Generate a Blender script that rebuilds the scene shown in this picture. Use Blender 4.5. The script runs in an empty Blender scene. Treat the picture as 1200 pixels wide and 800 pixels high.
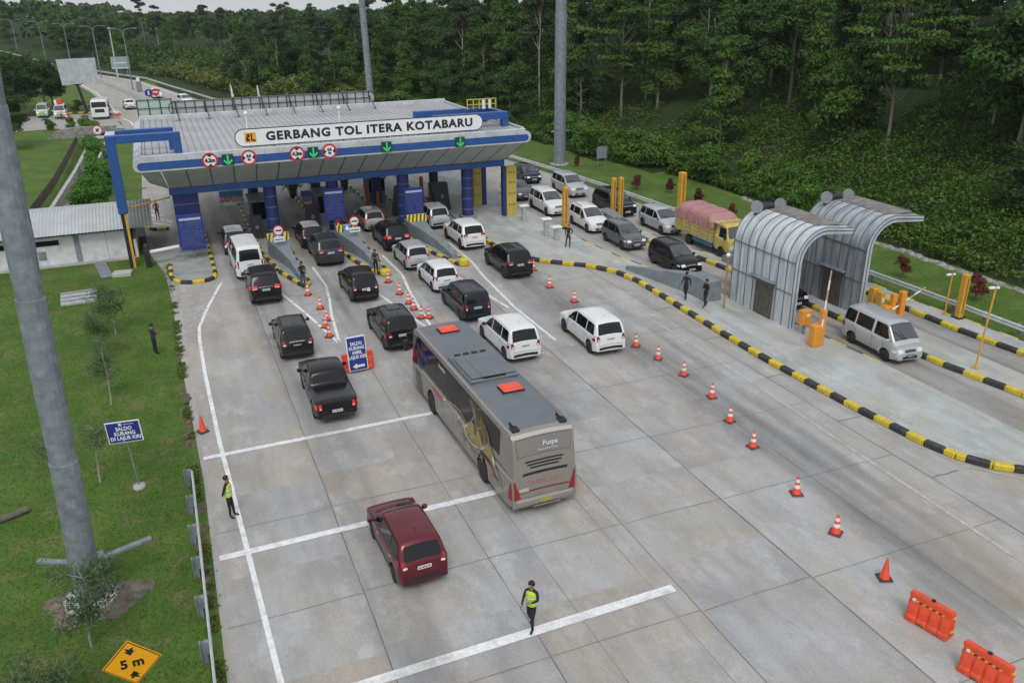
import bpy, bmesh, math, random
import numpy as np
from mathutils import Vector, Matrix, noise
SC = bpy.context.scene
COL = SC.collection
R = math.radians
# ------------------------------------------------------------------ camera
CAM_H, FPX = 17.0, 988.49
YAW, PITCH, ROLL = 0.385885, 0.392903, 0.011508
def _basis():
    cy, sy, cp, sp, cr, sr = (math.cos(YAW), math.sin(YAW), math.cos(PITCH), math.sin(PITCH), math.cos(ROLL), math.sin(ROLL))
    fwd = Vector((sy*cp, cy*cp, -sp)); right = Vector((cy, -sy, 0)); down = fwd.cross(right)
    return cr*right + sr*down, -sr*right + cr*down, fwd
CR, CD, CF = _basis()
cam_d = bpy.data.cameras.new('camera'); cam = bpy.data.objects.new('camera', cam_d); COL.objects.link(cam)
cam_d.sensor_width = 36; cam_d.lens = 36*FPX/1200; cam_d.clip_end = 6000; cam_d.clip_start = .2
mw = Matrix.Identity(4)
for i in range(3):
    mw[i][0], mw[i][1], mw[i][2] = CR[i], -CD[i], -CF[i]
mw[0][3], mw[1][3], mw[2][3] = 0, 0, CAM_H
cam.matrix_world = mw
SC.camera = cam
def at(px, py, z=0.0):
    "ground point seen at a pixel of the 1200x800 photograph"
    d = CR*((px-600)/FPX) + CD*((py-400)/FPX) + CF
    t = (z-CAM_H)/d.z
    return Vector((d.x*t, d.y*t, z))
# ------------------------------------------------------------------ world, sun, exposure
SUN_EL, SUN_AZ = R(52), R(200)      # azimuth clockwise from +Y
w = bpy.data.worlds.new('World'); SC.world = w; w.use_nodes = True
nt = w.node_tree; bg = nt.nodes['Background']
sky = nt.nodes.new('ShaderNodeTexSky'); sky.sky_type = 'NISHITA'; sky.sun_disc = False
sky.sun_elevation = SUN_EL; sky.sun_rotation = SUN_AZ; sky.air_density = 1.0; sky.dust_density = 3.0; sky.ozone_density = 1.0
tcw = nt.nodes.new('ShaderNodeTexCoord'); sxw = nt.nodes.new('ShaderNodeSeparateXYZ'); cxw = nt.nodes.new('ShaderNodeCombineXYZ'); mxw = nt.nodes.new('ShaderNodeMath'); mxw.operation = 'MAXIMUM'; mxw.inputs[1].default_value = .03
nt.links.new(tcw.outputs['Generated'], sxw.inputs[0]); nt.links.new(sxw.outputs[0], cxw.inputs[0]); nt.links.new(sxw.outputs[1], cxw.inputs[1]); nt.links.new(sxw.outputs[2], mxw.inputs[0]); nt.links.new(mxw.outputs[0], cxw.inputs[2]); nt.links.new(cxw.outputs[0], sky.inputs[0])   # horizon haze colour carries on below the horizon
# overcast: the cloud deck evens the sky's colour out
hs = nt.nodes.new('ShaderNodeHueSaturation'); hs.inputs['Saturation'].default_value = .45
nt.links.new(sky.outputs[0], hs.inputs['Color']); 
ncl = nt.nodes.new('ShaderNodeTexNoise'); ncl.inputs['Scale'].default_value = 2.2; ncl.inputs['Detail'].default_value = 5; nt.links.new(cxw.outputs[0], ncl.inputs[0])
rcl = nt.nodes.new('ShaderNodeMix'); rcl.data_type = 'RGBA'; rcl.inputs[6].default_value = (4.4, 4.7, 5.1, 1); rcl.inputs[7].default_value = (6.6, 6.9, 7.2, 1); nt.links.new(ncl.outputs[0], rcl.inputs[0])
mcl = nt.nodes.new('ShaderNodeMix'); mcl.data_type = 'RGBA'; mcl.inputs[0].default_value = .62; nt.links.new(hs.outputs[0], mcl.inputs[6]); nt.links.new(rcl.outputs[2], mcl.inputs[7]); nt.links.new(mcl.outputs[2], bg.inputs[0])
bg.inputs[1].default_value = 0.105
sd = bpy.data.lights.new('sun', 'SUN'); sd.energy = 0.9; sd.angle = R(24); sd.color = (1, .975, .94)
so = bpy.data.objects.new('sun', sd); COL.objects.link(so)
sdir = Vector((math.sin(SUN_AZ)*math.cos(SUN_EL), math.cos(SUN_AZ)*math.cos(SUN_EL), math.sin(SUN_EL)))
so.rotation_euler = sdir.to_track_quat('Z', 'Y').to_euler(); so.location = (0, -20, 60)
SC.view_settings.view_transform = 'Standard'; SC.view_settings.look = 'None'
SC.view_settings.exposure = 0.5; SC.view_settings.gamma = 1
SC.cycles.max_bounces = 6; SC.cycles.diffuse_bounces = 3; SC.cycles.glossy_bounces = 3; SC.cycles.transmission_bounces = 3
SC.cycles.volume_bounces = 0; SC.cycles.transparent_max_bounces = 24
random.seed(7)
# ------------------------------------------------------------------ materials
MATS = {}
def mat(name, col, rough=.6, metal=0, var=.0, vscale=3.0, bump=0, bscale=20, coat=0, emit=None, dirt=None, dscale=1.0, spec=.5, stretch=None):
    "principled material with world-size noise: var = lightness variation, dirt = (colour, amount)"
    if name in MATS: return MATS[name]
    m = bpy.data.materials.new(name); m.use_nodes = True; t = m.node_tree; n = t.nodes; l = t.links
    p = n['Principled BSDF']; p.inputs['Roughness'].default_value = rough; p.inputs['Metallic'].default_value = metal
    p.inputs['Coat Weight'].default_value = coat; p.inputs['Specular IOR Level'].default_value = spec
    c = (*col, 1); p.inputs['Base Color'].default_value = c
    src = None
    if var or dirt or bump:
        tc = n.new('ShaderNodeTexCoord'); mp = n.new('ShaderNodeMapping'); l.new(tc.outputs['Object'], mp.inputs[0])
        if stretch: mp.inputs['Scale'].default_value = stretch
    if var:
        nz = n.new('ShaderNodeTexNoise'); nz.inputs['Scale'].default_value = vscale; nz.inputs['Detail'].default_value = 6; nz.inputs['Roughness'].default_value = .6
        l.new(mp.outputs[0], nz.inputs[0])
        mr = n.new('ShaderNodeMapRange'); mr.inputs[1].default_value = .3; mr.inputs[2].default_value = .7
        mr.inputs[3].default_value = 1-var; mr.inputs[4].default_value = 1+var; l.new(nz.outputs[0], mr.inputs[0])
        mx = n.new('ShaderNodeMix'); mx.data_type = 'RGBA'; mx.blend_type = 'MULTIPLY'; mx.inputs[0].default_value = 1
        mx.inputs[6].default_value = c; l.new(mr.outputs[0], mx.inputs[7]); src = mx.outputs[2]
    if dirt:
        nz = n.new('ShaderNodeTexNoise'); nz.inputs['Scale'].default_value = dscale; nz.inputs['Detail'].default_value = 8; nz.inputs['Roughness'].default_value = .65
        l.new(mp.outputs[0], nz.inputs[0])
        mr = n.new('ShaderNodeMapRange'); mr.inputs[1].default_value = .48; mr.inputs[2].default_value = .72
        mr.inputs[3].default_value = 0; mr.inputs[4].default_value = dirt[1]; l.new(nz.outputs[0], mr.inputs[0])
        mx = n.new('ShaderNodeMix'); mx.data_type = 'RGBA'; l.new(mr.outputs[0], mx.inputs[0])
        if src: l.new(src, mx.inputs[6])
        else: mx.inputs[6].default_value = c
        mx.inputs[7].default_value = (*dirt[0], 1); src = mx.outputs[2]
    if src: l.new(src, p.inputs['Base Color'])
    if bump:
        nb = n.new('ShaderNodeTexNoise'); nb.inputs['Scale'].default_value = bscale; nb.inputs['Detail'].default_value = 4; l.new(mp.outputs[0], nb.inputs[0])
        b = n.new('ShaderNodeBump'); b.inputs['Strength'].default_value = bump; b.inputs['Distance'].default_value = .02
        l.new(nb.outputs[0], b.inputs['Height']); l.new(b.outputs[0], p.inputs['Normal'])
    if emit: p.inputs['Emission Color'].default_value = (*emit[0], 1); p.inputs['Emission Strength'].default_value = emit[1]
    MATS[name] = m; return m
def concrete(name, col, stain=.5, warm=.4, seed=0.0, tyres=None):
    "poured road concrete: mottled, with long streaks of wear down the lanes (Y)"
    m = bpy.data.materials.new(name); m.use_nodes = True; t = m.node_tree; n = t.nodes; l = t.links; p = n['Principled BSDF']
    p.inputs['Roughness'].default_value = .82; p.inputs['Specular IOR Level'].default_value = .35
    tc = n.new('ShaderNodeTexCoord')
    def nz(scale, sc=(1, 1, 1), det=6, ro=.6, off=0):
        mp = n.new('ShaderNodeMapping'); mp.inputs['Scale'].default_value = sc; mp.inputs['Location'].default_value = (off+seed, off*1.7, 0)
        l.new(tc.outputs['Object'], mp.inputs[0]); x = n.new('ShaderNodeTexNoise'); x.inputs['Scale'].default_value = scale
        x.inputs['Detail'].default_value = det; x.inputs['Roughness'].default_value = ro; l.new(mp.outputs[0], x.inputs[0]); return x.outputs[0]
    def rng(s, a, b, c, d):
        x = n.new('ShaderNodeMapRange'); x.inputs[1].default_value = a; x.inputs[2].default_value = b; x.inputs[3].default_value = c; x.inputs[4].default_value = d
        l.new(s, x.inputs[0]); return x.outputs[0]
    def mix(f, a, b, mode='MIX'):
        x = n.new('ShaderNodeMix'); x.data_type = 'RGBA'; x.blend_type = mode
        for v, i in ((f, 0), (a, 6), (b, 7)):
            if isinstance(v, (int, float)): x.inputs[i].default_value = v
            elif isinstance(v, tuple): x.inputs[i].default_value = (*v, 1)
            else: l.new(v, x.inputs[i])
        return x.outputs[2]
    base = mix(rng(nz(.30, (1, .6, 1), 8, .68), .42, .58, 0, 1), (col[0]*1.05, col[1]*1.05, col[2]*1.05), (col[0]*1.04, col[1]*.95, col[2]*.84))
    base = mix(rng(nz(.62, (1, .5, 1), 9, .68, 3), .46, .66, 0, stain), base, (col[0]*.62, col[1]*.62, col[2]*.62))
    base = mix(rng(nz(1.0, (1.5, .12, 1), 6, .55, 7), .48, .72, 0, stain*.9), base, (col[0]*.60, col[1]*.60, col[2]*.63))
    base = mix(rng(nz(.5, (1, .35, 1), 10, .74, 11), .52, .66, 0, warm), base, (col[0]*.80, col[1]*.66, col[2]*.50))
    base = mix(rng(nz(.75, (1, .6, 1), 10, .74, 19), .52, .64, 0, .5), base, (min(1, col[0]*1.35), min(1, col[1]*1.35), min(1, col[2]*1.35)))
    base = mix(rng(nz(2.6, (1, .5, 1), 9, .75, 31), .60, .72, 0, .55), base, (col[0]*.55, col[1]*.54, col[2]*.52))
    base = mix(1.0, base, rng(nz(14, (1, 1, 1), 5, .7, 2), .25, .75, .84, 1.14), 'MULTIPLY')
    l.new(base, p.inputs['Base Color'])
    b = n.new('ShaderNodeBump'); b.inputs['Strength'].default_value = .25; b.inputs['Distance'].default_value = .01; l.new(nz(30), b.inputs['Height']); l.new(b.outputs[0], p.inputs['Normal'])
    return m
def grass_mat(name, g1, g2, dry, scale=.35):
    m = bpy.data.materials.new(name); m.use_nodes = True; t = m.node_tree; n = t.nodes; l = t.links; p = n['Principled BSDF']
    p.inputs['Roughness'].default_value = .9; p.inputs['Specular IOR Level'].default_value = .15
    tc = n.new('ShaderNodeTexCoord')
    def ramp(scale, a, b, det=7, ro=.65):
        x = n.new('ShaderNodeTexNoise'); x.inputs['Scale'].default_value = scale; x.inputs['Detail'].default_value = det; x.inputs['Roughness'].default_value = ro
        l.new(tc.outputs['Object'], x.inputs[0]); r = n.new('ShaderNodeMapRange'); r.inputs[1].default_value = a; r.inputs[2].default_value = b; l.new(x.outputs[0], r.inputs[0]); return r.outputs[0]
    def mix(f, a, b, mode='MIX', k=None):
        x = n.new('ShaderNodeMix'); x.data_type = 'RGBA'; x.blend_type = mode
        if isinstance(f, float): x.inputs[0].default_value = f
        else: l.new(f, x.inputs[0])
        for v, i in ((a, 6), (b, 7)):
            if isinstance(v, tuple): x.inputs[i].default_value = (*v, 1)
            else: l.new(v, x.inputs[i])
        return x.outputs[2]
    c = mix(ramp(scale, .38, .62), g1, g2); c = mix(ramp(scale*2.3, .52, .72), c, dry)
    r2 = n.new('ShaderNodeMapRange'); r2.inputs[3].default_value = .6; r2.inputs[4].default_value = 1.35; l.new(ramp(9, .3, .7, 6, .8), r2.inputs[0])
    c = mix(1.0, c, r2.outputs[0], 'MULTIPLY'); l.new(c, p.inputs['Base Color'])
    b = n.new('ShaderNodeBump'); b.inputs['Strength'].default_value = .7; b.inputs['Distance'].default_value = .05; l.new(ramp(12, 0, 1), b.inputs['Height']); l.new(b.outputs[0], p.inputs['Normal'])
    return m
def leaf_mat(name, dark, light, trans=.18):
    m = bpy.data.materials.new(name); m.use_nodes = True; t = m.node_tree; n = t.nodes; l = t.links; p = n['Principled BSDF']
    p.inputs['Roughness'].default_value = .6; p.inputs['Specular IOR Level'].default_value = .25
    g = n.new('ShaderNodeNewGeometry'); oi = n.new('ShaderNodeObjectInfo')
    tc = n.new('ShaderNodeTexCoord'); nz = n.new('ShaderNodeTexNoise'); nz.inputs['Scale'].default_value = .45; nz.inputs['Detail'].default_value = 3; l.new(tc.outputs['Object'], nz.inputs[0])
    a = n.new('ShaderNodeMath'); a.operation = 'MULTIPLY'; a.inputs[1].default_value = .5; l.new(g.outputs['Random Per Island'], a.inputs[0])
    b = n.new('ShaderNodeMath'); b.operation = 'MULTIPLY_ADD'; b.inputs[1].default_value = .7; l.new(nz.outputs[0], b.inputs[0]); l.new(a.outputs[0], b.inputs[2])
    c = n.new('ShaderNodeMath'); c.operation = 'MULTIPLY_ADD'; c.inputs[1].default_value = .35; l.new(oi.outputs['Random'], c.inputs[0]); l.new(b.outputs[0], c.inputs[2])
    s = n.new('ShaderNodeMapRange'); s.inputs[1].default_value = .35; s.inputs[2].default_value = 1.15; l.new(c.outputs[0], s.inputs[0])
    mx = n.new('ShaderNodeMix'); mx.data_type = 'RGBA'; l.new(s.outputs[0], mx.inputs[0]); mx.inputs[6].default_value = (*dark, 1); mx.inputs[7].default_value = (*light, 1)
    l.new(mx.outputs[2], p.inputs['Base Color'])
    tr = n.new('ShaderNodeBsdfTranslucent'); l.new(mx.outputs[2], tr.inputs[0]); ms = n.new('ShaderNodeMixShader'); ms.inputs[0].default_value = trans
    l.new(p.outputs[0], ms.inputs[1]); l.new(tr.outputs[0], ms.inputs[2]); l.new(ms.outputs[0], n['Material Output'].inputs[0])
    return m
# ------------------------------------------------------------------ mesh helpers
class MB:
    def __init__(s): s.v = []; s.f = []; s.m = []; s.mats = []; s.sm = []
    def mi(s, m):
        if m not in s.mats: s.mats.append(m)
        return s.mats.index(m)
    def add(s, vs, fs, m=None, smooth=False, T=None):
        o = len(s.v)
        s.v += [tuple(T @ Vector(v)) if T is not None else tuple(v) for v in vs]
        k = s.mi(m)
        for f in fs: s.f.append([i+o for i in f]); s.m.append(k); s.sm.append(smooth)
        return s
    def box(s, x0, y0, z0, x1, y1, z1, m=None, T=None, bev=0):
        if bev:
            b = min(bev, (x1-x0)*.45, (y1-y0)*.45, (z1-z0)*.45); vs = []; fs = []
            # chamfered box
            for sx in (0, 1):
                for sy in (0, 1):
                    for sz in (0, 1):
                        X = (x0, x1)[sx]; Y = (y0, y1)[sy]; Z = (z0, z1)[sz]; dx = b*(1-2*sx); dy = b*(1-2*sy); dz = b*(1-2*sz)
                        vs += [(X, Y+dy, Z+dz), (X+dx, Y, Z+dz), (X+dx, Y+dy, Z)]
            def q(a, c, d, e): fs.append((a, c, d, e))
            I = lambda sx, sy, sz, k: (sx*4+sy*2+sz)*3+k
            q(I(0,0,0,0), I(0,0,1,0), I(0,1,1,0), I(0,1,0,0)); q(I(1,0,0,0), I(1,1,0,0), I(1,1,1,0), I(1,0,1,0))
            q(I(0,0,0,1), I(1,0,0,1), I(1,0,1,1), I(0,0,1,1)); q(I(0,1,0,1), I(0,1,1,1), I(1,1,1,1), I(1,1,0,1))
            q(I(0,0,0,2), I(0,1,0,2), I(1,1,0,2), I(1,0,0,2)); q(I(0,0,1,2), I(1,0,1,2), I(1,1,1,2), I(0,1,1,2))
            for a in (0, 1):
                for c in (0, 1):
                    q(I(a,c,0,0), I(a,c,0,1), I(a,c,1,1), I(a,c,1,0)); q(I(a,0,c,0), I(a,1,c,0), I(a,1,c,2), I(a,0,c,2)); q(I(0,a,c,1), I(0,a,c,2), I(1,a,c,2), I(1,a,c,1))
            for i in range(8): fs.append((3*i, 3*i+1, 3*i+2))
            return s.add(vs, fs, m, False, T)
        vs = [(x0,y0,z0),(x1,y0,z0),(x1,y1,z0),(x0,y1,z0),(x0,y0,z1),(x1,y0,z1),(x1,y1,z1),(x0,y1,z1)]
        return s.add(vs, [(0,3,2,1),(4,5,6,7),(0,1,5,4),(1,2,6,5),(2,3,7,6),(3,0,4,7)], m, False, T)
    def prism(s, pts, z0, z1, m=None, T=None, top=None):
        n = len(pts); vs = [(p[0], p[1], z0) for p in pts]+[(p[0], p[1], z1) for p in pts]
        ar = sum(pts[i][0]*pts[(i+1) % n][1]-pts[(i+1) % n][0]*pts[i][1] for i in range(n))
        side = [(i, (i+1) % n, (i+1) % n+n, i+n) for i in range(n)]; t = [tuple(range(n, 2*n))]; b = [tuple(range(n-1, -1, -1))]
        if ar < 0: side = [f[::-1] for f in side]; t = [t[0][::-1]]; b = [b[0][::-1]]
        s.add(vs, side+b, m, False, T); o = len(s.v)-2*n
        for f in t: s.f.append([i+o for i in f]); s.m.append(s.mi(top or m)); s.sm.append(False)
        return s
    def tube(s, p0, p1, r0, r1=None, n=10, m=None, cap=True, T=None, smooth=True):
        r1 = r0 if r1 is None else r1; a = Vector(p0); b = Vector(p1); d = (b-a).normalized()
        u = d.orthogonal().normalized(); w_ = d.cross(u); vs = []
        for P, r in ((a, r0), (b, r1)):
            for i in range(n): A = 2*math.pi*i/n; vs.append(tuple(P+u*(r*math.cos(A))+w_*(r*math.sin(A))))
        s.add(vs, [(i, (i+1) % n, (i+1) % n+n, i+n) for i in range(n)], m, smooth, T)
        if cap: s.add(vs, [tuple(range(n-1, -1, -1)), tuple(range(n, 2*n))], m, False, T)
        return s
    def path(s, pts, r, n=6, m=None):
        for a, b in zip(pts[:-1], pts[1:]): s.tube(a, b, r, r, n, m)
        return s
    def lathe(s, prof, n=16, m=None, axis='z', T=None, smooth=True):
        vs = []
        for (r, h) in prof:
            for i in range(n):
                A = 2*math.pi*i/n; c, d = r*math.cos(A), r*math.sin(A)
                vs.append((c, d, h) if axis == 'z' else ((h, c, d) if axis == 'x' else (c, h, d)))
        fs = []
        for j in range(len(prof)-1):
            for i in range(n): k = (i+1) % n; fs.append((j*n+i, j*n+k, (j+1)*n+k, (j+1)*n+i))
        if prof[0][0] > 0: fs.append(tuple(range(n-1, -1, -1)))
        if prof[-1][0] > 0: fs.append(tuple((len(prof)-1)*n+i for i in range(n)))
        return s.add(vs, fs, m, smooth, T)
    def grid(s, rows, m=None, smooth=True, T=None, close=False):
        nr, nc = len(rows), len(rows[0]); vs = [p for r in rows for p in r]; fs = []
        for j in range(nr-1):
            for i in range(nc-1 if not close else nc): k = (i+1) % nc; fs.append((j*nc+i, j*nc+k, (j+1)*nc+k, (j+1)*nc+i))
        return s.add(vs, fs, m, smooth, T)
    def build(s, name, parent=None, loc=None, rz=None, sharp=None):
        me = bpy.data.meshes.new(name); me.from_pydata(s.v, [], s.f)
        for m in s.mats: me.materials.append(m)
        me.polygons.foreach_set('material_index', s.m); me.polygons.foreach_set('use_smooth', s.sm)
        me.update(); me.validate()
        if sharp: me.set_sharp_from_angle(angle=R(sharp))
        o = bpy.data.objects.new(name, me); COL.objects.link(o)
        if parent: o.parent = parent
        if loc is not None: o.location = loc
        if rz is not None: o.rotation_euler = (0, 0, rz)
        return o
def tag(o, label=None, cat=None, group=None, kind=None):
    if label: o['label'] = label
    if cat: o['category'] = cat
    if group: o['group'] = group
    if kind: o['kind'] = kind
    return o
def empty(name, loc, rz=0, label=None, cat=None, group=None):
    o = bpy.data.objects.new(name, None); COL.objects.link(o); o.location = loc; o.rotation_euler = (0, 0, rz); o.empty_display_size = .3
    return tag(o, label, cat, group)
def kids(o): return [c for c in bpy.data.objects if c.parent is o]
def copy_tree(o, loc, rz=0, label=None, group=None, scale=None):
    def rec(a, par):
        c = a.copy(); COL.objects.link(c); c.parent = par
        for k in CH.get(a.name, []): rec(k, c)
        return c
    CH = {}
    for x in [o]+kids(o)+[y for z in kids(o) for y in kids(z)]:
        if x.parent: CH.setdefault(x.parent.name, []).append(x)
    c = rec(o, None); c.location = loc; c.rotation_euler = (0, 0, rz)
    if scale: c.scale = scale
    if label: c['label'] = label
    if group: c['group'] = group
    return c
def text(name, s, size, m, parent, T, align='CENTER', ext=.004, bold=.0, sx=1.0, spacing=1.0):
    cu = bpy.data.curves.new(name, 'FONT'); cu.body = s; cu.size = size; cu.align_x = align; cu.align_y = 'CENTER'; cu.extrude = ext; cu.offset = bold; cu.resolution_u = 3
    cu.space_character = spacing; cu.space_line = .95
    tmp = bpy.data.objects.new('tmp', cu); COL.objects.link(tmp)
    bpy.context.view_layer.update()
    me = bpy.data.meshes.new_from_object(tmp.evaluated_get(bpy.context.evaluated_depsgraph_get()))
    bpy.data.objects.remove(tmp); bpy.data.curves.remove(cu)
    me.transform(T @ Matrix.Diagonal((sx, 1, 1, 1))); me.materials.clear(); me.materials.append(m); me.name = name
    o = bpy.data.objects.new(name, me); COL.objects.link(o)
    if parent: o.parent = parent
    return o
def face_T(x, y, z, yaw=0, tilt=0):
    "text plane standing upright facing -Y, turned by yaw about z and leaned back by tilt"
    return Matrix.Translation((x, y, z)) @ Matrix.Rotation(yaw, 4, 'Z') @ Matrix.Rotation(R(90)-tilt, 4, 'X')
M_ = dict(
    white_paint=mat('white paint', (.60, .61, .62), .6, var=.14, vscale=2, dirt=((.36, .36, .34), .6), dscale=1.2),
    road_white=mat('road marking white', (.74, .75, .75), .75, var=.14, vscale=5.0, dirt=((.36, .36, .35), .7), dscale=2.2),
    road_white_old=mat('worn road marking', (.42, .41, .39), .8, var=.25, vscale=3.5, dirt=((.26, .25, .24), .9), dscale=1.5),
    joint=mat('joint tar', (.16, .155, .15), .8, var=.3, vscale=1.2),
    joint_soft=mat('faint joint', (.22, .215, .21), .85, var=.3, vscale=.8),
    black=mat('black rubber', (.015, .015, .015), .7), glass=mat('tinted glass', (.008, .009, .011), .06, spec=.38),
    glass_lit=mat('clear glass', (.055, .065, .07), .05, spec=.9),
    chrome=mat('chrome', (.55, .55, .56), .18, 1), dark_metal=mat('dark metal', (.05, .05, .055), .45, .6),
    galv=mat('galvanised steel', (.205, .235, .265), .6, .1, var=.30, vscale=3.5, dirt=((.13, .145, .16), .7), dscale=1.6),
    steel_white=mat('pale guardrail steel', (.56, .60, .61), .45, .3, var=.15, vscale=2),
    red_lamp=mat('red lens', (.26, .008, .010), .22, coat=.5), red_lit=mat('lit brake light', (.6, .02, .015), .3, emit=((1, .06, .04), .12)),
    lamp=mat('clear lamp', (.65, .68, .70), .15, coat=.5), plate=mat('number plate', (.62, .63, .62), .5, var=.1, vscale=20), plate_ink=mat('plate ink', (.03, .03, .03), .6), plate_black=mat('black plate', (.02, .02, .02), .5),
    blue=mat('gate blue paint', (.015, .075, .27), .42, var=.12, vscale=1.5, dirt=((.05, .09, .22), .5), dscale=.9),
    navy=mat('column blue paint', (.018, .034, .155), .5, var=.15, vscale=2, dirt=((.03, .04, .12), .5), dscale=1.2),
    board_blue=mat('sign blue', (.018, .035, .24), .45), yellow=mat('kerb yellow paint', (.62, .47, .03), .6, var=.16, vscale=5, dirt=((.30, .24, .08), .6), dscale=3),
    kerb_black=mat('kerb black paint', (.032, .032, .034), .6, var=.3, vscale=5, dirt=((.12, .12, .11), .5), dscale=3),
    post_yellow=mat('post yellow', (.62, .33, .03), .5, var=.12, vscale=3, dirt=((.3, .18, .05), .5), dscale=2),
    orange=mat('barrier orange', (.72, .075, .025), .5, var=.08, vscale=3, dirt=((.35, .08, .05), .5), dscale=2.5),
    cone=mat('cone orange', (.70, .075, .03), .5, var=.06), refl=mat('reflective band', (.72, .70, .66), .4),
    grey_paint=mat('grey concrete paint', (.20, .235, .26), .7, var=.14, vscale=2, dirt=((.12, .13, .13), .6), dscale=1.5),
    deck=mat('island deck', (.30, .315, .30), .85, var=.16, vscale=1.2, dirt=((.17, .19, .18), .7), dscale=.55, bump=.3),
    clad=mat('aluminium cladding', (.52, .55, .57), .42, .2, var=.10, vscale=1.5, dirt=((.26, .29, .31), .55), dscale=.9),
    clad_dark=mat('panel seam', (.13, .145, .16), .6), soffit=mat('soffit panel', (.40, .41, .38), .6, var=.1, vscale=.8),
    roofsheet=mat('roof sheet', (.43, .44, .45), .45, .2, var=.10, vscale=.7, dirt=((.22, .21, .20), .6), dscale=.35),
    red=mat('signal red', (.55, .02, .03), .5), sign_white=mat('sign white', (.74, .75, .75), .5), ink=mat('sign black', (.015, .015, .02), .5),
    green_led=mat('green arrow light', (.03, .42, .16), .5, emit=((.1, 1, .42), .12)), green_box=mat('lamp housing', (.008, .05, .03), .5),
    wood=mat('timber', (.22, .17, .11), .8, var=.25, vscale=4), bark=mat('bark', (.16, .14, .11), .9, var=.3, vscale=5), bark_pale=mat('pale bark', (.30, .29, .26), .9, var=.3, vscale=3),
    stone=mat('rubble stone', (.27, .265, .25), .9, var=.4, vscale=2.5, bump=.8, bscale=6, dirt=((.10, .12, .07), .7), dscale=1.2),
    diamond=mat('diamond sign amber', (.80, .36, .01), .5, var=.04, vscale=6),
    concrete_pale=mat('pale precast', (.42, .42, .40), .8, var=.2, vscale=2, dirt=((.25, .25, .22), .6), dscale=1.5),
)
# ------------------------------------------------------------------ terrain
def sst(a, b, x):
    t = min(1, max(0, (x-a)/(b-a))); return t*t*(3-2*t)
RE = [(-10, 46.5), (45, 46.6), (67, 46.6), (80, 43.5), (97, 41.5), (112, 35), (128, 27), (143, 20), (153, 15.5), (168, 12), (185, 8), (206, 4), (220, -1), (234, -7), (247, -14), (278, -22), (320, -45), (370, -85)]
def xr(Y): return float(np.interp(Y, [a for a, b in RE], [b for a, b in RE]))
def hz(X, Y):
    "ground height: flat plaza, hill on the right, rise on the far left, a drain beside the plaza"
    z = 0.0
    if Y > -15:
        d = (X-xr(Y))*(1 if Y < 190 else .75)
        if d > 0:
            near = 1-sst(105, 190, Y)
            z += (11*sst(0, 38, d)+4*sst(38, 140, d))*near + (1-near)*(2.2*sst(0, 30, d)-1.5*sst(120, 400, d))
            z += .5*noise.noise(Vector((X*.12, Y*.12, 0)))*min(1, d/4)
    if Y > 105 and X < -12:
        z += 7*sst(0, 60, (-30-X)+(Y-150)*.12)*sst(120, 175, Y)
    z -= 5.5*sst(420, 640, Y)+40*sst(900, 1300, Y)+40*sst(700, 1200, X)
    if X < -10 and Y < 130: z += .9*sst(0, 14, -13-X)*sst(66, 76, Y)*(1-sst(118, 132, Y))
    # storm drain trench
    if 66 < Y < 127:
        xd = np.interp(Y, [66, 81, 100, 121, 127], [-9.6, -8.9, -8.0, -7.4, -7.3])
        k = sst(2.2, .8, abs(X-xd)) if abs(X-xd) < 2.2 else 0
        z -= 1.1*(1-sst(.7, 2.6, abs(X-xd)))*sst(66, 70, Y)*(1-sst(122.5, 124.5, Y))
    return z
xs = np.concatenate([np.linspace(-900, -120, 14), np.linspace(-105, -34, 20), np.arange(-32, -12, 1.2), np.arange(-12, -5, .45), np.arange(-5, 48, 2.0), np.arange(48, 110, 2.2), np.linspace(114, 300, 26), np.linspace(340, 1400, 14)])
ys = np.concatenate([np.linspace(-120, -10, 8), np.arange(-5, 250, 2.0), np.linspace(254, 420, 30), np.linspace(440, 2200, 26)])
mb = MB()
G_NEAR = grass_mat('mown grass', (.064, .125, .022), (.100, .168, .032), (.170, .155, .068))
G_WILD = grass_mat('wild ground', (.022, .042, .012), (.036, .060, .018), (.060, .052, .026), .22)
rows = [[(float(x), float(y), hz(float(x), float(y))) for x in xs] for y in ys]
mb.grid(rows, G_NEAR)
nc = len(xs)-1
wild = mb.mi(G_WILD)
for j in range(len(ys)-1):
    for i in range(nc):
        X, Y = xs[i], ys[j]
        if X > xr(Y)-.6 or Y > 125 and X > 0 or Y > 205 or (X < -30 and Y > 120): mb.m[j*nc+i] = wild
tag(mb.build('ground'), 'green mown grass around the plaza rising into wild ground', kind='structure')
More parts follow.
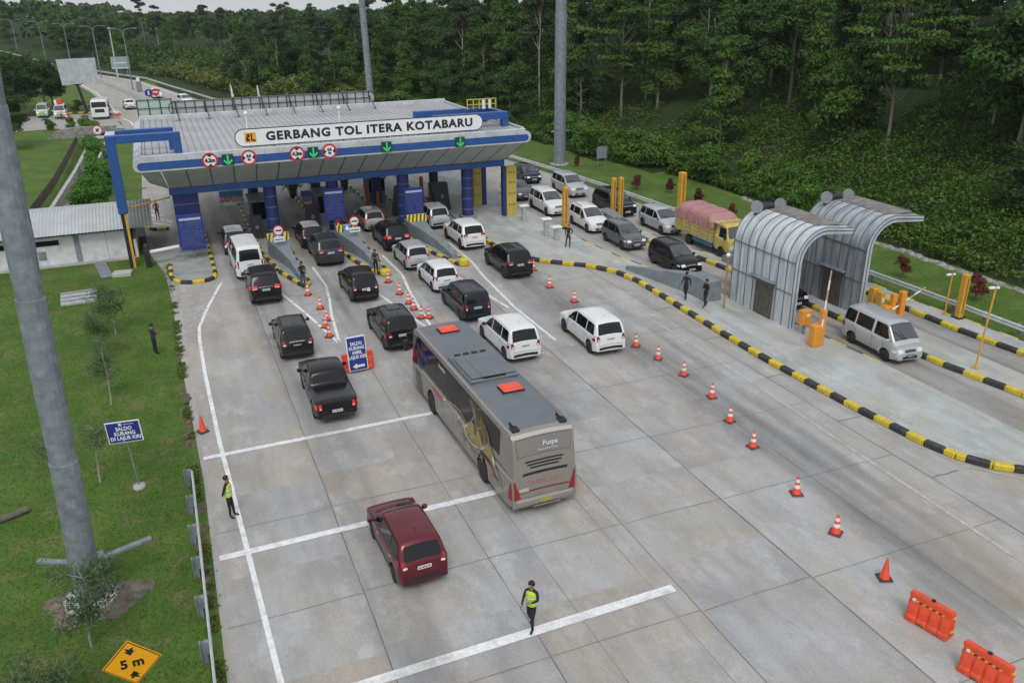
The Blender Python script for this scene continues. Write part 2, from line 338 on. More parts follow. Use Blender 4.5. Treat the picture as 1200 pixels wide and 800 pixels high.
# ------------------------------------------------------------------ roads
def sheet(name, pts, z, m, label=None, kind='structure'):
    b = MB(); n = len(pts); b.add([(p[0], p[1], z) for p in pts], [tuple(range(n))], m)
    me_ar = sum(pts[i][0]*pts[(i+1) % n][1]-pts[(i+1) % n][0]*pts[i][1] for i in range(n))
    if me_ar < 0: b.f = [f[::-1] for f in b.f]
    o = b.build(name); tag(o, label, kind=kind); return o
C_MAIN = concrete('plaza concrete', (.355, .355, .348), .42, .42)
C_ROAD = concrete('lane concrete', (.29, .285, .275), .6, .35, 40)
C_FAR = concrete('highway concrete', (.36, .345, .33), .35, .3, 80)
C_SLAB = [concrete('slab concrete %d' % i, c, .45, w_, 13.0*i) for i, (c, w_) in enumerate((((.378, .383, .383), .35), ((.362, .367, .368), .35), ((.368, .360, .345), .50), ((.350, .356, .362), .35)))]
sheet('plaza_road', [(-.8, -12), (-.62, 18), (-.5, 30), (-.75, 40), (-.9, 52), (-1.1, 58), (-2.0, 63.5), (-2.4, 72), (-2.4, 97), (-2.6, 112), (-3.6, 124), (-4.4, 131), (13, 140), (21, 128), (28, 110), (35, 85), (37, 66), (38.6, 50), (38.6, -12)], .006, C_MAIN, 'wide grey concrete toll plaza paving')
b = MB(); SX = [-.38, 3.62, 7.75, 12.65, 16.7, 20.7, 24.75]; random.seed(5)
for i in range(6):
    y = 3.6+ (i % 2)*.3
    while y < 54:
        if SX[i+1] < 24 or y < 41: b.add([(SX[i], y, .0085), (SX[i+1], y, .0085), (SX[i+1], y+4.95, .0085), (SX[i], y+4.95, .0085)], [(0, 1, 2, 3)], C_SLAB[random.choice((0, 0, 1, 1, 2, 2, 3) if i != 5 else (2, 1, 2, 0))])
        y += 4.95
tag(b.build('concrete_slabs'), 'cast concrete slabs of slightly different greys', kind='structure')
def ribbon(cl, wl, wr, z, m, name, label):
    b = MB(); L_ = [(p[0]+a, p[1]+c) for p, a, c in ()]
    rows = [[(x-a, y, z), (x+c, y, z)] for (x, y), a, c in zip(cl, wl, wr)]
    b.grid(rows, m, False); o = b.build(name); tag(o, label, kind='structure'); return o
far = [(130, -4.4, 20.2), (138, -5.0, 16.3), (143, -6.2, 13.7), (153, -7.2, 9.6), (168, -8.6, 6.0), (185, -11.0, 2.5), (206, -14.8, -2.2), (220, -19.5, -7.5), (234, -25.5, -13.6), (247, -33, -20.5), (278, -54, -33), (310, -85, -55), (350, -130, -95)]
b = MB(); b.grid([[(l, y, .012), (r, y, .012)] for y, l, r in far], C_FAR, False); tag(b.build('highway'), 'pale concrete highway curving away behind the gate', kind='structure')
sheet('side_road', [(-4.4, 131.2), (-14, 134.8), (-34, 134.2), (-34, 151.5), (-17, 151.5), (-12.8, 151.5), (-9, 150.4), (-6.6, 148)], .018, C_MAIN, 'concrete side yard where the service vehicles stand')
# concrete joints
b = MB()
def line(x0, y0, x1, y1, w, z, m, bb=None):
    bb = bb or b; d = Vector((x1-x0, y1-y0, 0)); n_ = Vector((-d.y, d.x, 0)).normalized()*w/2
    bb.add([(x0-n_.x, y0-n_.y, z), (x0+n_.x, y0+n_.y, z), (x1+n_.x, y1+n_.y, z), (x1-n_.x, y1-n_.y, z)], [(0, 3, 2, 1)], m)
def wobble(x, y0, y1, w, m, z=.011, amp=.025, step=2.5):
    n_ = max(2, int((y1-y0)/step)); pts = [(x+random.uniform(-amp, amp), y0+(y1-y0)*i/n_) for i in range(n_+1)]
    for p, q in zip(pts[:-1], pts[1:]): line(p[0], p[1], q[0], q[1], w*random.uniform(.7, 1.25), z, m)
J, JS = M_['joint'], M_['joint_soft']
for x, w_, m_ in ((3.62, .035, J), (7.75, .03, J), (9.25, .03, JS), (11.85, .03, JS), (12.65, .03, J), (16.7, .055, J), (20.7, .03, JS), (24.75, .05, J)):
    wobble(x, 0, 50, w_, m_)
for x in (20.9, 24.75, 28.9, 33.0):
    wobble(x, 70, 110, .06, J)
def tjoint(y, x0, x1, w_=.035, m=JS):
    n_ = 4; ps = [(x0+(x1-x0)*i/n_, y+random.uniform(-.03, .03)) for i in range(n_+1)]
    for p, q in zip(ps[:-1], ps[1:]): line(p[0], p[1], q[0], q[1], w_, .015, m)
for y in (11.4, 16.4, 21.2, 26.2, 31.15, 36.1, 41.2, 46.0):
    tjoint(y, 16.74, 24.7); tjoint(y+.05, 12.7, 16.66)
    if y < 30: tjoint(y, -.4, 3.58); tjoint(y+.1, 3.66, 12.6)
for y in (14.6, 19.3, 24.2, 29.0, 34.1, 39): tjoint(y, 24.79, 26.1, .05, J)
tag(b.build('road_joints'), 'dark expansion joints between the concrete slabs', kind='structure')
# painted markings
b = MB(); W, WO = M_['road_white'], M_['road_white_old']
Z = .019
b_line = lambda *a: line(*a)
for y, x0, x1, w_ in ((31.7, -.4, 11.6, .27), (24.72, -.35, 12.0, .30), (17.52, 2.3, 12.45, .34)): line(x0, y, x1, y+.15, w_, Z+.004, W)
pts = [(2.15, 54.6), (1.0, 50.0), (.35, 46.9), (.25, 45.0), (.22, 40), (.3, 33), (.42, 29.1), (.6, 22.7), (.72, 18.4), (.8, 8)]
for p, q in zip(pts[:-1], pts[1:]): line(*p, *q, .17, Z, W)
for a in ((2.1, 54.4, -.2, 52.3), (1.6, 52.2, -.2, 50.7), (1.0, 50.0, -.3, 48.7), (.5, 47.8, -.3, 47.0)): line(*a, .15, Z+.004, WO)
def vee(l, r, bars):
    for pl in (l, r):
        for p, q in zip(pl[:-1], pl[1:]): line(*p, *q, .16, Z, W)
    for a in bars: line(*a, .16, Z+.004, WO)
vee([(5.1, 52.8), (5.4, 50.7), (6.2, 46.5), (7.0, 41.5)], [(8.1, 55.5), (8.2, 51.2), (7.9, 48.6), (7.5, 46), (7.05, 41.6)], [(5.7, 48.8, 6.9, 48.2), (6.9, 48.2, 7.9, 49.0), (6.0, 46.9, 6.9, 46.3), (6.9, 46.3, 7.6, 47.0), (6.35, 44.8, 7.0, 44.3), (7.0, 44.3, 7.4, 44.9), (5.6, 50.2, 7.0, 50.0), (7.0, 50.0, 8.15, 50.8)])
vee([(10.2, 53.5), (10.7, 49.3), (11.4, 44.6), (12.05, 41.0)], [(13.1, 56.2), (13.2, 51.5), (12.7, 47.8), (12.1, 41.1)], [(11.0, 49.9, 12.2, 49.4), (12.2, 49.4, 13.0, 50.3), (11.1, 47.8, 12.0, 47.2), (12, 47.2, 12.6, 47.9), (11.4, 45.7, 12.0, 45.2), (12, 45.2, 12.4, 45.8)])
vee([(15.8, 55.2), (15.9, 52), (16.5, 48.6), (17.2, 42.8)], [(18.4, 57.4), (18.3, 52), (17.95, 49.1), (17.55, 42.8), (17.6, 37.2)], [(16.3, 50.9, 18.2, 50.9), (16.5, 49.1, 17.9, 49.1), (16.7, 47.4, 17.8, 47.2), (16.8, 45.6, 17.7, 45.5), (17.0, 44.0, 17.6, 43.9)])
pts = [(21.3, 50.2), (22.2, 46.8), (23.2, 43.2), (23.75, 38.4), (23.85, 33), (23.75, 27.6), (23.5, 20), (23.3, 12)]
for p, q in zip(pts[:-1], pts[1:]): line(*p, *q, .15, Z, WO)
pts = [(26.6, 45.2), (26.35, 42), (26.0, 36), (25.95, 30.4), (26.2, 24), (26.45, 21), (27.0, 19.2), (28.2, 17.8)]
for p, q in zip(pts[:-1], pts[1:]): line(p[0]-.28, p[1], q[0]-.28, q[1], .09, Z, WO)
for x, ya, yb in ((32.85, 28, 41), (33.3, 22, 28), (37.35, 26, 42)): line(x, ya, x+.1, yb, .1, Z, WO)
for a in ((-1.9, 76, -.2, 72.4), (-1.6, 72.5, -.3, 71.6), (-2.2, 74.6, -.6, 73.4), (-2.2, 76.4, -.9, 75.1), (-2.3, 78.2, -1.2, 76.8)): line(*a, .16, Z, W)
# highway lines
for k, (u, m_, wd) in enumerate(((.06, W, .22), (.34, WO, .2), (.66, WO, .2), (.93, W, .22))):
    ps = [(l+(r-l)*u, y) for y, l, r in far]
    for p, q in zip(ps[:-1], ps[1:]):
        if k in (0, 3): line(*p, *q, wd, .030, m_)
        else:
            nn = max(1, int(math.dist(p, q)/9))
            for i in range(nn):
                f = lambda t: (p[0]+(q[0]-p[0])*t, p[1]+(q[1]-p[1])*t)
                line(*f(i/nn), *f((i+.45)/nn), wd, .030, m_)
tag(b.build('road_markings'), 'white painted lines and hatching on the concrete', kind='structure')
# tyre wear: darker polished tracks down each lane, thin irregular sheets
TW = mat('tyre wear', (.185, .18, .175), .75, var=.2, vscale=1.5, stretch=(1, .2, 1))
def wear_mat():
    m = bpy.data.materials.new('tyre track wear'); m.use_nodes = True; t = m.node_tree; n = t.nodes; l = t.links; p = n['Principled BSDF']
    p.inputs['Base Color'].default_value = (.125, .13, .14, 1); p.inputs['Roughness'].default_value = .7
    uv = n.new('ShaderNodeUVMap'); uv.uv_map = 'uv'; sx = n.new('ShaderNodeSeparateXYZ'); l.new(uv.outputs[0], sx.inputs[0])
    tc = n.new('ShaderNodeTexCoord'); mp = n.new('ShaderNodeMapping'); mp.inputs['Scale'].default_value = (1.0, .10, 1); l.new(tc.outputs['Object'], mp.inputs[0])
    nz = n.new('ShaderNodeTexNoise'); nz.inputs['Scale'].default_value = 1.4; nz.inputs['Detail'].default_value = 6; l.new(mp.outputs[0], nz.inputs[0])
    def mth(op, a, b_=None):
        x = n.new('ShaderNodeMath'); x.operation = op
        for i, v in enumerate((a, b_)):
            if v is None: continue
            if isinstance(v, (int, float)): x.inputs[i].default_value = v
            else: l.new(v, x.inputs[i])
        return x.outputs[0]
    a = mth('MULTIPLY', mth('MULTIPLY', sx.outputs[0], mth('SUBTRACT', 1, sx.outputs[0])), 4)
    e = mth('MULTIPLY', mth('MULTIPLY', sx.outputs[1], mth('SUBTRACT', 1, sx.outputs[1])), 4); e = mth('MINIMUM', mth('MULTIPLY', e, 3), 1)
    r = n.new('ShaderNodeMapRange'); r.inputs[1].default_value = .25; r.inputs[2].default_value = .7; r.inputs[3].default_value = .1; r.inputs[4].default_value = 1; l.new(nz.outputs[0], r.inputs[0])
    f = mth('MULTIPLY', mth('MULTIPLY', mth('POWER', a, 1.2), e), mth('MULTIPLY', r.outputs[0], .22)); l.new(f, p.inputs['Alpha'])
    return m
TWM = wear_mat()
def wear(strips):
    me = bpy.data.meshes.new('tyre_wear'); vs = []; fs = []; uvs = []
    for k, (pts, w_) in enumerate(strips):
        zz = .0275+.0006*k
        o = len(vs); n_ = len(pts)
        for i, (x, y) in enumerate(pts):
            vs += [(x-w_/2, y, zz), (x+w_/2, y, zz)]
        for i in range(n_-1):
            fs.append((o+2*i, o+2*i+1, o+2*i+3, o+2*i+2)); a, c = i/(n_-1), (i+1)/(n_-1); uvs += [(0, a), (1, a), (1, c), (0, c)]
    me.from_pydata(vs, [], fs); u = me.uv_layers.new(name='uv')
    u.data.foreach_set('uv', [t for q in uvs for t in q]); me.materials.append(TWM); me.update()
    o = bpy.data.objects.new('tyre_wear', me); COL.objects.link(o); tag(o, 'dark tyre wear polished into the concrete lanes', kind='structure')
ws = []
for xc, y0, y1 in ((3.9, 42, 84), (9.0, 42, 84), (14.2, 42, 84), (19.3, 36, 84), (4.4, 14, 46), (9.9, 30, 46), (14.7, 28, 46)):
    for s in (-.8, .8): ws.append(([(xc+s+.15*math.sin(i), y0+(y1-y0)*i/8) for i in range(9)], .9)) if y0 > 40 else None
    ws.append(([(xc, y0+(y1-y0)*i/8) for i in range(9)], 2.6))
ws += [([(20.3, 50), (20.6, 40), (21.1, 30), (21.2, 22), (20.2, 10)], 3.6)]
ws += [([(19.9, 50), (20.4, 40), (20.9, 30), (21.0, 20), (20.3, 10)], 2.2), ([(22.6, 44), (23.1, 36), (22.8, 26), (22.3, 12)], .9)]
for x0 in (31.0, 32.5): ws.append(([(x0, 18), (x0, 24), (x0-.1, 30), (x0-.6, 38), (x0-1.6, 46), (x0-2.3, 54)], .8))
for x0 in (36.1, 37.5): ws.append(([(x0, 18), (x0, 28), (x0-.3, 38), (x0-2, 50)], .8))
ws.append(([(31.8, 18), (31.8, 28), (31.2, 38), (29.9, 48)], 2.8)); ws.append(([(36.9, 16), (36.8, 28), (36.5, 40)], 2.4))
wear(ws)
# ------------------------------------------------------------------ islands with striped kerbs
def island(name, pts, label, h=.15, deck=None, zb=0.0):
    "raised deck; the kerb stones are a separate object"
    b = MB(); b.prism(pts, zb, h, M_['deck'], top=deck or M_['deck']); return tag(b.build(name), label, 'traffic island')
def kerb(pts, label, seg=1.0, w=.26, h=.24, closed=False, group='black and yellow striped kerbs', phase=0, zb=0.0):
    b = MB(); k = phase; rem = 0; P_ = [Vector((*p, 0)) for p in pts]+([Vector((*pts[0], 0))] if closed else [])
    col = [M_['yellow'], M_['kerb_black']]; left = seg
    for a, c in zip(P_[:-1], P_[1:]):
        d = c-a; L_ = d.length; u = d/L_; n_ = Vector((-u.y, u.x, 0)); t = 0
        while t < L_-1e-4:
            s_ = min(left, L_-t); p, q = a+u*t, a+u*(t+s_)
            jt = random.uniform(-.006, .006)
            T = Matrix(((u.x, n_.x, 0, p.x), (u.y, n_.y, 0, p.y), (0, 0, 1, 0), (0, 0, 0, 1)))
            b.box(0.004, -w/2, zb, s_-.004, w/2, h+jt, col[k % 2], T, bev=.045)
            t += s_; left -= s_
            if left < 1e-4: left = seg; k += 1
    return tag(b.build('kerb'), label, 'kerb', group)
isl_pts = [(-.75, 56.6), (-.4, 55.5), (.3, 55.1), (1.3, 55.1), (1.85, 55.6), (1.95, 57), (1.95, 70), (1.6, 90), (.0, 90), (-.1, 70), (-.3, 62), (-.75, 58)]
island('toll_island', isl_pts, 'narrow toll island at the left end of the gate under the tall blue fare board')
kerb([(-.75, 59), (-.75, 56.6), (-.4, 55.5), (.3, 55.1), (1.3, 55.1), (1.85, 55.6), (1.95, 57), (1.95, 68)], 'striped kerb round the left end toll island beneath the fare board', .75)
def narrow(xa, xb, tipx, tipy, lab):
    xm = (xa+xb)/2
    L_ = [(xa, 88), (xa, 60), (xa+(tipx-xa)*.35, tipy+3.6), (tipx-.28, tipy+.5), (tipx, tipy)]
    R_ = [(tipx+.3, tipy+.6), (xb+(tipx-xb)*.15, tipy+3.6), (xb, 60), (xb, 88)]
    island('toll_island', [(x+.02, y) for x, y in L_]+[(x-.02, y) for x, y in R_], lab[0])
    kerb(L_+R_, lab[1], .8, .22, .24)
narrow(5.35, 7.35, 7.0, 51.3, ('toll island between the first and second lanes with a grey crash wedge', 'striped kerb round the island where an officer stands beside the first crash wedge'))
narrow(10.4, 12.5, 12.1, 51.6, ('toll island between the second and third lanes with a grey crash wedge', 'striped kerb round the island right of the dark grey car, ending in a yellow nose'))
narrow(15.9, 17.9, 17.4, 51.5, ('toll island between the third and fourth lanes left of the white hatchback', 'striped kerb round the rightmost narrow island with plain striped wedge head'))
main_near = [(21.1, 88), (21.1, 58), (20.95, 53.6), (21.25, 52.0), (22.8, 49.9), (24.9, 47.9), (26.0, 46.0), (26.35, 43.8), (26.25, 40), (26.0, 34), (25.95, 30.4), (26.15, 25), (26.45, 21.3), (26.75, 20.0), (27.4, 18.9), (28.4, 18.05), (29.6, 17.7), (30.4, 17.9), (30.75, 18.6)]
main_far = [(30.75, 28), (30.5, 33), (29.8, 38.5), (28.7, 44), (27.8, 49), (27.45, 54), (27.3, 64), (27.2, 88)]
D2 = concrete('island pale concrete', (.40, .43, .425), .62, .15, 120)
island('centre_island', main_near+main_far, 'wide pale concrete island running past both curved metal shelters', deck=D2)
kerb(main_near[1:], 'long striped kerb along the near edge of the wide pale island', .82, .3, .27)
kerb(main_far[:6], 'striped kerb along the far edge of the wide island beside the silver van lane', 1.1, .16, .17)
ab_l = [(31.6, 57.3), (31.1, 56), (31.3, 53.5), (31.9, 50.6), (32.7, 46), (33.0, 42), (33.15, 36), (33.2, 30), (33.35, 26.5), (33.9, 22.8), (34.4, 21.4), (35.0, 20.9), (35.6, 21.2), (35.75, 22.2)]
ab_r = [(35.75, 35.5), (35.2, 40), (34.2, 45), (33.2, 50), (32.7, 54), (32.3, 57.2)]
island('centre_island', ab_l+ab_r, 'slim pale island between the two right hand lanes under the rear shelter', deck=D2)
kerb(ab_l, 'striped kerb along the slim island between the two right hand lanes', 1.0, .28, .27)
kerb(ab_r, 'low striped kerb on the far side of the slim island between right lanes', 1.1, .16, .17)
wk = [(39.0, 46), (38.1, 42), (37.75, 36), (37.7, 30), (38.0, 26), (38.3, 18), (38.6, 10)]
island('roadside_walk', wk+[(39.6, 10), (39.4, 26), (39.1, 34), (39.3, 42), (39.4, 46)], 'narrow raised walk beside the right guardrail', deck=D2)
kerb(wk, 'striped kerb of the roadside walk below the right guardrail', 1.1, .28, .26)
kerb([(39.6, 12), (39.42, 26), (39.15, 34), (39.33, 42)], 'low striped edging where the roadside walk meets the right grass', 1.1, .14, .17)
kerb([(-2.2, 71.2), (-1.6, 70.2), (-.5, 70.0)], 'short black and yellow kerb stub near the person in red', .7)
kerb([(-13.0, 152.0), (-10.6, 151.8), (-8.6, 150.6)], 'distant pale and dark kerb at the foot of the large board', .8, group='kerbs of the side yard')
# highway median barrier, far edge guard rails
def rail(pts, label, h=.72, post=2.0, m=None, group='guardrails', beam=.32, side=1, postm=None, base=None, block=True):
    "W-beam guardrail on posts: beam and each post separate meshes"
    m = m or M_['steel_white']; postm = postm or M_['galv']
    root = empty('guardrail', (*pts[0], 0), 0, label, 'guardrail', group); o = Vector((*pts[0], 0)); inv = Matrix.Translation(-o)
    P_ = [Vector((*p, 0)) for p in pts]; b = MB(); prof = [(.0, -.5), (.045, -.38), (.045, -.2), (0, -.07), (0, .07), (.045, .2), (.045, .38), (0, .5)]
    rows = []
    for i, p in enumerate(P_):
        u = (P_[min(i+1, len(P_)-1)]-P_[max(i-1, 0)]).normalized(); n_ = Vector((u.y, -u.x, 0))*side; gz = hz(p.x, p.y)
        rows.append([tuple(p-o+n_*(.12+d*1.0)+Vector((0, 0, h+gz-.16+z*beam))) for d, z in prof]+[tuple(p-o+n_*(.10)+Vector((0, 0, h+gz-.16+z*beam))) for d, z in prof[::-1]])
    b.grid(rows, m, False, close=True); b.build('beam', root)
    n_post = 0
    for a, c in zip(P_[:-1], P_[1:]):
        L_ = (c-a).length; k = max(1, int(round(L_/post)))
        u = (c-a)/L_; n_ = Vector((u.y, -u.x, 0))*side
        for i in range(k):
            p = a+(c-a)*(i/k); gz = hz(p.x, p.y); T = Matrix(((u.x, n_.x, 0, p.x-o.x), (u.y, n_.y, 0, p.y-o.y), (0, 0, 1, gz), (0, 0, 0, 1)))
            q = MB(); q.box(-.07, -.16, -.3, .07, -.13, h+.04, postm, T); q.box(-.07, -.02, -.3, .07, .01, h+.04, postm, T); q.box(-.012, -.13, -.3, .012, -.02, h+.04, postm, T)
            if block: q.box(-.07, .012, h-.36, .07, .10, h+.02, postm, T)
            q.build('post', root); n_post += 1
    return root
rail([(39.95, 12), (39.95, 20), (39.95, 27.9), (39.95, 32), (39.8, 38), (38.9, 45), (38.3, 50), (37.6, 58), (37.1, 66), (36.2, 75), (34.9, 85)], 'long pale steel guardrail between the right hand lanes and the grass strip', post=2.6, side=-1)
rail([(34.9, 85), (31.5, 98), (27.9, 111), (21.2, 129), (14.9, 143), (10.5, 153), (7.3, 168), (3.5, 185), (-.9, 206), (-6.3, 219), (-12, 234), (-19, 247), (-32, 278), (-54, 310)], 'pale guardrail curving along the far outer edge of the highway', post=4.2, side=-1)
rail([(-.98, 29.7), (-1.0, 24), (-1.02, 18), (-1.05, 10)], 'near guardrail on grass at lower left with grey steel posts', post=1.93, side=-1, beam=.30, group='guardrails')
b = MB()
md = [(3.4, 141), (.4, 155.9), (-2.9, 171.7), (-7.2, 194.7), (-11.4, 212), (-17.5, 228), (-26, 246), (-42, 278)]
rows = [[(x-.35, y, 0), (x-.30, y, .35), (x-.12, y, .85), (x+.12, y, .85), (x+.30, y, .35), (x+.35, y, 0)] for x, y in md]
b.grid(rows, M_['concrete_pale'], False); b.add(rows[0], [(0, 1, 2, 3, 4, 5)], M_['concrete_pale']); b.add(rows[-1], [(5, 4, 3, 2, 1, 0)], M_['concrete_pale'])
tag(b.build('median_barrier'), 'low concrete barrier dividing the distant highway', 'barrier')
# rubble edging below the wood
b = MB()
yy = 24.0
while yy < 60:
    x = xr(yy)-.2+random.uniform(-.15, .15); s = random.uniform(.18, .34); z = hz(x, yy)
    rows = []
    for j in range(4):
        th = math.pi/2*j/3; rows.append([(x+s*math.cos(th)*math.cos(a)*random.uniform(.8, 1.15), yy+s*1.5*math.cos(th)*math.sin(a)*random.uniform(.8, 1.15), z-.1+s*1.1*math.sin(th)) for a in [2*math.pi*i/7 for i in range(7)]])
    b.grid(rows, M_['stone'], False, close=True); yy += s*1.5
tag(b.build('stone_edging'), 'line of rubble stones where the grass meets the wooded slope', 'edging')
# drain channel: pale left kerb, footpath, headwall and culvert
b = MB()
for (a, c) in (((-9.55, 68), (-8.85, 81)), ((-8.85, 81), (-7.95, 100)), ((-7.95, 100), (-7.35, 121))):
    d = Vector((c[0]-a[0], c[1]-a[1], 0)); u = d.normalized(); n_ = Vector((-u.y, u.x, 0)); T = Matrix(((u.x, n_.x, 0, a[0]), (u.y, n_.y, 0, a[1]), (0, 0, 1, 0), (0, 0, 0, 1)))
    L_ = d.length
    b.box(0, .75, -.9, L_-.01, 1.1, .12, M_['concrete_pale'], T); b.box(0, -1.0, -.9, L_-.01, -.75, .10, M_['concrete_pale'], T); b.box(0, -.75, -.98, L_-.01, .75, -.80, M_['stone'], T)
tag(b.build('storm_drain'), 'narrow open concrete storm drain running from the arched headwall', 'drain')
b = MB()
hw = [(-13.6, 0), (-12.4, .9), (-11.0, 1.25), (-9.0, 1.3), (-7.2, 1.3), (-5.2, 1.25), (-5.2, -1.3), (-13.6, -.4)]
n_ = len(hw)
b.add([(x, 124.9, z) for x, z in hw]+[(x, 125.6, z) for x, z in hw], [tuple(range(n_)), tuple(range(2*n_-1, n_-1, -1))]+[(i, i+n_, (i+1) % n_+n_, (i+1) % n_) for i in range(n_)], M_['stone'])
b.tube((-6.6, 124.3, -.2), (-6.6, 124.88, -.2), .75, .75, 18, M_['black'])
tag(b.build('culvert_headwall'), 'rubble stone headwall with a round black culvert mouth', 'headwall')
def onY(px, py, Y):
    d = CR*((px-600)/FPX) + CD*((py-400)/FPX) + CF; t = Y/d.y
    return Vector((d.x*t, Y, CAM_H+d.z*t))
def stadium(x0, x1, z0, z1, n=8):
    r = (z1-z0)/2; c = (z0+z1)/2; p = []
    for i in range(n+1): a = -math.pi/2+math.pi*i/n; p.append((x1-r+r*math.cos(a), c+r*math.sin(a)))
    for i in range(n+1): a = math.pi/2+math.pi*i/n; p.append((x0+r+r*math.cos(a), c+r*math.sin(a)))
    return p
def slabY(b, prof, y0, y1, m, front=None, T=None):
    n = len(prof); b.add([(x, y0, z) for x, z in prof]+[(x, y1, z) for x, z in prof], [(i, i+n, (i+1) % n+n, (i+1) % n)[::-1] for i in range(n)]+[tuple(range(n, 2*n))[::-1]], m, False, T)
    b.add([(x, y0, z) for x, z in prof], [tuple(range(n))], front or m, False, T)
# ------------------------------------------------------------------ toll gate canopy
CX0, CX1, CY0, CY1 = -1.98, 26.15, 60.0, 79.8
root = empty('toll_gate', (12, 63, 0), 0, 'wide toll gate with flat silver canopy, blue stripe and blue columns', 'toll gate'); O = Matrix.Translation((-12, -63, 0))
def B(): return MB()
def fin(b, name, parent=root, off=True, **k):
    if off: b.v = [(x-12, y-63, z) for x, y, z in b.v]
    return b.build(name, parent, **k)
b = B(); slabY(b, stadium(CX0, CX1, 6.36, 7.22), CY0, CY1, M_['clad'])
for i in range(16):
    x = -1.2+27*(i+.5)/16
    b.box(x-.012, CY0-.005, 6.37, x+.012, CY0-.001, 7.20, M_['clad_dark'])
canopy = fin(b, 'canopy')
b = B(); slabY(b, stadium(CX0+.25, CX1-.22, 6.48, 6.98), CY0-.03, CY0-.008, M_['blue']); fin(b, 'blue_stripe')
# roof deck with standing seams
b = B(); b.box(-1.35, CY0+.45, 7.20, 25.55, CY1-.3, 7.27, M_['roofsheet'])
x = -1.2
while x < 25.5:
    b.box(x, CY0+.5, 7.27, x+.05, CY1-.35, 7.325, M_['roofsheet']); b.box(x+.052, CY0+.5, 7.27, x+.10, CY1-.35, 7.276, M_['clad_dark']); x += .46
fin(b, 'roof_sheet')
b = B()
for a in ((-1.45, CY0+.02, 25.7, CY0+.42, .19), (-1.45, CY1-.3, 25.7, CY1-.02, .42)):
    b.box(a[0], a[1], 7.18, a[2], a[3], 7.2+a[4], M_['clad'], bev=.03)
b.box(-1.5, CY0+.43, 7.19, -1.36, CY1-.31, 7.42, M_['clad']); b.box(25.56, CY0+.43, 7.19, 25.75, CY1-.31, 7.44, M_['clad'])
fin(b, 'parapet')
# sloping soffit panels
b = B(); y0, z0, y1, z1 = CY0+.05, 6.36, 62.75, 4.62; n_ = 17
for i in range(n_):
    xa, xb = .0+24.9*i/n_, .0+24.9*(i+1)/n_; ta, tb = -.35+26.0*i/n_, -.35+26.0*(i+1)/n_
    b.add([(ta+.03, y0, z0), (tb-.03, y0, z0), (xb-.03, y1, z1), (xa+.03, y1, z1)], [(0, 3, 2, 1)], M_['soffit'])
    b.add([(tb-.05, y0+.03, z0-.03), (tb+.05, y0+.03, z0-.03), (xb+.05, y1+.03, z1-.03), (xb-.05, y1+.03, z1-.03)], [(0, 3, 2, 1)], M_['clad_dark'])
b.add([(-1.6, y0, z0), (-.38, y0, z0), (0, y1, z1), (-1.2, 63.9, 4.9)], [(0, 3, 2, 1)], M_['soffit'])
b.add([(-1.6, y0, z0), (-1.2, 63.9, 4.9), (-1.2, 66, 4.9), (-1.6, 68, z0)], [(0, 1, 2, 3)], M_['clad'])
b.add([(25.65, y0, z0), (25.65, 66, z0), (24.9, 64.4, z1), (24.9, y1, z1)], [(0, 3, 2, 1)], M_['soffit'])
b.add([(0, y1+.4, 4.62), (24.9, y1+.4, 4.62), (24.9, y1+1.6, 6.30), (0, y1+1.6, 6.30)], [(0, 1, 2, 3)], M_['soffit'])
fin(b, 'soffit')
b = B(); b.box(-.05, 62.6, 4.20, 24.95, 63.15, 4.64, M_['blue']); b.box(-.05, 70.2, 4.20, 24.95, 70.6, 4.6, M_['navy']); fin(b, 'beam')
def column(x, y, w_, h, round_=True, bands=True):
    b = B()
    if round_: b.tube((x, y, 0), (x, y, h), w_/2, w_/2, 20, M_['navy'])
    else: b.box(x-w_/2, y-.35, 0, x+w_/2, y+.35, h, M_['navy'], bev=.05)
    if bands:
        for z in (.9, 1.75, 2.6, 3.4):
            if round_: b.tube((x, y, z), (x, y, z+.05), w_/2+.006, w_/2+.006, 20, M_['galv'])
            else: b.box(x-w_/2-.006, y-.356, z, x+w_/2+.006, y+.356, z+.05, M_['galv'])
    b.box(x-w_/2-.14, y-w_/2-.14, .15, x+w_/2+.14, y+w_/2+.14, .4, M_['grey_paint'], bev=.03)
    fin(b, 'column')
for x in (6.75, 11.3, 16.75, 22.0): column(x, 63.3, .92, 4.2)
column(.95, 63.3, 1.7, 4.2, False)
for x in (1.0, 6.2, 11.2, 16.3, 21.4, 24.6): column(x, 70.4, .8, 4.2, True, False)
# rear bracing of the back sign panel
b = B()
for i in range(8):
    x = 1.6+2.4*i
    b.tube((x, 79.6, 7.3), (x, 79.9, 8.6), .05, n=6, m=M_['dark_metal']); b.tube((x+.1, 77.6, 7.28), (x, 79.8, 8.35), .04, n=6, m=M_['dark_metal'])
    b.tube((x-.25, 77.9, 7.28), (x+.25, 78.0, 7.28), .03, n=5, m=M_['dark_metal'])
fin(b, 'sign_bracing')
# floodlight stems on the roof
for px, py in ((289, 134), (398, 132)):
    p = onY(px, py+9, 66); b = B(); b.tube((p.x, 66, 7.3), (p.x, 66, 8.9), .05, n=8, m=M_['sign_white']); b.lathe([(0, 8.86), (.13, 8.9), (.16, 9.0), (.1, 9.12), (0, 9.15)], 10, M_['sign_white'], T=Matrix.Translation((p.x, 66, 0))); fin(b, 'roof_lamp')
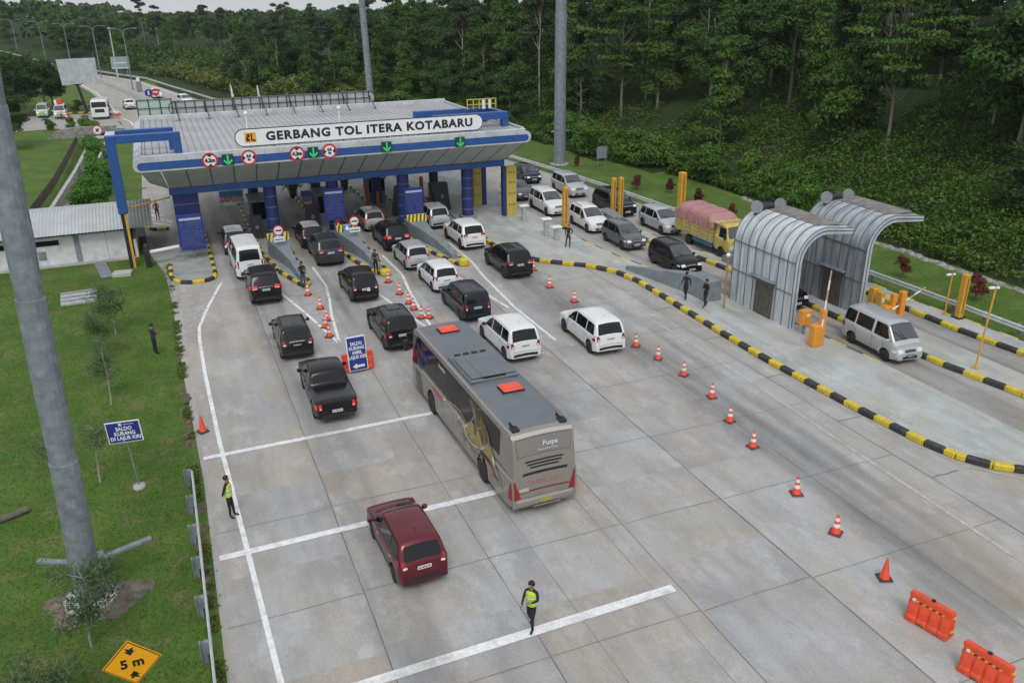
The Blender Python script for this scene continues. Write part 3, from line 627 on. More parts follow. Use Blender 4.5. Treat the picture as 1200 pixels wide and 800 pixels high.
# name board
sb = empty('name_board', (13.6, 60.9, 7.4), 0, 'long white capsule name board in dark capitals on top of the toll gate', 'sign')
b = MB(); slabY(b, stadium(-8.93, 8.93, .05, 1.13, 12), 0, .12, M_['sign_white']); o_panel = b.build('panel', sb)
b = MB(); slabY(b, stadium(-8.99, 8.99, -.01, 1.19, 12), .03, .10, M_['ink']); b.build('rim', sb)
for i in range(11):
    b = MB(); x = -8+1.6*i; b.tube((x, .2, -.2), (x, .15, .6), .03, n=6, m=M_['dark_metal']); b.tube((x+.15, .9, -.12), (x, .15, .55), .025, n=6, m=M_['dark_metal']); b.build('support', sb)
text('lettering', 'GERBANG TOL ITERA KOTABARU', .80, M_['ink'], sb, face_T(.62, -.012, .59), bold=.034, sx=1.10, spacing=1.15)
b = MB(); b.box(-8.33, -.02, .27, -7.57, -.003, .93, M_['diamond'])
for x0, z0, x1, z1 in ((-8.25, .35, -8.08, .62), (-8.18, .62, -7.98, .84), (-7.92, .36, -7.82, .88), (-7.8, .34, -7.64, .46), (-8.08, .35, -8.0, .5)):
    b.box(x0, -.032, z0, x1, -.022, z1, M_['ink'])
b.build('emblem', sb)
rsb = empty('rear_board', (9.9, 79.95, 7.35), 0, 'long grey back of the second name board at the rear roof edge', 'sign')
b = MB(); slabY(b, stadium(-8.9, 9.1, .12, 1.3, 12), .12, .2, mat('board back', (.36, .37, .38), .6, var=.15, vscale=1.2)); b.build('panel', rsb)
b = MB()
x = -8.3
while x < 8.6: b.box(x-.035, .06, .14, x+.035, .115, 1.28, M_['dark_metal']); x += .78
for z in (.14, .70, 1.26): b.box(-8.5, .02, z-.03, 8.7, .055, z+.03, M_['dark_metal'])
for k in (-1, 1):
    for i in range(12):
        a0, a1 = math.pi*i/12, math.pi*(i+1)/12; cx = -8.31 if k < 0 else 8.51
        f = lambda a: (cx+k*.58*math.sin(a), .09, .71+.58*math.cos(a))
        b.tube(f(a0), f(a1), .035, n=5, m=M_['dark_metal'])
b.build('frame', rsb)
gp = empty('screen_panel', (-.05, 79.95, 7.3), 0, 'small pale green translucent screen in dark frame at left rear of the canopy', 'panel')
b = MB(); b.box(-1.4, .1, .2, 1.35, .13, 1.55, mat('pale green sheet', (.38, .48, .42), .35)); b.build('sheet', gp)
b = MB()
for i in range(4): x = -1.4+2.75*i/3; b.box(x-.04, .03, -.1, x+.04, .095, 1.6, M_['dark_metal'])
for z in (.2, .85, 1.55): b.box(-1.4, .0, z-.03, 1.35, .028, z+.03, M_['dark_metal'])
b.build('frame', gp)
# lane signals and limit signs on the stripe
def disc(b, x, y, z, r, m, n=24, t=.02, yaw=0):
    T = Matrix.Translation((x, y, z)) @ Matrix.Rotation(yaw, 4, 'Z')
    b.add([(r*math.cos(2*math.pi*i/n), 0, r*math.sin(2*math.pi*i/n)) for i in range(n)]+[(r*math.cos(2*math.pi*i/n), t, r*math.sin(2*math.pi*i/n)) for i in range(n)], [tuple(range(n)), tuple(range(2*n-1, n-1, -1))]+[(i, i+n, (i+1) % n+n, (i+1) % n) for i in range(n)], m, False, T)
def limit_sign(px, py, s, notch, lab):
    p = onY(px, py, 59.9); t = empty('height_limit_sign' if notch == 'v' else 'width_limit_sign', p, 0, lab, 'sign', 'round limit signs on the canopy edge')
    b = MB(); disc(b, 0, -.06, 0, .50, M_['sign_white'], 28, .05); b.build('plate', t)
    b = MB()
    for i in range(28):
        a0, a1 = 2*math.pi*i/28, 2*math.pi*(i+1)/28; q = [(r*math.cos(a), -.075, r*math.sin(a)) for r, a in ((.39, a0), (.51, a0), (.51, a1), (.39, a1))]
        b.add(q+[(x, -.055, z) for x, y, z in q], [(0, 1, 2, 3), (4, 7, 6, 5), (1, 5, 6, 2), (0, 3, 7, 4)], M_['red'])
    b.build('red_ring', t)
    for k in (-1, 1):
        b = MB(); tri = [(-.2, 0), (.2, 0), (0, .2)]
        q = [(x, k*(.41-z)) for x, z in tri] if notch == 'v' else [(k*(.41-z), x) for x, z in tri]
        b.add([(x, -.085, z) for x, z in q]+[(x, -.06, z) for x, z in q], [(0, 1, 2), (2, 1, 0), (3, 4, 5), (0, 1, 4, 3), (1, 2, 5, 4), (2, 0, 3, 5)], M_['ink']); b.build('arrowhead', t)
    text('lettering', s, .33 if notch == 'v' else .23, M_['ink'], t, face_T(0, -.09, 0), bold=.018)
limit_sign(246, 188, '4.2m', 'v', 'round 4.2 m height limit sign at the left end of the canopy stripe')
limit_sign(348, 180, '4.2m', 'v', 'round 4.2 m height limit sign right of the middle of the capital lettering start')
limit_sign(291.5, 184.5, '2.5\nm', 'h', 'round 2.5 m width limit sign right of the leftmost green arrow')
limit_sign(386, 177, '2.5\nm', 'h', 'round 2.5 m width limit sign right of the second green arrow')
for k, (px, py) in enumerate(((267, 187), (367, 178.5), (453, 172), (539, 166.5))):
    p = onY(px, py, 59.9); t = empty('lane_signal', p, 0, ['green down arrow lane signal, leftmost, between two round signs', 'green down arrow lane signal between the second pair of round signs', 'green down arrow lane signal under the capital word ITERA', 'green down arrow lane signal at the right end below the name board'][k], 'signal', 'green arrow lane signals')
    b = MB(); b.box(-.36, -.1, -.36, .36, .08, .36, M_['green_box'], bev=.03); b.build('housing', t)
    b = MB(); T = None
    for x0, z0, x1, z1, ww in ((0, .32, 0, -.25, .055), (0, -.3, -.26, -.02, .055), (0, -.3, .26, -.02, .055)):
        d = Vector((x1-x0, 0, z1-z0)).normalized(); n_ = Vector((-d.z, 0, d.x))*ww
        q = [Vector((x0, -.115, z0))+n_, Vector((x0, -.115, z0))-n_, Vector((x1, -.115, z1))-n_, Vector((x1, -.115, z1))+n_]
        b.add(q+[v+Vector((0, .012, 0)) for v in q], [(0, 1, 2, 3), (3, 2, 1, 0)], M_['green_led'])
    b.build('arrow', t)
# ------------------------------------------------------------------ blue portal frames either side of the canopy
pf = empty('portal_frame', (-3.05, 60.6, 0), 0, 'tall blue portal frame standing on grass and hooking over the left canopy end', 'frame')
b = MB(); b.box(-.30, -.3, 3.7, .30, .3, 8.75, M_['blue'], bev=.03); b.build('post', pf)
b = MB(); b.box(-.2, -.2, 0, .02, .2, 3.7, M_['ink']); b.box(.022, -.2, 0, .17, .2, 3.7, M_['post_yellow']); b.build('lower_post', pf)
b = MB(); b.box(.30, -.3, 8.25, 4.25, .2, 8.75, M_['blue'], bev=.02); b.box(3.75, -.3, 7.3, 4.25, .2, 8.24, M_['blue'], bev=.02); b.build('front_beam', pf)
b = MB(); b.box(-.28, 2.1, 8.25, 3.9, 2.6, 8.75, M_['blue'], bev=.02); b.box(3.5, 2.1, 7.3, 3.89, 2.6, 8.24, M_['blue']); b.box(-.29, .31, 8.26, .29, 2.09, 8.74, M_['steel_white'], bev=.02); b.build('rear_beam', pf)
b = MB(); b.tube((.1, 0, 4.0), (3.0, 2.4, 4.0), .05, n=6, m=M_['post_yellow']); b.tube((.1, 0, 5.1), (1.6, .8, 5.1), .04, n=6, m=M_['wood']); b.build('tie_bar', pf)
pf = empty('portal_frame', (25.2, 62.9, 0), 0, 'blue portal frame with yellow slatted panels at the right canopy end', 'frame')
def ypanel(b, x, y, w_, h):
    b.box(x-w_/2, y-.3, .1, x+w_/2, y+.3, h, M_['post_yellow'])
    return b
YP = mat('pale yellow panel', (.55, .44, .08), .6, var=.2, vscale=2, dirt=((.28, .25, .10), .6), dscale=2)
def slat(x, y, w_, z1, name):
    b = MB(); b.box(x-w_/2, y-.22, .15, x+w_/2, y+.22, z1, YP)
    for i in range(4):
        xx = x-w_/2+w_*(i+.5)/4; b.box(xx-.045, y-.26, .2, xx+.045, y-.222, z1-.04, YP)
    for z in (1.0, 1.9, 2.8, 3.6):
        for i in range(3): xx = x-w_/2+w_*(i+1)/4; b.box(xx-.03, y-.275, z, xx+.03, y-.262, z+.14, M_['ink'])
    b.build(name, pf)
slat(.3, -.2, .85, 4.15, 'yellow_panel'); slat(-1.0, 4.2, .7, 4.15, 'yellow_panel')
b = MB(); b.box(-.42, -.45, .15, -.16, .1, 4.15, M_['navy'], bev=.02); b.build('post', pf); b = MB(); b.box(-.6, 4.0, .15, -.2, 4.5, 4.15, M_['navy'], bev=.02); b.build('post', pf)
b = MB(); b.box(-6.0, -.4, 7.85, .1, .1, 8.4, M_['blue'], bev=.02); b.box(-6.0, -.4, 7.3, -5.5, .1, 7.84, M_['blue']); b.box(-.4, -.4, 7.3, .1, .1, 7.84, M_['blue']); b.build('front_beam', pf)
b = MB(); b.box(-6.6, 2.6, 7.85, -.5, 3.1, 8.4, M_['blue'], bev=.02); b.box(-6.6, 2.6, 7.3, -6.1, 3.1, 7.84, M_['blue']); b.box(-.9, 2.6, 7.3, -.5, 3.1, 7.84, M_['blue']); b.box(-.45, .12, 7.86, -.05, 2.58, 8.39, M_['blue']); b.build('rear_beam', pf)
b = MB()
for x in (-2.4, -1.9, -1.4, -.9, -.4, 0.0): b.box(x-.035, 2.0, 8.4, x+.035, 2.07, 9.15, YP)
for z in (8.75, 9.15): b.box(-2.45, 1.99, z-.03, .05, 2.08, z+.03, YP)
b.box(-1.15, 1.96, 8.4, -.95, 2.1, 9.1, M_['sign_white']); b.box(-.62, 1.96, 8.4, -.45, 2.1, 9.1, M_['sign_white'])
b.build('railing', pf)
# ------------------------------------------------------------------ fare boards
def fare_board(px, py, Y, w_, h, z0, lab, post=False):
    p = onY(px, py, Y); t = empty('fare_board', (p.x, Y, 0), 0, lab, 'board', 'blue fare boards of the toll lanes')
    b = MB(); b.box(-w_/2, -.05, z0, w_/2, .05, z0+h, M_['board_blue'], bev=.02); b.build('frame', t)
    b = MB(); b.box(-w_/2+.07, -.062, z0+.07, w_/2-.07, -.052, z0+h-.07, mat('fare panel blue', (.022, .038, .17), .5)); b.build('panel', t)
    b = MB(); random.seed(px)
    b.box(-w_/2+.12, -.075, z0+h-.38, w_/2-.12, -.064, z0+h-.22, mat('pale blue print', (.38, .46, .62), .5))
    z = z0+h-.52
    while z > z0+.2:
        x = -w_/2+.14
        while x < w_/2-.2:
            l_ = random.uniform(.06, .22)
            if random.random() < .8: b.box(x, -.075, z, min(x+l_, w_/2-.12), -.064, z+.045, mat('faint blue print', (.075, .105, .27), .5))
            x += l_+.05
        z -= .11
    b.build('printed_rows', t)
    b = MB(); b.tube((-.05, .1, .15), (-.05, .1, z0+h-.2), .05, n=8, m=M_['galv']); b.build('post', t)
    return t
fare_board(225, 275, 60.2, 1.62, 2.45, .85, 'tall blue fare board on a pale post at the leftmost toll island', True)
fare_board(391.5, 237, 62.2, 1.5, 2.4, 1.35, 'tall blue fare board above the grey booth base on the second island')
fare_board(485.5, 245, 61.8, 1.5, 2.4, .95, 'tall blue fare board in front of the column beside the light silver minivan')
# ------------------------------------------------------------------ toll booths and lane equipment
def booth(x, y, w_, d, h, lab, sign=False, body=None):
    t = empty('toll_booth', (x, y, .15), 0, lab, 'booth', 'toll booths under the canopy')
    body = body or mat('booth dark panel', (.035, .038, .045), .5)
    b = MB(); b.box(-w_/2, -d/2, 0, w_/2, d/2, 1.0, M_['grey_paint'], bev=.02); b.box(-w_/2, -d/2, 1.0, -w_/2+.08, d/2, h, body); b.box(w_/2-.08, -d/2, 1.0, w_/2, d/2, h, body); b.box(-w_/2+.08, d/2-.08, 1.0, w_/2-.08, d/2, h, body); b.build('wall', t)
    b = MB(); b.box(-w_/2+.082, -d/2+.01, 1.002, w_/2-.082, -d/2+.04, h-.05, M_['glass']); b.build('window', t)
    b = MB(); b.box(-w_/2-.15, -d/2-.2, h, w_/2+.15, d/2+.15, h+.14, M_['galv'], bev=.02); b.build('roof', t)
    if sign:
        b = MB()
        Wd = w_+.55; b.box(-Wd/2, -d/2-.3, h+.15, Wd/2, -d/2-.24, h+.5, mat('light blue sign', (.10, .25, .55), .5))
        b.box(-Wd/2, -d/2-.3, h-.35, Wd/2, -d/2-.24, h+.149, M_['sign_white'])
        k = 8
        for i in range(k):
            xa = -Wd/2+Wd*(i+.25)/k; sl = .12*(1 if i < k/2 else -1)
            b.add([(xa-.06-sl, -d/2-.31, h-.33), (xa+.06-sl, -d/2-.31, h-.33), (xa+.06+sl, -d/2-.31, h+.14), (xa-.06+sl, -d/2-.31, h+.14)], [(0, 1, 2, 3)], M_['red'])
        b.build('striped_sign', t)
booth(6.3, 67.0, 1.5, 2.6, 2.35, 'dark toll booth behind the second column from the left, with pale roof')
booth(11.3, 67.0, 1.5, 2.6, 2.35, 'dark toll booth behind the middle fare board')
booth(16.6, 72.5, 1.4, 2.2, 2.1, 'small dark booth right of the middle fare board behind orange posts')
def striped_panel(x, y, w_, lab):
    t = empty('lane_closing_board', (x, y, 0), 0, lab, 'board', 'red and white striped boards behind the booths')
    b = MB(); b.box(-w_/2, 0, .75, w_/2, .05, 1.3, mat('light blue sign', (.10, .25, .55), .5)); b.build('blue_panel', t)
    b = MB(); b.box(-w_/2, 0, .3, w_/2, .05, .745, M_['sign_white'])
    for i in range(9):
        xa = -w_/2+w_*(i+.5)/9; sl = .1*(1 if i < 4 else -1); b.add([(xa-.06-sl, -.006, .31), (xa+.05-sl, -.006, .31), (xa+.05+sl, -.006, .735), (xa-.06+sl, -.006, .735)], [(0, 1, 2, 3)], M_['red'])
    b.build('striped_panel', t)
    b = MB(); b.box(-w_/2+.1, .05, 0, -w_/2+.16, .1, 1.2, M_['galv']); b.box(w_/2-.16, .05, 0, w_/2-.1, .1, 1.2, M_['galv']); b.build('leg', t)
striped_panel(4.9, 76.6, 2.0, 'red and white striped board with blue top across the leftmost lane')
striped_panel(11.4, 73.8, 1.9, 'red and white striped board with blue top near the potted plant')
for k, (x, y, w_, h, tilt, lab) in enumerate(((17.0, 66.6, .8, 2.4, .12, 'tall dark leaning lane cabinet left of the third fare board'), (21.0, 66.8, 1.2, 2.3, -.14, 'tall dark leaning lane cabinet left of the rightmost round column'), (9.9, 65.2, .9, 1.9, 0, 'dark equipment cabinet left of the middle fare board'), (5.6, 64.2, .8, 1.7, 0, 'dark equipment cabinet left of the second column'))):
    t = empty('lane_cabinet', (x, y, .15), 0, lab, 'cabinet', 'dark lane cabinets on the toll islands'); b = MB()
    b.add([(-w_/2, -.4, 0), (w_/2, -.4, 0), (w_/2, .4, 0), (-w_/2, .4, 0), (-w_/2+tilt*3, -.3, h), (w_/2+tilt*1.5, -.3, h), (w_/2+tilt*1.5, .3, h), (-w_/2+tilt*3, .3, h)], [(0, 3, 2, 1), (4, 5, 6, 7), (0, 1, 5, 4), (1, 2, 6, 5), (2, 3, 7, 6), (3, 0, 4, 7)], mat('cabinet grey', (.03, .032, .04), .5, var=.2)); b.build('housing', t)
    b = MB(); b.box(-.12+tilt, -.43, h*.45, .12+tilt, -.40, h*.6, M_['galv']); b.build('screen', t)
for k, (x, y, h, lab) in enumerate(((15.3, 69.6, 2.1, 'left orange lane post under the canopy near the small dark booth'), (15.9, 68.4, 1.7, 'short orange lane post in front of the small dark booth'), (20.1, 69.8, 2.3, 'tall orange lane post left of the leaning cabinet at right'), (20.6, 68.9, 1.9, 'shorter orange lane post beside the leaning cabinet at right'))):
    b = MB(); b.box(-.14, -.12, 0, .14, .12, h, mat('rusty orange', (.42, .10, .03), .6, var=.2), bev=.02); b.box(-.2, -.18, 0, .2, .18, .12, M_['dark_metal']); tag(b.build('lane_post', loc=(x, y, .15)), lab, 'post', 'orange lane posts under the canopy')
for px, py, lab in ((322, 291, 'red fire box on the booth base left of the second column'), (396, 270, 'red fire box on the grey base under the middle fare board')):
    p = onY(px-6 if px < 350 else px, py-8, 62.0); b = MB(); b.box(-.17, -.1, -.3, .17, .1, .3, mat('dark red box', (.30, .015, .03), .5), bev=.02); b.box(-.05, -.11, -.12, .06, -.10, .05, M_['refl']); tag(b.build('fire_box', loc=p), lab, 'box', 'red boxes on the toll islands')
# ------------------------------------------------------------------ crash wedges with hazard boards
def wedge(xc, tx, ty, y1, w_, lab, arrow):
    t = empty('crash_wedge', (tx, ty, .15), 0, lab, 'crash barrier', 'grey crash wedges on the toll islands')
    xa, xb = xc-tx-w_/2, xc-tx+w_/2; L_ = y1-ty; m = (xc-tx)
    b = MB()
    st = [(0, -.22, .22, .32), (L_*.45, m*.30-.24, m*.30+.24, .62), (L_*.7, m*.62-.38, m*.62+.38, .85), (L_, xa, xb, 1.12), (L_+1.2, xa, xb, 1.12)]
    rows = [[(x0, y, 0), (x0+.03, y, z), (x1-.03, y, z), (x1, y, 0)] for y, x0, x1, z in st]
    b.grid(rows, M_['grey_paint'], False); b.add(rows[0], [(0, 1, 2, 3)], M_['grey_paint']); b.add(rows[-1], [(3, 2, 1, 0)], M_['grey_paint']); b.build('wall', t)
    b = MB(); zb, zt = 1.125, 1.62; y = L_-.05; b.add([(xa-.06, y, zb), (xb+.06, y, zb), (xb+.06, y+.22, zt), (xa-.06, y+.22, zt), (xa-.06, y+.08, zb), (xb+.06, y+.08, zb), (xb+.06, y+.3, zt), (xa-.06, y+.3, zt)], [(0, 1, 2, 3), (7, 6, 5, 4), (3, 2, 6, 7), (0, 3, 7, 4), (1, 5, 6, 2), (0, 4, 5, 1)], M_['yellow'])
    k = 5; W2 = w_+.12
    for i in range(k):
        if arrow and i == 2: continue
        x0 = xa-.06+W2*(i+.15)/k; x1 = x0+W2*.42/k; s_ = W2*.35/k
        b.add([(x0-s_*.2, y-.004, zb+.002), (x1-s_*.2, y-.004, zb+.002), (x1+s_, y+.216, zt-.002), (x0+s_, y+.216, zt-.002)], [(0, 1, 2, 3)], M_['ink'])
    b.build('striped_board', t)
    if arrow:
        b = MB(); cxx = (xa+xb)/2; b.add([(cxx-.26, y-.012, zb+.03), (cxx+.26, y-.012, zb+.03), (cxx+.26, y+.20, zt-.02), (cxx-.26, y+.20, zt-.02)], [(0, 1, 2, 3)], mat('arrow sign blue', (.05, .17, .50), .5))
        b.add([(cxx, y-.018, zb+.08), (cxx+.18, y+.08, zb+.28), (cxx+.06, y+.08, zb+.28), (cxx+.06, y+.17, zt-.08), (cxx-.06, y+.17, zt-.08), (cxx-.06, y+.08, zb+.28), (cxx-.18, y+.08, zb+.28)], [(0, 1, 2, 3, 4, 5, 6)], M_['sign_white']); b.build('arrow_sign', t)
wedge(6.45, 7.0, 52.3, 58.6, 1.35, 'grey crash wedge with striped board nearest the white van', True)
wedge(11.3, 12.0, 52.6, 58.8, 1.35, 'grey crash wedge with blue arrow board beside the dark grey car', True)
wedge(16.7, 17.35, 53.0, 59.6, 1.35, 'grey crash wedge with plain yellow and black board left of the white hatchback', False)
b = MB(); b.box(-.3, -.25, .01, .35, .35, .5, M_['yellow'], bev=.08); tag(b.build('kerb_block', loc=(17.5, 51.6, 0)), 'yellow painted concrete block at the nose of the rightmost crash wedge', 'block', 'yellow nose blocks')
b = MB(); b.box(-.3, -.25, .01, .35, .35, .42, M_['yellow'], bev=.08); tag(b.build('kerb_block', loc=(12.15, 51.7, 0)), 'yellow painted concrete block at the nose of the middle crash wedge', 'block', 'yellow nose blocks')
# no-truck signs
def round_sign(x, y, z, lab, r=.36, base=.15, truck=True, plate=True, name='prohibition_sign'):
    t = empty(name, (x, y, base), 0, lab, 'sign'); z -= base
    b = MB(); b.tube((0, .05, 0), (0, .05, z+r), .035, n=8, m=M_['galv']); b.build('post', t)
    b = MB(); disc(b, 0, -.02, z, r, M_['red'], 26, .03); b.build('red_ring', t)
    b = MB(); disc(b, 0, -.032, z, r*.78, M_['sign_white'], 26, .01); b.build('plate', t)
    b = MB()
    if truck: b.box(-.19*r/.36, -.045, z-.05, .2*r/.36, -.034, z+.045, M_['ink']); b.box(.1*r/.36, -.045, z-.05, .22*r/.36, -.0345, z+.0, M_['ink'])
    else:
        b.add([(-.24, -.045, z-.16), (-.12, -.045, z-.24), (.24, -.045, z+.16), (.12, -.045, z+.24)], [(0, 1, 2, 3)], M_['ink']); b.box(-.17, -.043, z+.02, -.02, -.034, z+.18, M_['ink']); b.box(.02, -.043, z-.18, .17, -.034, z-.02, M_['ink'])
    b.build('symbol', t)
    if plate:
        b = MB(); b.box(-r*1.05, -.03, z-r-.42, r*1.05, 0, z-r-.1, M_['sign_white']); b.box(-r*.85, -.038, z-r-.30, r*.85, -.031, z-r-.24, M_['plate_ink']); b.build('text_plate', t)
p = onY(326, 270, 57.6); round_sign(p.x, 57.6, p.z, 'round red and white no truck sign in front of the second column')
p = onY(415, 259, 57.8); round_sign(p.x, 57.8, p.z, 'round red and white no truck sign above the middle crash wedge')
p = at(117, 168); p2 = onY(116, 152.5, p.y); round_sign(p.x, p.y, p2.z, 'round red ringed sign among the shrubs left of the blue portal post', r=.62, base=0, truck=False, name='prohibition_sign')
# ------------------------------------------------------------------ curved metal shelters
def shelter(x, ya, yb, z_side, Wd, H_, door, lab, dark):
    t = empty('curved_shelter', (x, (ya+yb)/2, .15), 0, lab, 'shelter', 'curved metal shelters over the right hand lanes'); Lh = (yb-ya)/2
    Rr = 1.75; th = .34; H_ -= .15
    prof = [(0, 0), (0, H_-Rr)]
    for i in range(1, 9): a = math.pi/2*i/8; prof.append((Rr-Rr*math.cos(a), H_-Rr+Rr*math.sin(a)))
    prof.append((Wd, H_-.22))
    inner = [(th, 0), (th, H_-Rr)]
    ri = Rr-th
    for i in range(1, 9): a = math.pi/2*i/8; inner.append((Rr-ri*math.cos(a), H_-Rr+ri*math.sin(a)))
    inner.append((Wd, H_-.5))
    skin = dark
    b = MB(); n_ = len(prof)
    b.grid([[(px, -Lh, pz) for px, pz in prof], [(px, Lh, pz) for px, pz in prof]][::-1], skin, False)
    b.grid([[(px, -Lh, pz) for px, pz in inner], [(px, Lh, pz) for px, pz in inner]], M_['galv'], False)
    for y, fl in ((-Lh, 1), (Lh, -1)):
        for i in range(n_-1):
            q = [(*prof[i], ), (*prof[i+1], ), (*inner[i+1], ), (*inner[i], )]; v = [(a, y, c) for a, c in q]
            b.add(v, [(0, 3, 2, 1) if fl < 0 else (0, 1, 2, 3)], M_['clad'])
    b.add([(Wd, -Lh, H_-.22), (Wd, -Lh, H_-.5), (Wd, Lh, H_-.5), (Wd, Lh, H_-.22)], [(0, 1, 2, 3)], M_['clad'])
    shell = b.build('shell', t, sharp=35)
    # standing seams and horizontal joints
    b = MB(); ns = 8
    for k in range(ns+1):
        y = -Lh+2*Lh*k/ns; y = min(max(y, -Lh+.03), Lh-.03)
        for i in range(n_-1):
            (xa, za), (xb, zb) = prof[i], prof[i+1]; d = Vector((xb-xa, 0, zb-za)).normalized(); nn = Vector((-d.z, 0, d.x))*.045
            v = [(xa, y-.015, za), (xb, y-.015, zb), (xb, y+.015, zb), (xa, y+.015, za)]; v2 = [(a+nn.x, c, e+nn.z) for a, c, e in v]
            b.add(v+v2, [(4, 5, 6, 7), (0, 1, 5, 4), (3, 7, 6, 2), (7, 6, 5, 4)], M_['clad_dark'])
    for z in (H_-Rr, 1.9): b.box(-.055, -Lh+.03, z-.025, -.002, Lh-.03, z+.025, M_['clad_dark'])
    b.build('seams', t)
    b = MB()
    for i in range(n_-1):
        (xa, za), (xb, zb) = prof[i], prof[i+1]; (xc, zc), (xd, zd) = inner[i], inner[i+1]
        f = lambda p, q, s: (p[0]+(q[0]-p[0])*s, -Lh-.012, p[1]+(q[1]-p[1])*s)
        P0, P1, Q0, Q1 = (xa, za), (xb, zb), (xc, zc), (xd, zd)
        b.add([f(P0, Q0, .40), f(P1, Q1, .40), f(P1, Q1, .56), f(P0, Q0, .56)], [(0, 1, 2, 3), (3, 2, 1, 0)], M_['blue'])
    b.build('blue_edge_trim', t)
    b = MB(); b.box(-.05, door-.75, .02, -.008, door+.75, 2.05, mat('weathered plank', (.115, .10, .075), .85, var=.5, vscale=4, stretch=(1, 6, .6)))
    for k in range(7): b.box(-.062, door-.75+.214*k, .02, -.051, door-.735+.214*k, 2.03, M_['ink'])
    b.build('door', t)
    b = MB(); b.box(-.34, door-1.0, 2.12, -.003, door+1.05, 2.2, M_['galv'], bev=.02); b.build('door_canopy', t)
    b = MB(); b.box(Rr-.2, -Lh+.5, H_-.05, Wd-.4, Lh-.4, H_+.005, mat('mossy roof stain', (.20, .19, .18), .9, var=.35, vscale=2, dirt=((.10, .11, .09), .7), dscale=1.5)); b.build('roof_patch', t)
    for k, y in ((0, Lh-.45), (1, Lh-1.35)):
        T = Matrix.Translation((Rr-.75+k*.0, y, H_+.22)) @ Matrix.Rotation(R(-22), 4, 'Z')
    for k, xx in ((0, .75), (1, 2.35)):
        q = MB(); disc(q, xx, Lh-.75, H_+.2, .34, mat('weathered disc', (.22, .24, .25), .6, var=.15, vscale=4), 22, .12, yaw=R(-20)); q.box(xx-.06, Lh-.72, H_-.25, xx+.06, Lh-.6, H_, M_['dark_metal']); q.build('disc', t)
    q = MB(); q.tube((1.15, Lh-.55, H_+.14), (1.95, Lh-.55, H_+.14), .2, .2, 14, M_['dark_metal']); q.build('tank', t)
    return t
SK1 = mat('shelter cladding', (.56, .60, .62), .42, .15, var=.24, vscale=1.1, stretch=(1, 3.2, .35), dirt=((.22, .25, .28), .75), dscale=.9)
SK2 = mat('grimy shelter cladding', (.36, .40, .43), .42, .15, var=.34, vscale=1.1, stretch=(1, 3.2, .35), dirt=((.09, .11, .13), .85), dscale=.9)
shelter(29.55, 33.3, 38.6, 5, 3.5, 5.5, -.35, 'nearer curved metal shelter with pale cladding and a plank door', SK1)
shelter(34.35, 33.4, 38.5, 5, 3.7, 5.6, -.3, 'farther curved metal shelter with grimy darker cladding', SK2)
# ------------------------------------------------------------------ low site building at left
an = empty('service_building', (-6.8, 63, 0), 0, 'low white walled building with an arched corrugated roof left of the gate', 'building')
b = MB(); b.box(-9.5, 0, 0, 3.75, .2, 2.0, M_['white_paint']); b.box(-9.5, 5.8, 0, 4.6, 6.0, 2.0, M_['white_paint']); b.box(3.9, 0, 0, 4.1, 5.8, 1.3, M_['white_paint']); b.box(-9.5, .19, 0, -9.3, 5.8, 2, M_['white_paint']); b.box(.2, -.04, 0, .55, -.002, 2.0, M_['grey_paint'])
for x in (-7.5, -5, -2.5, 2.2): b.box(x, -.006, 0, x+.03, -.002, 2, M_['galv'])
b.build('wall', an)
b = MB(); b.box(-8.2, -.035, 1.45, -.7, -.008, 1.8, M_['glass']); b.build('window', an)
b = MB(); b.box(-9.5, -.35, 0, 3.9, -.05, .12, M_['concrete_pale']); b.build('apron', an)
b = MB(); b.box(-2.1, -.03, .5, -1.6, -.007, 1.1, M_['galv'], bev=.01); b.tube((-4.6, -.25, .3), (-4.6, -.25, 2.2), .04, n=6, m=M_['galv']); b.build('meter_box', an)
def arch(x0, x1, m, name):
    b = MB(); rows = []; n_ = int((x1-x0)/.11)
    for i in range(n_+1):
        x = x0+(x1-x0)*i/n_; dz = .045*(i % 2)
        rows.append([(x, -.75+7.4*j/14, 2.02+1.25*math.sin(math.pi*(.04+.92*j/14))**.8+dz) for j in range(15)])
    b.grid(rows, m, False); b.build(name, an)
arch(-9.8, 3.85, mat('corrugated sheet', (.44, .46, .47), .5, .1, var=.12, vscale=.9, dirt=((.24, .25, .25), .5), dscale=.5), 'roof')
arch(3.87, 5.35, mat('dark corrugated sheet', (.16, .175, .155), .6, .1, var=.2, vscale=.9), 'dark_roof_end')
b = MB(); b.tube((-2.0, 60.35, .95), (.0, 60.9, 1.0), .13, .13, 10, M_['sign_white']); b.box(-2.25, 60.0, 0, -1.9, 60.6, 1.25, M_['dark_metal'], bev=.03); b.box(-2.2, 60.1, 1.25, -1.95, 60.5, 1.55, M_['kerb_black'], bev=.05)
tag(b.build('boom_gate'), 'white barrier arm across the hard shoulder beside the white wall', 'barrier')
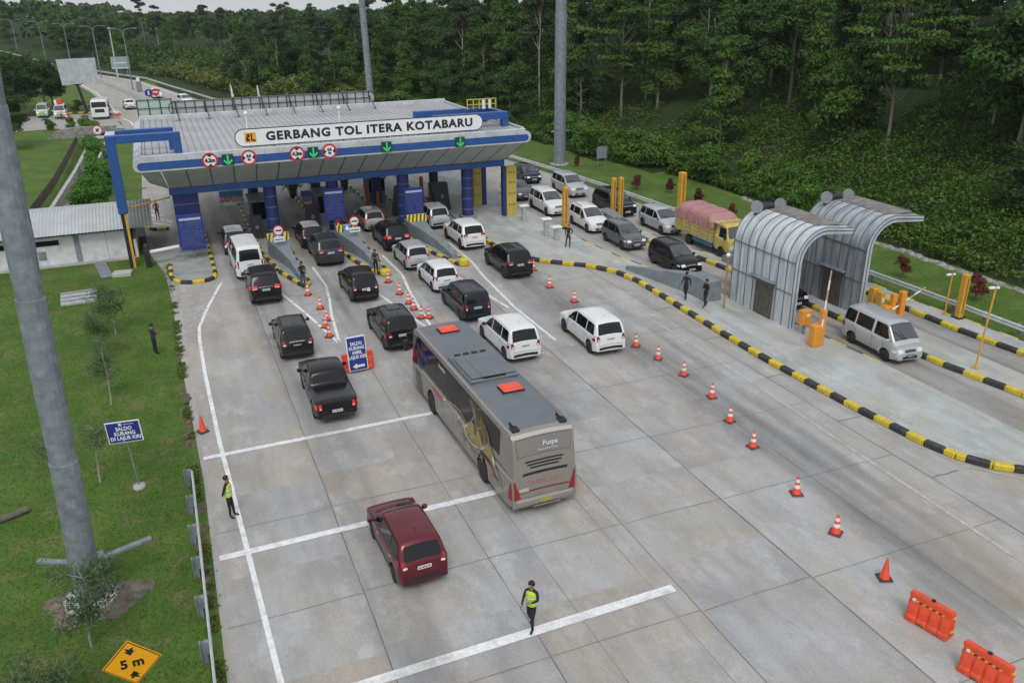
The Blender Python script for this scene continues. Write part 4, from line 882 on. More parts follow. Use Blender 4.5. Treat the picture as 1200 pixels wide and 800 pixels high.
# precast pieces lying on the grass
def cover(px, py, sx, sy, h, rz, name, lab, m='concrete_pale'):
    p = at(px, py); b = MB(); b.box(-sx/2, -sy/2, 0, sx/2, sy/2, h, M_[m], bev=.03)
    if name == 'drain_cover':
        for k in (-1, 0, 1): b.box(-sx/2+.05, k*sy/3-.12, h, sx/2-.05, k*sy/3+.12, h+.05, M_['galv'], bev=.02)
    tag(b.build(name, loc=(p.x, p.y, p.z), rz=R(rz)), lab, 'slab')
cover(93, 350, 2.0, 2.3, .18, 4, 'drain_cover', 'three part concrete drain cover set in the grass below the white wall')
cover(144, 323, 1.15, .8, .28, -8, 'concrete_box', 'small pale rounded concrete box on the grass in front of the white wall')
cover(121, 316, .75, 4.2, .10, 9, 'garden_path', 'narrow concrete strip leading from the white wall down the grass', 'galv')
b = MB(); rows = [[(x, .12*math.cos(2*math.pi*i/8), .12+.12*math.sin(2*math.pi*i/8)) for i in range(8)] for x in (-.9, -.3, .3, .9)]; LG = mat('grey dead wood', (.13, .12, .10), .9, var=.3, vscale=6); b.grid(rows, LG, close=True); b.add(rows[-1], [tuple(range(8))], LG); p = at(2, 612); tag(b.build('log', loc=p, rz=R(25)), 'weathered log lying on the grass at the left edge', 'log')
p = at(118, 668); b = MB(); b.box(-.22, -.3, 0, .22, .3, .55, M_['galv'], bev=.03); b.box(-.2, -.31, .3, .05, -.302, .5, M_['sign_white']); tag(b.build('cabinet', loc=p, rz=R(12)), 'small grey electrical cabinet beside the foot of the big near pole', 'cabinet')
p = at(110, 706)
b = MB(); n_ = 26; rows = []
for r_, z in ((0, .045), (.6, .05), (1.05, .035), (1.4, -.03)):
    rows.append([(p.x+r_*1.15*math.cos(a)*(1+.18*math.sin(3*a+1)), p.y+r_*.95*math.sin(a)*(1+.15*math.cos(2*a)), z+.02*math.sin(5*a)) for a in [2*math.pi*i/n_ for i in range(n_)]])
b.grid(rows, mat('bare soil', (.155, .135, .105), .95, var=.4, vscale=4, bump=.6, bscale=12), close=True); tag(b.build('bare_soil'), 'patch of bare soil round the foot of the near pole', kind='structure')
# ------------------------------------------------------------------ poles
def mast(x, y, h, r0, r1, lab, lean=(0, 0), arms=None, steps=2):
    t = empty('high_mast_pole', (x, y, 0), 0, lab, 'pole', 'tall galvanised masts'); t.rotation_euler = (lean[1], lean[0], 0)
    b = MB(); n_ = 12; zs = [.05]+[h*(i+1)/n_ for i in range(n_)]
    prof = []
    for i, z in enumerate(zs):
        r_ = r0+(r1-r0)*z/h; prof.append((r_, z))
        if i and i % 3 == 0 and i < n_: prof.append((r_-.03, z+.01))
    b.lathe([(0, .05)]+prof+[(0, h)], 16, M_['galv'], smooth=False); b.build('shaft', t)
    b = MB(); b.lathe([(0, 0), (r0+.35, 0), (r0+.35, .12), (r0+.05, .14), (0, .14)], 20, M_['concrete_pale'], smooth=False)
    for i in range(10): a = 2*math.pi*i/10; b.tube(((r0+.22)*math.cos(a), (r0+.22)*math.sin(a), .1), ((r0+.22)*math.cos(a), (r0+.22)*math.sin(a), .28), .03, n=6, m=M_['dark_metal'])
    b.build('base_flange', t)
    if arms:
        b = MB()
        for (a, l_, z) in arms:
            T = Matrix.Rotation(R(a), 4, 'Z'); b.box(r0*.8, -.09, z, r0*.8+l_, .09, z+.12, M_['galv'], T, bev=.02)
        b.build('bracket', t)
    return t
p = at(107, 703)
mast(p.x, p.y, 19.5, .40, .335, 'huge near galvanised pole rising from bare soil at the left edge', (R(2.0), R(.6)), [(155, 1.1, 1.3), (22, 1.7, 1.25)])
mast(38.75, 81.4, 30, .62, .54, 'galvanised mast standing in the right verge beyond the canopy', arms=[(180, .5, 3.4), (0, .6, 3.4)])
p = at(437, 143); mast(p.x, p.y, 30, .50, .40, 'galvanised mast rising behind the rear sign panel of the canopy', (R(-1.2), 0))
for px, py, h, lab in ((156, 106, 11.3, 'nearest double armed street lamp, beside the small distant sign'), (119, 92, 11.0, 'second double armed street lamp, right of the large blank board'), (85, 84, 11.0, 'third double armed street lamp, rising behind the large blank board'), (55, 76, 11.0, 'fourth double armed street lamp, left of the large blank board'), (23, 70, 11.0, 'farthest double armed street lamp at the upper left edge')):
    p = at(px, py); t = empty('street_lamp', p, R(8), lab, 'lamp', 'double armed highway lamps'); b = MB(); b.tube((0, 0, 0), (0, 0, h-.9), .14, .08, 8, M_['galv']); b.build('pole', t)
    for s in (-1, 1):
        b = MB(); pts = [(s*2.6*u, 0, h-.9+.95*math.sin(u*math.pi/2*1.0)) for u in (0, .12, .3, .5, .75, 1)]; pts = [(0, 0, h-.9), (s*.25, 0, h-.35), (s*.8, 0, h-.05), (s*1.6, 0, h+.05), (s*2.3, 0, h)]
        b.path(pts, .06, 6, M_['galv']); b.build('arm', t)
        b = MB(); b.box(s*2.3-.35, -.14, h-.1, s*2.3+.35, .14, h+.04, M_['galv'], bev=.04); b.build('lamp_head', t)
p = at(139, 95); t = empty('lamp_post', p, 0, 'plain grey post beside the small distant sign', 'pole'); b = MB(); b.tube((0, 0, 0), (0, 0, 10.5), .16, .1, 8, M_['steel_white']); b.build('pole', t); b = MB(); b.lathe([(0, 10.4), (.3, 10.5), (.35, 10.8), (0, 11)], 10, M_['galv']); b.build('lamp_head', t)
# blank board and small sign
bbp = at(103, 133); t = empty('billboard', (bbp.x, bbp.y, 0), 0, 'large blank weathered board seen from behind on one dark leg', 'billboard')
q = [onY(65, 70, bbp.y), onY(111, 68, bbp.y), onY(115.5, 96, bbp.y), onY(73, 100.5, bbp.y)]; q = [v-Vector((bbp.x, bbp.y, 0)) for v in q]
b = MB(); b.add([tuple(v) for v in q]+[(v.x, v.y+.35, v.z) for v in q], [(0, 3, 2, 1), (4, 5, 6, 7), (0, 1, 5, 4), (1, 2, 6, 5), (2, 3, 7, 6), (3, 0, 4, 7)], mat('weathered board', (.40, .43, .45), .6, var=.2, vscale=1.6, dirt=((.24, .26, .28), .7), dscale=1.0)); b.build('panel', t)
b = MB(); b.tube((0, .3, 0), (-.75, .3, 4.6), .2, .2, 10, M_['dark_metal']); b.tube((-.75, .3, 4.3), (-2.4, .3, 4.7), .1, n=6, m=M_['dark_metal']); b.tube((-.7, .3, 4.2), (1, .3, 4.9), .1, n=6, m=M_['dark_metal']); b.build('leg', t)
p = at(144, 92); t = empty('road_sign', p, 0, 'small pale rectangular sign on two posts beyond the highway bend', 'sign'); b = MB(); b.box(-1.9, 0, 2.0, 1.9, .08, 4.6, mat('faded green sign', (.26, .33, .33), .6, var=.1)); b.box(-1.75, -.01, 2.15, 1.75, -.003, 2.3, M_['sign_white']); b.box(-1.4, -.01, 3.2, 1.2, -.003, 3.4, M_['sign_white']); b.build('panel', t)
for s in (-1.2, 1.2): b = MB(); b.box(s-.07, .09, 0, s+.07, .2, 3, M_['galv']); b.build('post', t)
for px, py, z, c, lab in ((176, 109, 2.4, 'board_blue', 'round blue sign at the end of the highway median'), (184, 108, 2.5, 'red', 'round red no entry sign at the end of the highway median')):
    gp_ = at(px, py+12); h_ = onY(px, py, gp_.y).z; t = empty('road_sign', gp_, 0, lab, 'sign'); b = MB(); disc(b, 0, -.05, h_, .62, M_[c], 24, .04); b.build('disc', t)
    b = MB(); b.box(-.42, -.07, h_-.1, .42, -.052, h_+.1, M_['sign_white']) if c == 'red' else b.box(-.1, -.07, h_-.35, .1, -.052, h_+.35, M_['sign_white']); b.build('symbol', t)
    b = MB(); b.tube((0, 0, 0), (0, 0, h_+.4), .05, n=6, m=M_['galv']); b.build('post', t)
p = at(164, 108); b = MB(); b.box(-.5, 0, 0, .5, .5, 1.9, M_['galv'], bev=.1); b.box(-.3, -.02, 1.9, .3, .3, 2.6, M_['sign_white'], bev=.05); tag(b.build('roadside_cabinet', loc=p), 'pale roadside cabinet on the median left of the distant no entry sign', 'cabinet')
for k, (px, py) in enumerate(((272, 120), (303, 121), (333, 120))):
    p = at(px, py); t = empty('banner_flag', p, 0, ['narrow white banner flag behind the canopy, leftmost of three', 'narrow white banner flag behind the canopy, middle of three', 'narrow white banner flag behind the canopy, rightmost of three'][k], 'flag', 'white banner flags by the highway'); b = MB(); b.tube((0, 0, 0), (0, 0, 2.9), .03, n=5, m=M_['galv']); b.build('pole', t)
    b = MB(); b.grid([[(-.02+.03*math.sin(i), 0, .9+2*i/6), (.42-.04*i+.05*math.sin(2*i), .06*math.sin(i*2), .9+2*i/6)] for i in range(7)], M_['sign_white'], True); b.build('cloth', t)
# ------------------------------------------------------------------ information signs in the foreground
t = empty('information_sign', (-2.75, 30.35, 0), R(-18), 'blue SALDO KURANG sign on a thin leaning post in the left grass', 'sign'); t.rotation_euler = (0, R(-3), R(-12))
b = MB(); b.box(-.6, -.03, 2.0, .6, 0, 2.86, M_['sign_white'], bev=.01); b.build('border', t)
b = MB(); b.box(-.56, -.04, 2.04, .56, -.032, 2.82, M_['board_blue']); b.build('panel', t)
b = MB(); b.tube((0, .03, -.2), (0, .03, 2.4), .03, n=8, m=M_['galv']); b.build('post', t)
b = MB(); b.lathe([(0, .72), (.2, .72), (.24, .8), (.22, .9), (0, .93)], 12, M_['concrete_pale'], T=Matrix.Translation((0, .03, -.75))); b.build('footing', t)
text('lettering', 'SALDO\nKURANG\nDI LAJUR KIRI', .20, M_['sign_white'], t, face_T(.02, -.046, 2.38), bold=.006, sx=.88)
b = MB(); b.box(-.13, -.046, 2.70, -.03, -.041, 2.79, M_['sign_white']); b.box(.02, -.046, 2.73, .4, -.041, 2.755, M_['steel_white']); b.build('header_mark', t)
t = empty('warning_sign', (-2.55, 17.9, 0), 0, 'amber diamond 5 m width warning sign at the bottom left', 'sign')
cz = 2.42; s_ = .62
def dia(b, r_, y, m, th=.02):
    b.add([(-r_, y, cz), (0, y, cz-r_), (r_, y, cz), (0, y, cz+r_)]+[(-r_, y+th, cz), (0, y+th, cz-r_), (r_, y+th, cz), (0, y+th, cz+r_)], [(0, 1, 2, 3), (7, 6, 5, 4), (0, 4, 5, 1), (1, 5, 6, 2), (2, 6, 7, 3), (3, 7, 4, 0)], m)
b = MB(); dia(b, .66, -.03, M_['diamond']); b.build('plate', t)
b = MB(); dia(b, .635, -.036, M_['ink'], .005); b.build('black_line', t)
b = MB(); dia(b, .605, -.042, M_['diamond'], .005); b.build('face', t)
b = MB(); b.tube((0, .03, 0), (0, .03, 2.9), .04, n=8, m=M_['galv']); b.build('post', t)
text('lettering', '5 m', .34, M_['ink'], t, face_T(0, -.048, cz), bold=.012)
b = MB()
for k in (-1, 1):
    z = cz+k*.34; T = Matrix.Translation((0, -.048, z)) @ Matrix.Rotation(0 if k > 0 else math.pi, 4, 'Y')
    b = MB(); b.add([(0, 0, -.11), (.12, 0, .02), (.06, 0, .02), (.1, 0, .12), (0, 0, .07), (-.1, 0, .12), (-.06, 0, .02), (-.12, 0, .02)], [(0, 1, 2, 3, 4, 5, 6, 7), (7, 6, 5, 4, 3, 2, 1, 0)], M_['ink'], T=T); b.build('arrow', t)
# portable lane sign
t = empty('portable_sign', (7.15, 37.35, 0), R(4), 'upright blue SALDO KURANG board with white arrow propped on the orange barrier', 'sign')
ti = R(9); T = Matrix.Rotation(-ti, 4, 'X')
def TT(x, y, z): return T @ Matrix.Translation((x, y, z))
b = MB(); b.box(-.48, -.06, .12, .48, 0, 1.83, M_['sign_white'], T, bev=.02); b.build('border', t)
b = MB(); b.box(-.43, -.072, .17, .43, -.062, 1.78, M_['board_blue'], T); b.build('panel', t)
text('lettering', 'SALDO\nKURANG\nAMBIL\nLAJUR KIRI', .235, M_['sign_white'], t, T @ face_T(0, -.078, 1.14), bold=.006, sx=.78)
b = MB(); b.add([(-.3, -.08, .36), (-.08, -.08, .22), (-.08, -.08, .3), (.3, -.08, .3), (.3, -.08, .42), (-.08, -.08, .42), (-.08, -.08, .5)], [(0, 1, 2, 3, 4, 5, 6)], M_['sign_white'], T=T); b.build('arrow', t)
b = MB(); b.box(-.4, .02, 0, -.34, .5, .06, M_['galv']); b.box(.34, .02, 0, .4, .5, .06, M_['galv']); b.tube((-.37, .45, .03), (-.37, -.1, 1.2), .02, n=6, m=M_['galv']); b.tube((.37, .45, .03), (.37, -.1, 1.2), .02, n=6, m=M_['galv']); b.build('stand', t)
# ------------------------------------------------------------------ yellow height posts, gates, lamps on the islands
def ypost(px, py, h, w_, lab, zb=.15):
    p = at(px, py, zb); t = empty('height_post', p, 0, lab, 'post', 'tall yellow steel posts'); b = MB(); b.box(-w_/2, -w_/2, 0, w_/2, w_/2, h, M_['post_yellow'], bev=.03); b.box(-.05, -w_/2-.012, .3, .05, -w_/2-.002, h-.2, mat('slot brown', (.25, .13, .03), .6)); b.build('shaft', t)
    b = MB(); b.box(-w_/2-.12, -w_/2-.12, 0, w_/2+.12, w_/2+.12, .06, M_['dark_metal']); b.build('base_plate', t)
ypost(797, 254, 3.6, .5, 'thick yellow post standing beyond the pink tarpaulin truck', 0)
ypost(718, 255, 3.2, .33, 'left one of two close yellow posts behind the grey hatchback'); ypost(726.5, 256, 3.3, .33, 'right one of two close yellow posts behind the grey hatchback')
ypost(662, 266, 3.1, .38, 'yellow post between the two white SUVs and the officer'); ypost(1123, 372, 2.5, .34, 'yellow post by the right guardrail near a red leaved shrub')
def gray_block(pts, h0, h1, lab, m='grey_paint'):
    (xa, ya), (xb, yb) = pts; b = MB(); w0, w1 = .18, .55
    rows = [[(xa-w0, ya, .15), (xa-w0+.05, ya, h0), (xa+w0-.05, ya, h0), (xa+w0, ya, .15)], [(xb-w1, yb, .15), (xb-w1+.08, yb, h1), (xb+w1-.08, yb, h1), (xb+w1, yb, .15)], [(xb-w1, yb-1.6*(1 if yb < ya else -1), .15), (xb-w1+.08, yb-1.6*(1 if yb < ya else -1), h1), (xb+w1-.08, yb-1.6*(1 if yb < ya else -1), h1), (xb+w1, yb-1.6*(1 if yb < ya else -1), .15)]]
    b.grid(rows, M_[m], False); b.add(rows[0], [(0, 1, 2, 3)], M_[m]); b.add(rows[-1], [(3, 2, 1, 0)], M_[m])
    b.f = b.f; o = b.build('crash_block', sharp=30); bmf(o); return tag(o, lab, 'crash barrier', 'grey painted crash blocks')
def bmf(o):
    bm = bmesh.new(); bm.from_mesh(o.data); bmesh.ops.recalc_face_normals(bm, faces=bm.faces); bm.to_mesh(o.data); bm.free()
gray_block([(26.9, 46.0), (28.4, 40.2)], .4, 1.35, 'long low grey crash block beside the two walking officers')
gray_block([(31.75, 52.8), (31.75, 57)], .4, .95, 'grey crash block at the foot of the two close yellow posts')
gray_block([(33.7, 45.0), (34.1, 40.8)], .6, 1.5, 'dark grey crash block between the two curved shelters', 'grey_paint')
def cabinet(px, py, w_, h, z0, lab, rz=0):
    p = at(px, py, .15); t = empty('ticket_machine', p, R(rz), lab, 'machine', 'orange lane machines'); b = MB(); b.box(-w_/2, -.2, z0, w_/2, .2, z0+h, M_['post_yellow'] if z0 < .1 else mat('machine amber', (.68, .27, .03), .5, var=.1), bev=.03); b.build('housing', t)
    if z0 > .1: b = MB(); b.box(-.06, -.06, 0, .06, .06, z0, M_['galv']); b.build('stem', t)
    b = MB(); b.box(-.08, -.212, z0+h*.6, .1, -.202, z0+h*.8, M_['refl']); b.build('display', t)
cabinet(941, 391, .6, .8, .55, 'orange ticket box on a stem at the corner of the nearer shelter')
def boom(px, py, lab, ang, L_, post_h, w_=.3, rz=0):
    p = at(px, py, .15); t = empty('boom_gate', p, R(rz), lab, 'barrier', 'lifting gates of the right lanes')
    b = MB(); b.box(-w_/2-.35, -.22, 0, -w_/2+.12, .22, 1.15, mat('machine amber', (.68, .27, .03), .5, var=.1), bev=.04); b.build('motor_box', t)
    b = MB(); b.box(-.02, -.14, 0, .26, .14, post_h, mat('machine amber', (.68, .27, .03), .5), bev=.03); b.build('post', t)
    b = MB(); u = Vector(ang).normalized(); a = Vector((-.05, -.17, .95)); k = 6
    for i in range(k): b.tube(a+u*(L_*i/k), a+u*(L_*(i+1)/k-.005), .055-.003*i, .052-.003*i, 8, M_['refl'] if i % 2 == 0 else mat('arm red band', (.5, .25, .22), .5))
    b.build('arm', t)
boom(958, 404, 'orange lifting gate with raised white arm in front of the farther shelter', (.14, .1, 1), 3.0, 1.9)
boom(1040, 381, 'orange lifting gate with white arm reaching over the far right lane', (1, .1, .35), 2.6, 1.8)
cabinet(1020, 368, .42, 1.55, .02, 'orange machine post left of the far lifting gate'); cabinet(1028, 372, .3, 1.5, .02, 'narrow orange machine post nearest the far lifting gate')
b = MB(); p = at(1052, 380, .15); b.box(-.16, -.16, 0, .16, .16, 1.9, mat('machine amber', (.68, .27, .03), .5), bev=.03); tag(b.build('machine_post', loc=p), 'tall orange post right of the far lifting gate', 'post')
def lamp_pole(px, py, h, lab, lean=0, head=True):
    p = at(px, py, .15); t = empty('camera_post', p, 0, lab, 'post', 'thin yellow camera posts'); t.rotation_euler = (0, R(lean), 0)
    b = MB(); b.tube((0, 0, 0), (0, 0, h), .045, n=8, m=M_['post_yellow']); b.box(-.15, -.15, 0, .15, .15, .04, M_['post_yellow']); b.build('pole', t)
    b = MB(); b.box(-.42, -.08, h-.02, -.1, .08, h+.09, M_['sign_white'], bev=.03); b.box(.05, -.07, h-.05, .2, .07, h+.07, M_['sign_white'], bev=.03); b.build('camera', t)
lamp_pole(1107, 368, 2.3, 'thin yellow camera post left of the guardrail side yellow post'); lamp_pole(1143, 431, 4.0, 'tall thin leaning yellow camera post at the right edge', 3)
p = at(848, 361, .15); t = empty('lamp_post', p, 0, 'thin rusty post with white globe lamp beside the nearer shelter', 'lamp'); b = MB(); b.tube((0, 0, 0), (0, 0, 3.1), .05, n=8, m=mat('rusty yellow', (.33, .2, .08), .7)); b.build('pole', t)
b = MB(); b.lathe([(0, 3.02), (.09, 3.05), (.13, 3.15), (.09, 3.25), (0, 3.28)], 12, M_['sign_white']); b.build('globe', t)
for px, py, h, lab in ((614, 258, 1.1, 'small pale pedestal near the yellow slatted panel'), (640, 276, 1.2, 'pale pedestal left of the yellow post by the officer'), (652, 281, .9, 'low pale pedestal right beside the yellow post by the officer')):
    p = at(px, py, .15); t = empty('lane_pedestal', p, 0, lab, 'pedestal', 'pale pedestals on the wide island'); b = MB(); b.box(-.16, -.16, 0, .16, .16, h, M_['concrete_pale'], bev=.03); b.build('stem', t); b = MB(); b.box(-.38, -.28, h, .38, .28, h+.14, M_['sign_white'], bev=.04); b.build('cap', t)
for px, py, w_, lab in ((344, 232, .45, 'potted plant on the paving behind the middle booth'), (404, 222, .45, 'potted plant right of the middle fare board')):
    p = at(px, py); t = empty('potted_plant', p, 0, lab, 'plant', 'potted plants beyond the booths'); b = MB(); b.lathe([(0, 0), (.28, 0), (.42, .95), (.36, .95), (.3, .85), (0, .85)], 14, mat('pot dark', (.05, .05, .05), .6)); b.build('pot', t); POTS = globals().setdefault('POTS', []); POTS.append(t)
# brown net fence down the bank beside the drain
t = empty('net_fence', at(91, 168), 0, 'low brown net fence running down the grass bank left of the drain', 'fence'); o_ = t.location.copy()
P3 = [at(x, y)-o_ for x, y in ((91, 168), (84, 182), (75, 200), (64, 220), (50, 240), (38, 256))]
b = MB(); NET = mat('brown netting', (.12, .09, .055), .9, var=.4, vscale=2)
b.grid([[(p.x, p.y, .05), (p.x, p.y, .95)] for p in P3], NET, False); b.build('netting', t)
for a_, c_ in zip(P3[:-1], P3[1:]):
    for f in (0, .5): q_ = a_.lerp(c_, f); b = MB(); b.tube((q_.x, q_.y, -.1), (q_.x, q_.y, 1.1), .05, n=6, m=M_['wood']); b.build('post', t)
# ------------------------------------------------------------------ vehicles
def paint(name, col, metal=.2, rough=.32, coat=.4):
    if max(col) < .03: metal, rough, coat = 0, .22, .22
    return mat('paint '+name, col, rough, metal, coat=coat, var=.04, vscale=2, spec=.3 if max(col) < .03 else .4)
P_ = dict(white=paint('white', (.68, .69, .69), 0, .38, .4), black=paint('black', (.008, .008, .010)), graphite=paint('graphite', (.045, .048, .052), .5), olive=paint('dark olive', (.018, .019, .016), .3),
          silver=paint('silver', (.46, .48, .50), .3, .34), champagne=paint('champagne', (.36, .34, .33), .3), grey=paint('steel grey', (.12, .135, .155), .5), navy=paint('midnight', (.012, .016, .028), .3),
          maroon=paint('maroon', (.125, .010, .018), .35, .28), bronze=paint('bus bronze', (.285, .255, .228), .3, .36, .4), yellow=paint('truck yellow', (.52, .41, .12), 0, .5, .2), greyblue=paint('hood grey', (.17, .19, .21), .5))
TRIM = mat('black trim', (.018, .018, .019), .55); RIM = mat('alloy rim', (.34, .35, .36), .3, .8); UNDER = mat('underbody', (.006, .006, .006), .9)
class Shape:
    def __init__(s, L, W, prof, belt, tumble=.17, wheels=(-1.25, 1.3), rw=.31, sill=.22, crown=.035, taper=.13, tl=.4):
        s.L, s.W, s.prof, s.wh, s.rw, s.sill, s.crown, s.tumble, s.taper, s.tl = L, W, prof, wheels, rw, sill, crown, tumble, taper, tl
        s.belt_p = belt; s.H = max(z for y, z in prof)
        # arc-length resample, strictly increasing in y
        pts = []; 
        for (a, b_), (c, d) in zip(prof[:-1], prof[1:]):
            n = max(1, int(math.hypot(c-a, d-b_)/.11))
            for i in range(n): pts.append((a+(c-a)*i/n, b_+(d-b_)*i/n))
        pts.append(prof[-1])
        sm = [pts[0]]
        for i in range(1, len(pts)-1): sm.append((pts[i][0], .25*pts[i-1][1]+.5*pts[i][1]+.25*pts[i+1][1]))
        sm.append(pts[-1]); s.pts = sm
        s.py = [p[0] for p in sm]; s.pz = [p[1] for p in sm]
    def top(s, y): return float(np.interp(y, s.py, s.pz))
    def belt(s, y): return float(np.interp(y, [-s.L/2, s.L/2], s.belt_p))
    def hw(s, y):
        d = min(y+s.L/2, s.L/2-y); t = min(1, max(0, d/s.tl)); return s.W/2*(1-s.taper*(1-t)**2)
    def zb(s, y):
        z = s.sill+.10*max(0, 1-(min(y+s.L/2, s.L/2-y))/.5)
        for w in s.wh:
            r = s.rw+.075; d = abs(y-w)
            if d < r: z = max(z, s.rw+math.sqrt(r*r-d*d))
        return z
    def wtop(s, y, z):
        zs = s.belt(y); k = (s.H-zs); return s.hw(y)*.955-s.tumble*max(0, z-zs)/k
    def side_x(s, y, z):
        zs = min(s.belt(y), s.top(y)-.02)
        if z <= zs:
            zb_ = s.sill; t = (z-zb_)/max(.05, zs-zb_); w = s.hw(y)
            return w*float(np.interp(t, [0, .35, .7, .97, 1], [.965, .99, 1, .985, .957]))
        return s.wtop(y, z)
    def y_at(s, z, front):
        "y where the outline passes height z, near one end"
        pts = s.pts[::-1] if front else s.pts
        for (a, b_), (c, d) in zip(pts[:-1], pts[1:]):
            if (b_-z)*(d-z) <= 0 and b_ != d and d > b_: return a+(c-a)*(z-b_)/(d-b_)
        return pts[0][0]
    def body(s, m, parent, roofm=None):
        ys = sorted(set([round(y, 4) for y in s.py]+[round(w+k*(s.rw+.075)*f, 4) for w in s.wh for k in (-1, 1) for f in (0, .35, .65, .85, .95, .998, 1.01)]))
        b = MB(); rings = []; cf = [(.93, 0), (.75, .35), (.5, .7), (.25, .92), (0, 1)]
        for y in ys:
            zt, w, zb = s.top(y), s.hw(y), s.zb(y); zs = min(s.belt(y), zt-.02); zb = min(zb, zs-.06); wt = s.wtop(y, zt) if zt > zs+.03 else w*.955
            h = [(0, zb), (w*.8, zb), (w*.965, zb+.015), (w*.99, zb+.35*(zs-zb)), (w, zb+.7*(zs-zb)), (w*.985, zs-.025), (s.wtop(y, zs) if zt > s.belt(y) else w*.957, zs+.004), (wt, zt-.04 if zt-.04 > zs+.005 else zs+.006)]
            h += [(wt*f, max(zt+s.crown*c, zs+.008)) for f, c in cf]
            rings.append([(x, y, z) for x, z in h]+[(-x, y, z) for x, z in h[-2:0:-1]])
        b.grid(rings, m, True, close=True); n = len(rings[0]); nh = 13
        um = b.mi(UNDER); 
        for j in range(len(ys)-1):
            for i in (0, n-1): b.m[j*n+i] = um
            for i in (1, n-2): 
                if any(abs((ys[j]+ys[j+1])/2-w) < s.rw+.075 for w in s.wh): b.m[j*n+i] = um
        if roofm:
            rm = b.mi(roofm)
            for j in range(len(ys)-1):
                if s.top(ys[j]) > s.H-.07 and s.top(ys[j+1]) > s.H-.07:
                    for i in range(8, n-8): b.m[j*n+i] = rm
        b.add(rings[0], [tuple(range(n))], m); b.add(rings[-1], [tuple(range(n-1, -1, -1))], m)
        o = b.build('body', parent); bm = bmesh.new(); bm.from_mesh(o.data); bmesh.ops.recalc_face_normals(bm, faces=bm.faces); bm.to_mesh(o.data); bm.free()
        o.data.set_sharp_from_angle(angle=R(38)); return o
    def side_patch(s, sgn, y0, y1, zlo, zhi, m, name, parent, off=.007, nx=5, nz=4, slant0=0, slant1=0, b=None):
        "patch on one flank; slants shift the upper corners"
        own = b is None; b = b or MB(); rows = []
        for j in range(nz+1):
            v = j/nz; row = []
            for i in range(nx+1):
                u = i/nx; ya, yb = y0+slant0*v, y1+slant1*v; y = ya+(yb-ya)*u; lo = zlo(y) if callable(zlo) else zlo; hi = zhi(y) if callable(zhi) else zhi; z = lo+(hi-lo)*v
                row.append((sgn*(s.side_x(y, z)+off), y, z))
            rows.append(row)
        b.grid(rows if sgn < 0 else [r[::-1] for r in rows], m, True)
        if own: return b.build(name, parent)
    def end_patch(s, front, z0, z1, f0, f1, m, name, parent, off=.008, b=None, nx=6, nz=3, f0t=None, f1t=None, y_over=None):
        "patch on the front or rear outline between heights z0..z1 and width fractions f0..f1"
        own = b is None; b = b or MB(); rows = []; f0t = f0 if f0t is None else f0t; f1t = f1 if f1t is None else f1t
        for j in range(nz+1):
            v = j/nz; z = z0+(z1-z0)*v; y = s.y_at(z, front); y2 = s.y_at(z+.04, front); ny, nz_ = (.04, -(y2-y)) if front else (-.04, (y2-y)); l_ = math.hypot(ny, nz_) or 1
            if nz_ < 0 and True: nz_ = abs(nz_)
            w = s.wtop(y, z) if z > s.belt(y) else s.hw(y)*.957; row = []
            for i in range(nx+1):
                u = i/nx; f = (f0+(f0t-f0)*v)*(1-u)+(f1+(f1t-f1)*v)*u; row.append((f*w, y+ny/l_*off, z+nz_/l_*off+s.crown*float(np.interp(abs(f), [0, .25, .5, .75, .93, 1], [1, .92, .7, .35, 0, -.25]))))
            rows.append(row)
        b.grid(rows if not front else [r[::-1] for r in rows], m, True)
        if own: return b.build(name, parent)
WHEEL = {}
def wheel(x, y, r, parent, w=.2, rim=None):
    key = (r, w, x > 0, rim)
    if key not in WHEEL:
        sg = 1 if x > 0 else -1
        b = MB(); b.lathe([(r*.62, -w/2), (r*.93, -w/2), (r, -w/2+.03), (r, w/2-.03), (r*.93, w/2), (r*.62, w/2)], 22, M_['black'], axis='x'); me = b.build('wheel'); 
        q = MB(); q.lathe([(0, sg*(w/2-.035)), (r*.2, sg*(w/2-.02)), (r*.6, sg*(w/2-.03)), (r*.66, sg*(w/2+.003)), (r*.60, sg*(w/2-.06))], 20, rim or RIM, axis='x')
        for k in range(5):
            a = 2*math.pi*k/5; T = Matrix.Rotation(a, 4, 'X'); xx = sg*(w/2-.016)
            q.add([(xx, -r*.09, r*.25), (xx, r*.09, r*.25), (xx, r*.17, r*.55), (xx, -r*.17, r*.55)], [(0, 1, 2, 3), (3, 2, 1, 0)], TRIM, T=T)
        rm = q.build('rim'); WHEEL[key] = (me.data, rm.data); bpy.data.objects.remove(me); bpy.data.objects.remove(rm)
    a, c = WHEEL[key]; o = bpy.data.objects.new('wheel', a); COL.objects.link(o); o.parent = parent; o.location = (x, y, r)
    k = bpy.data.objects.new('rim', c); COL.objects.link(k); k.parent = o
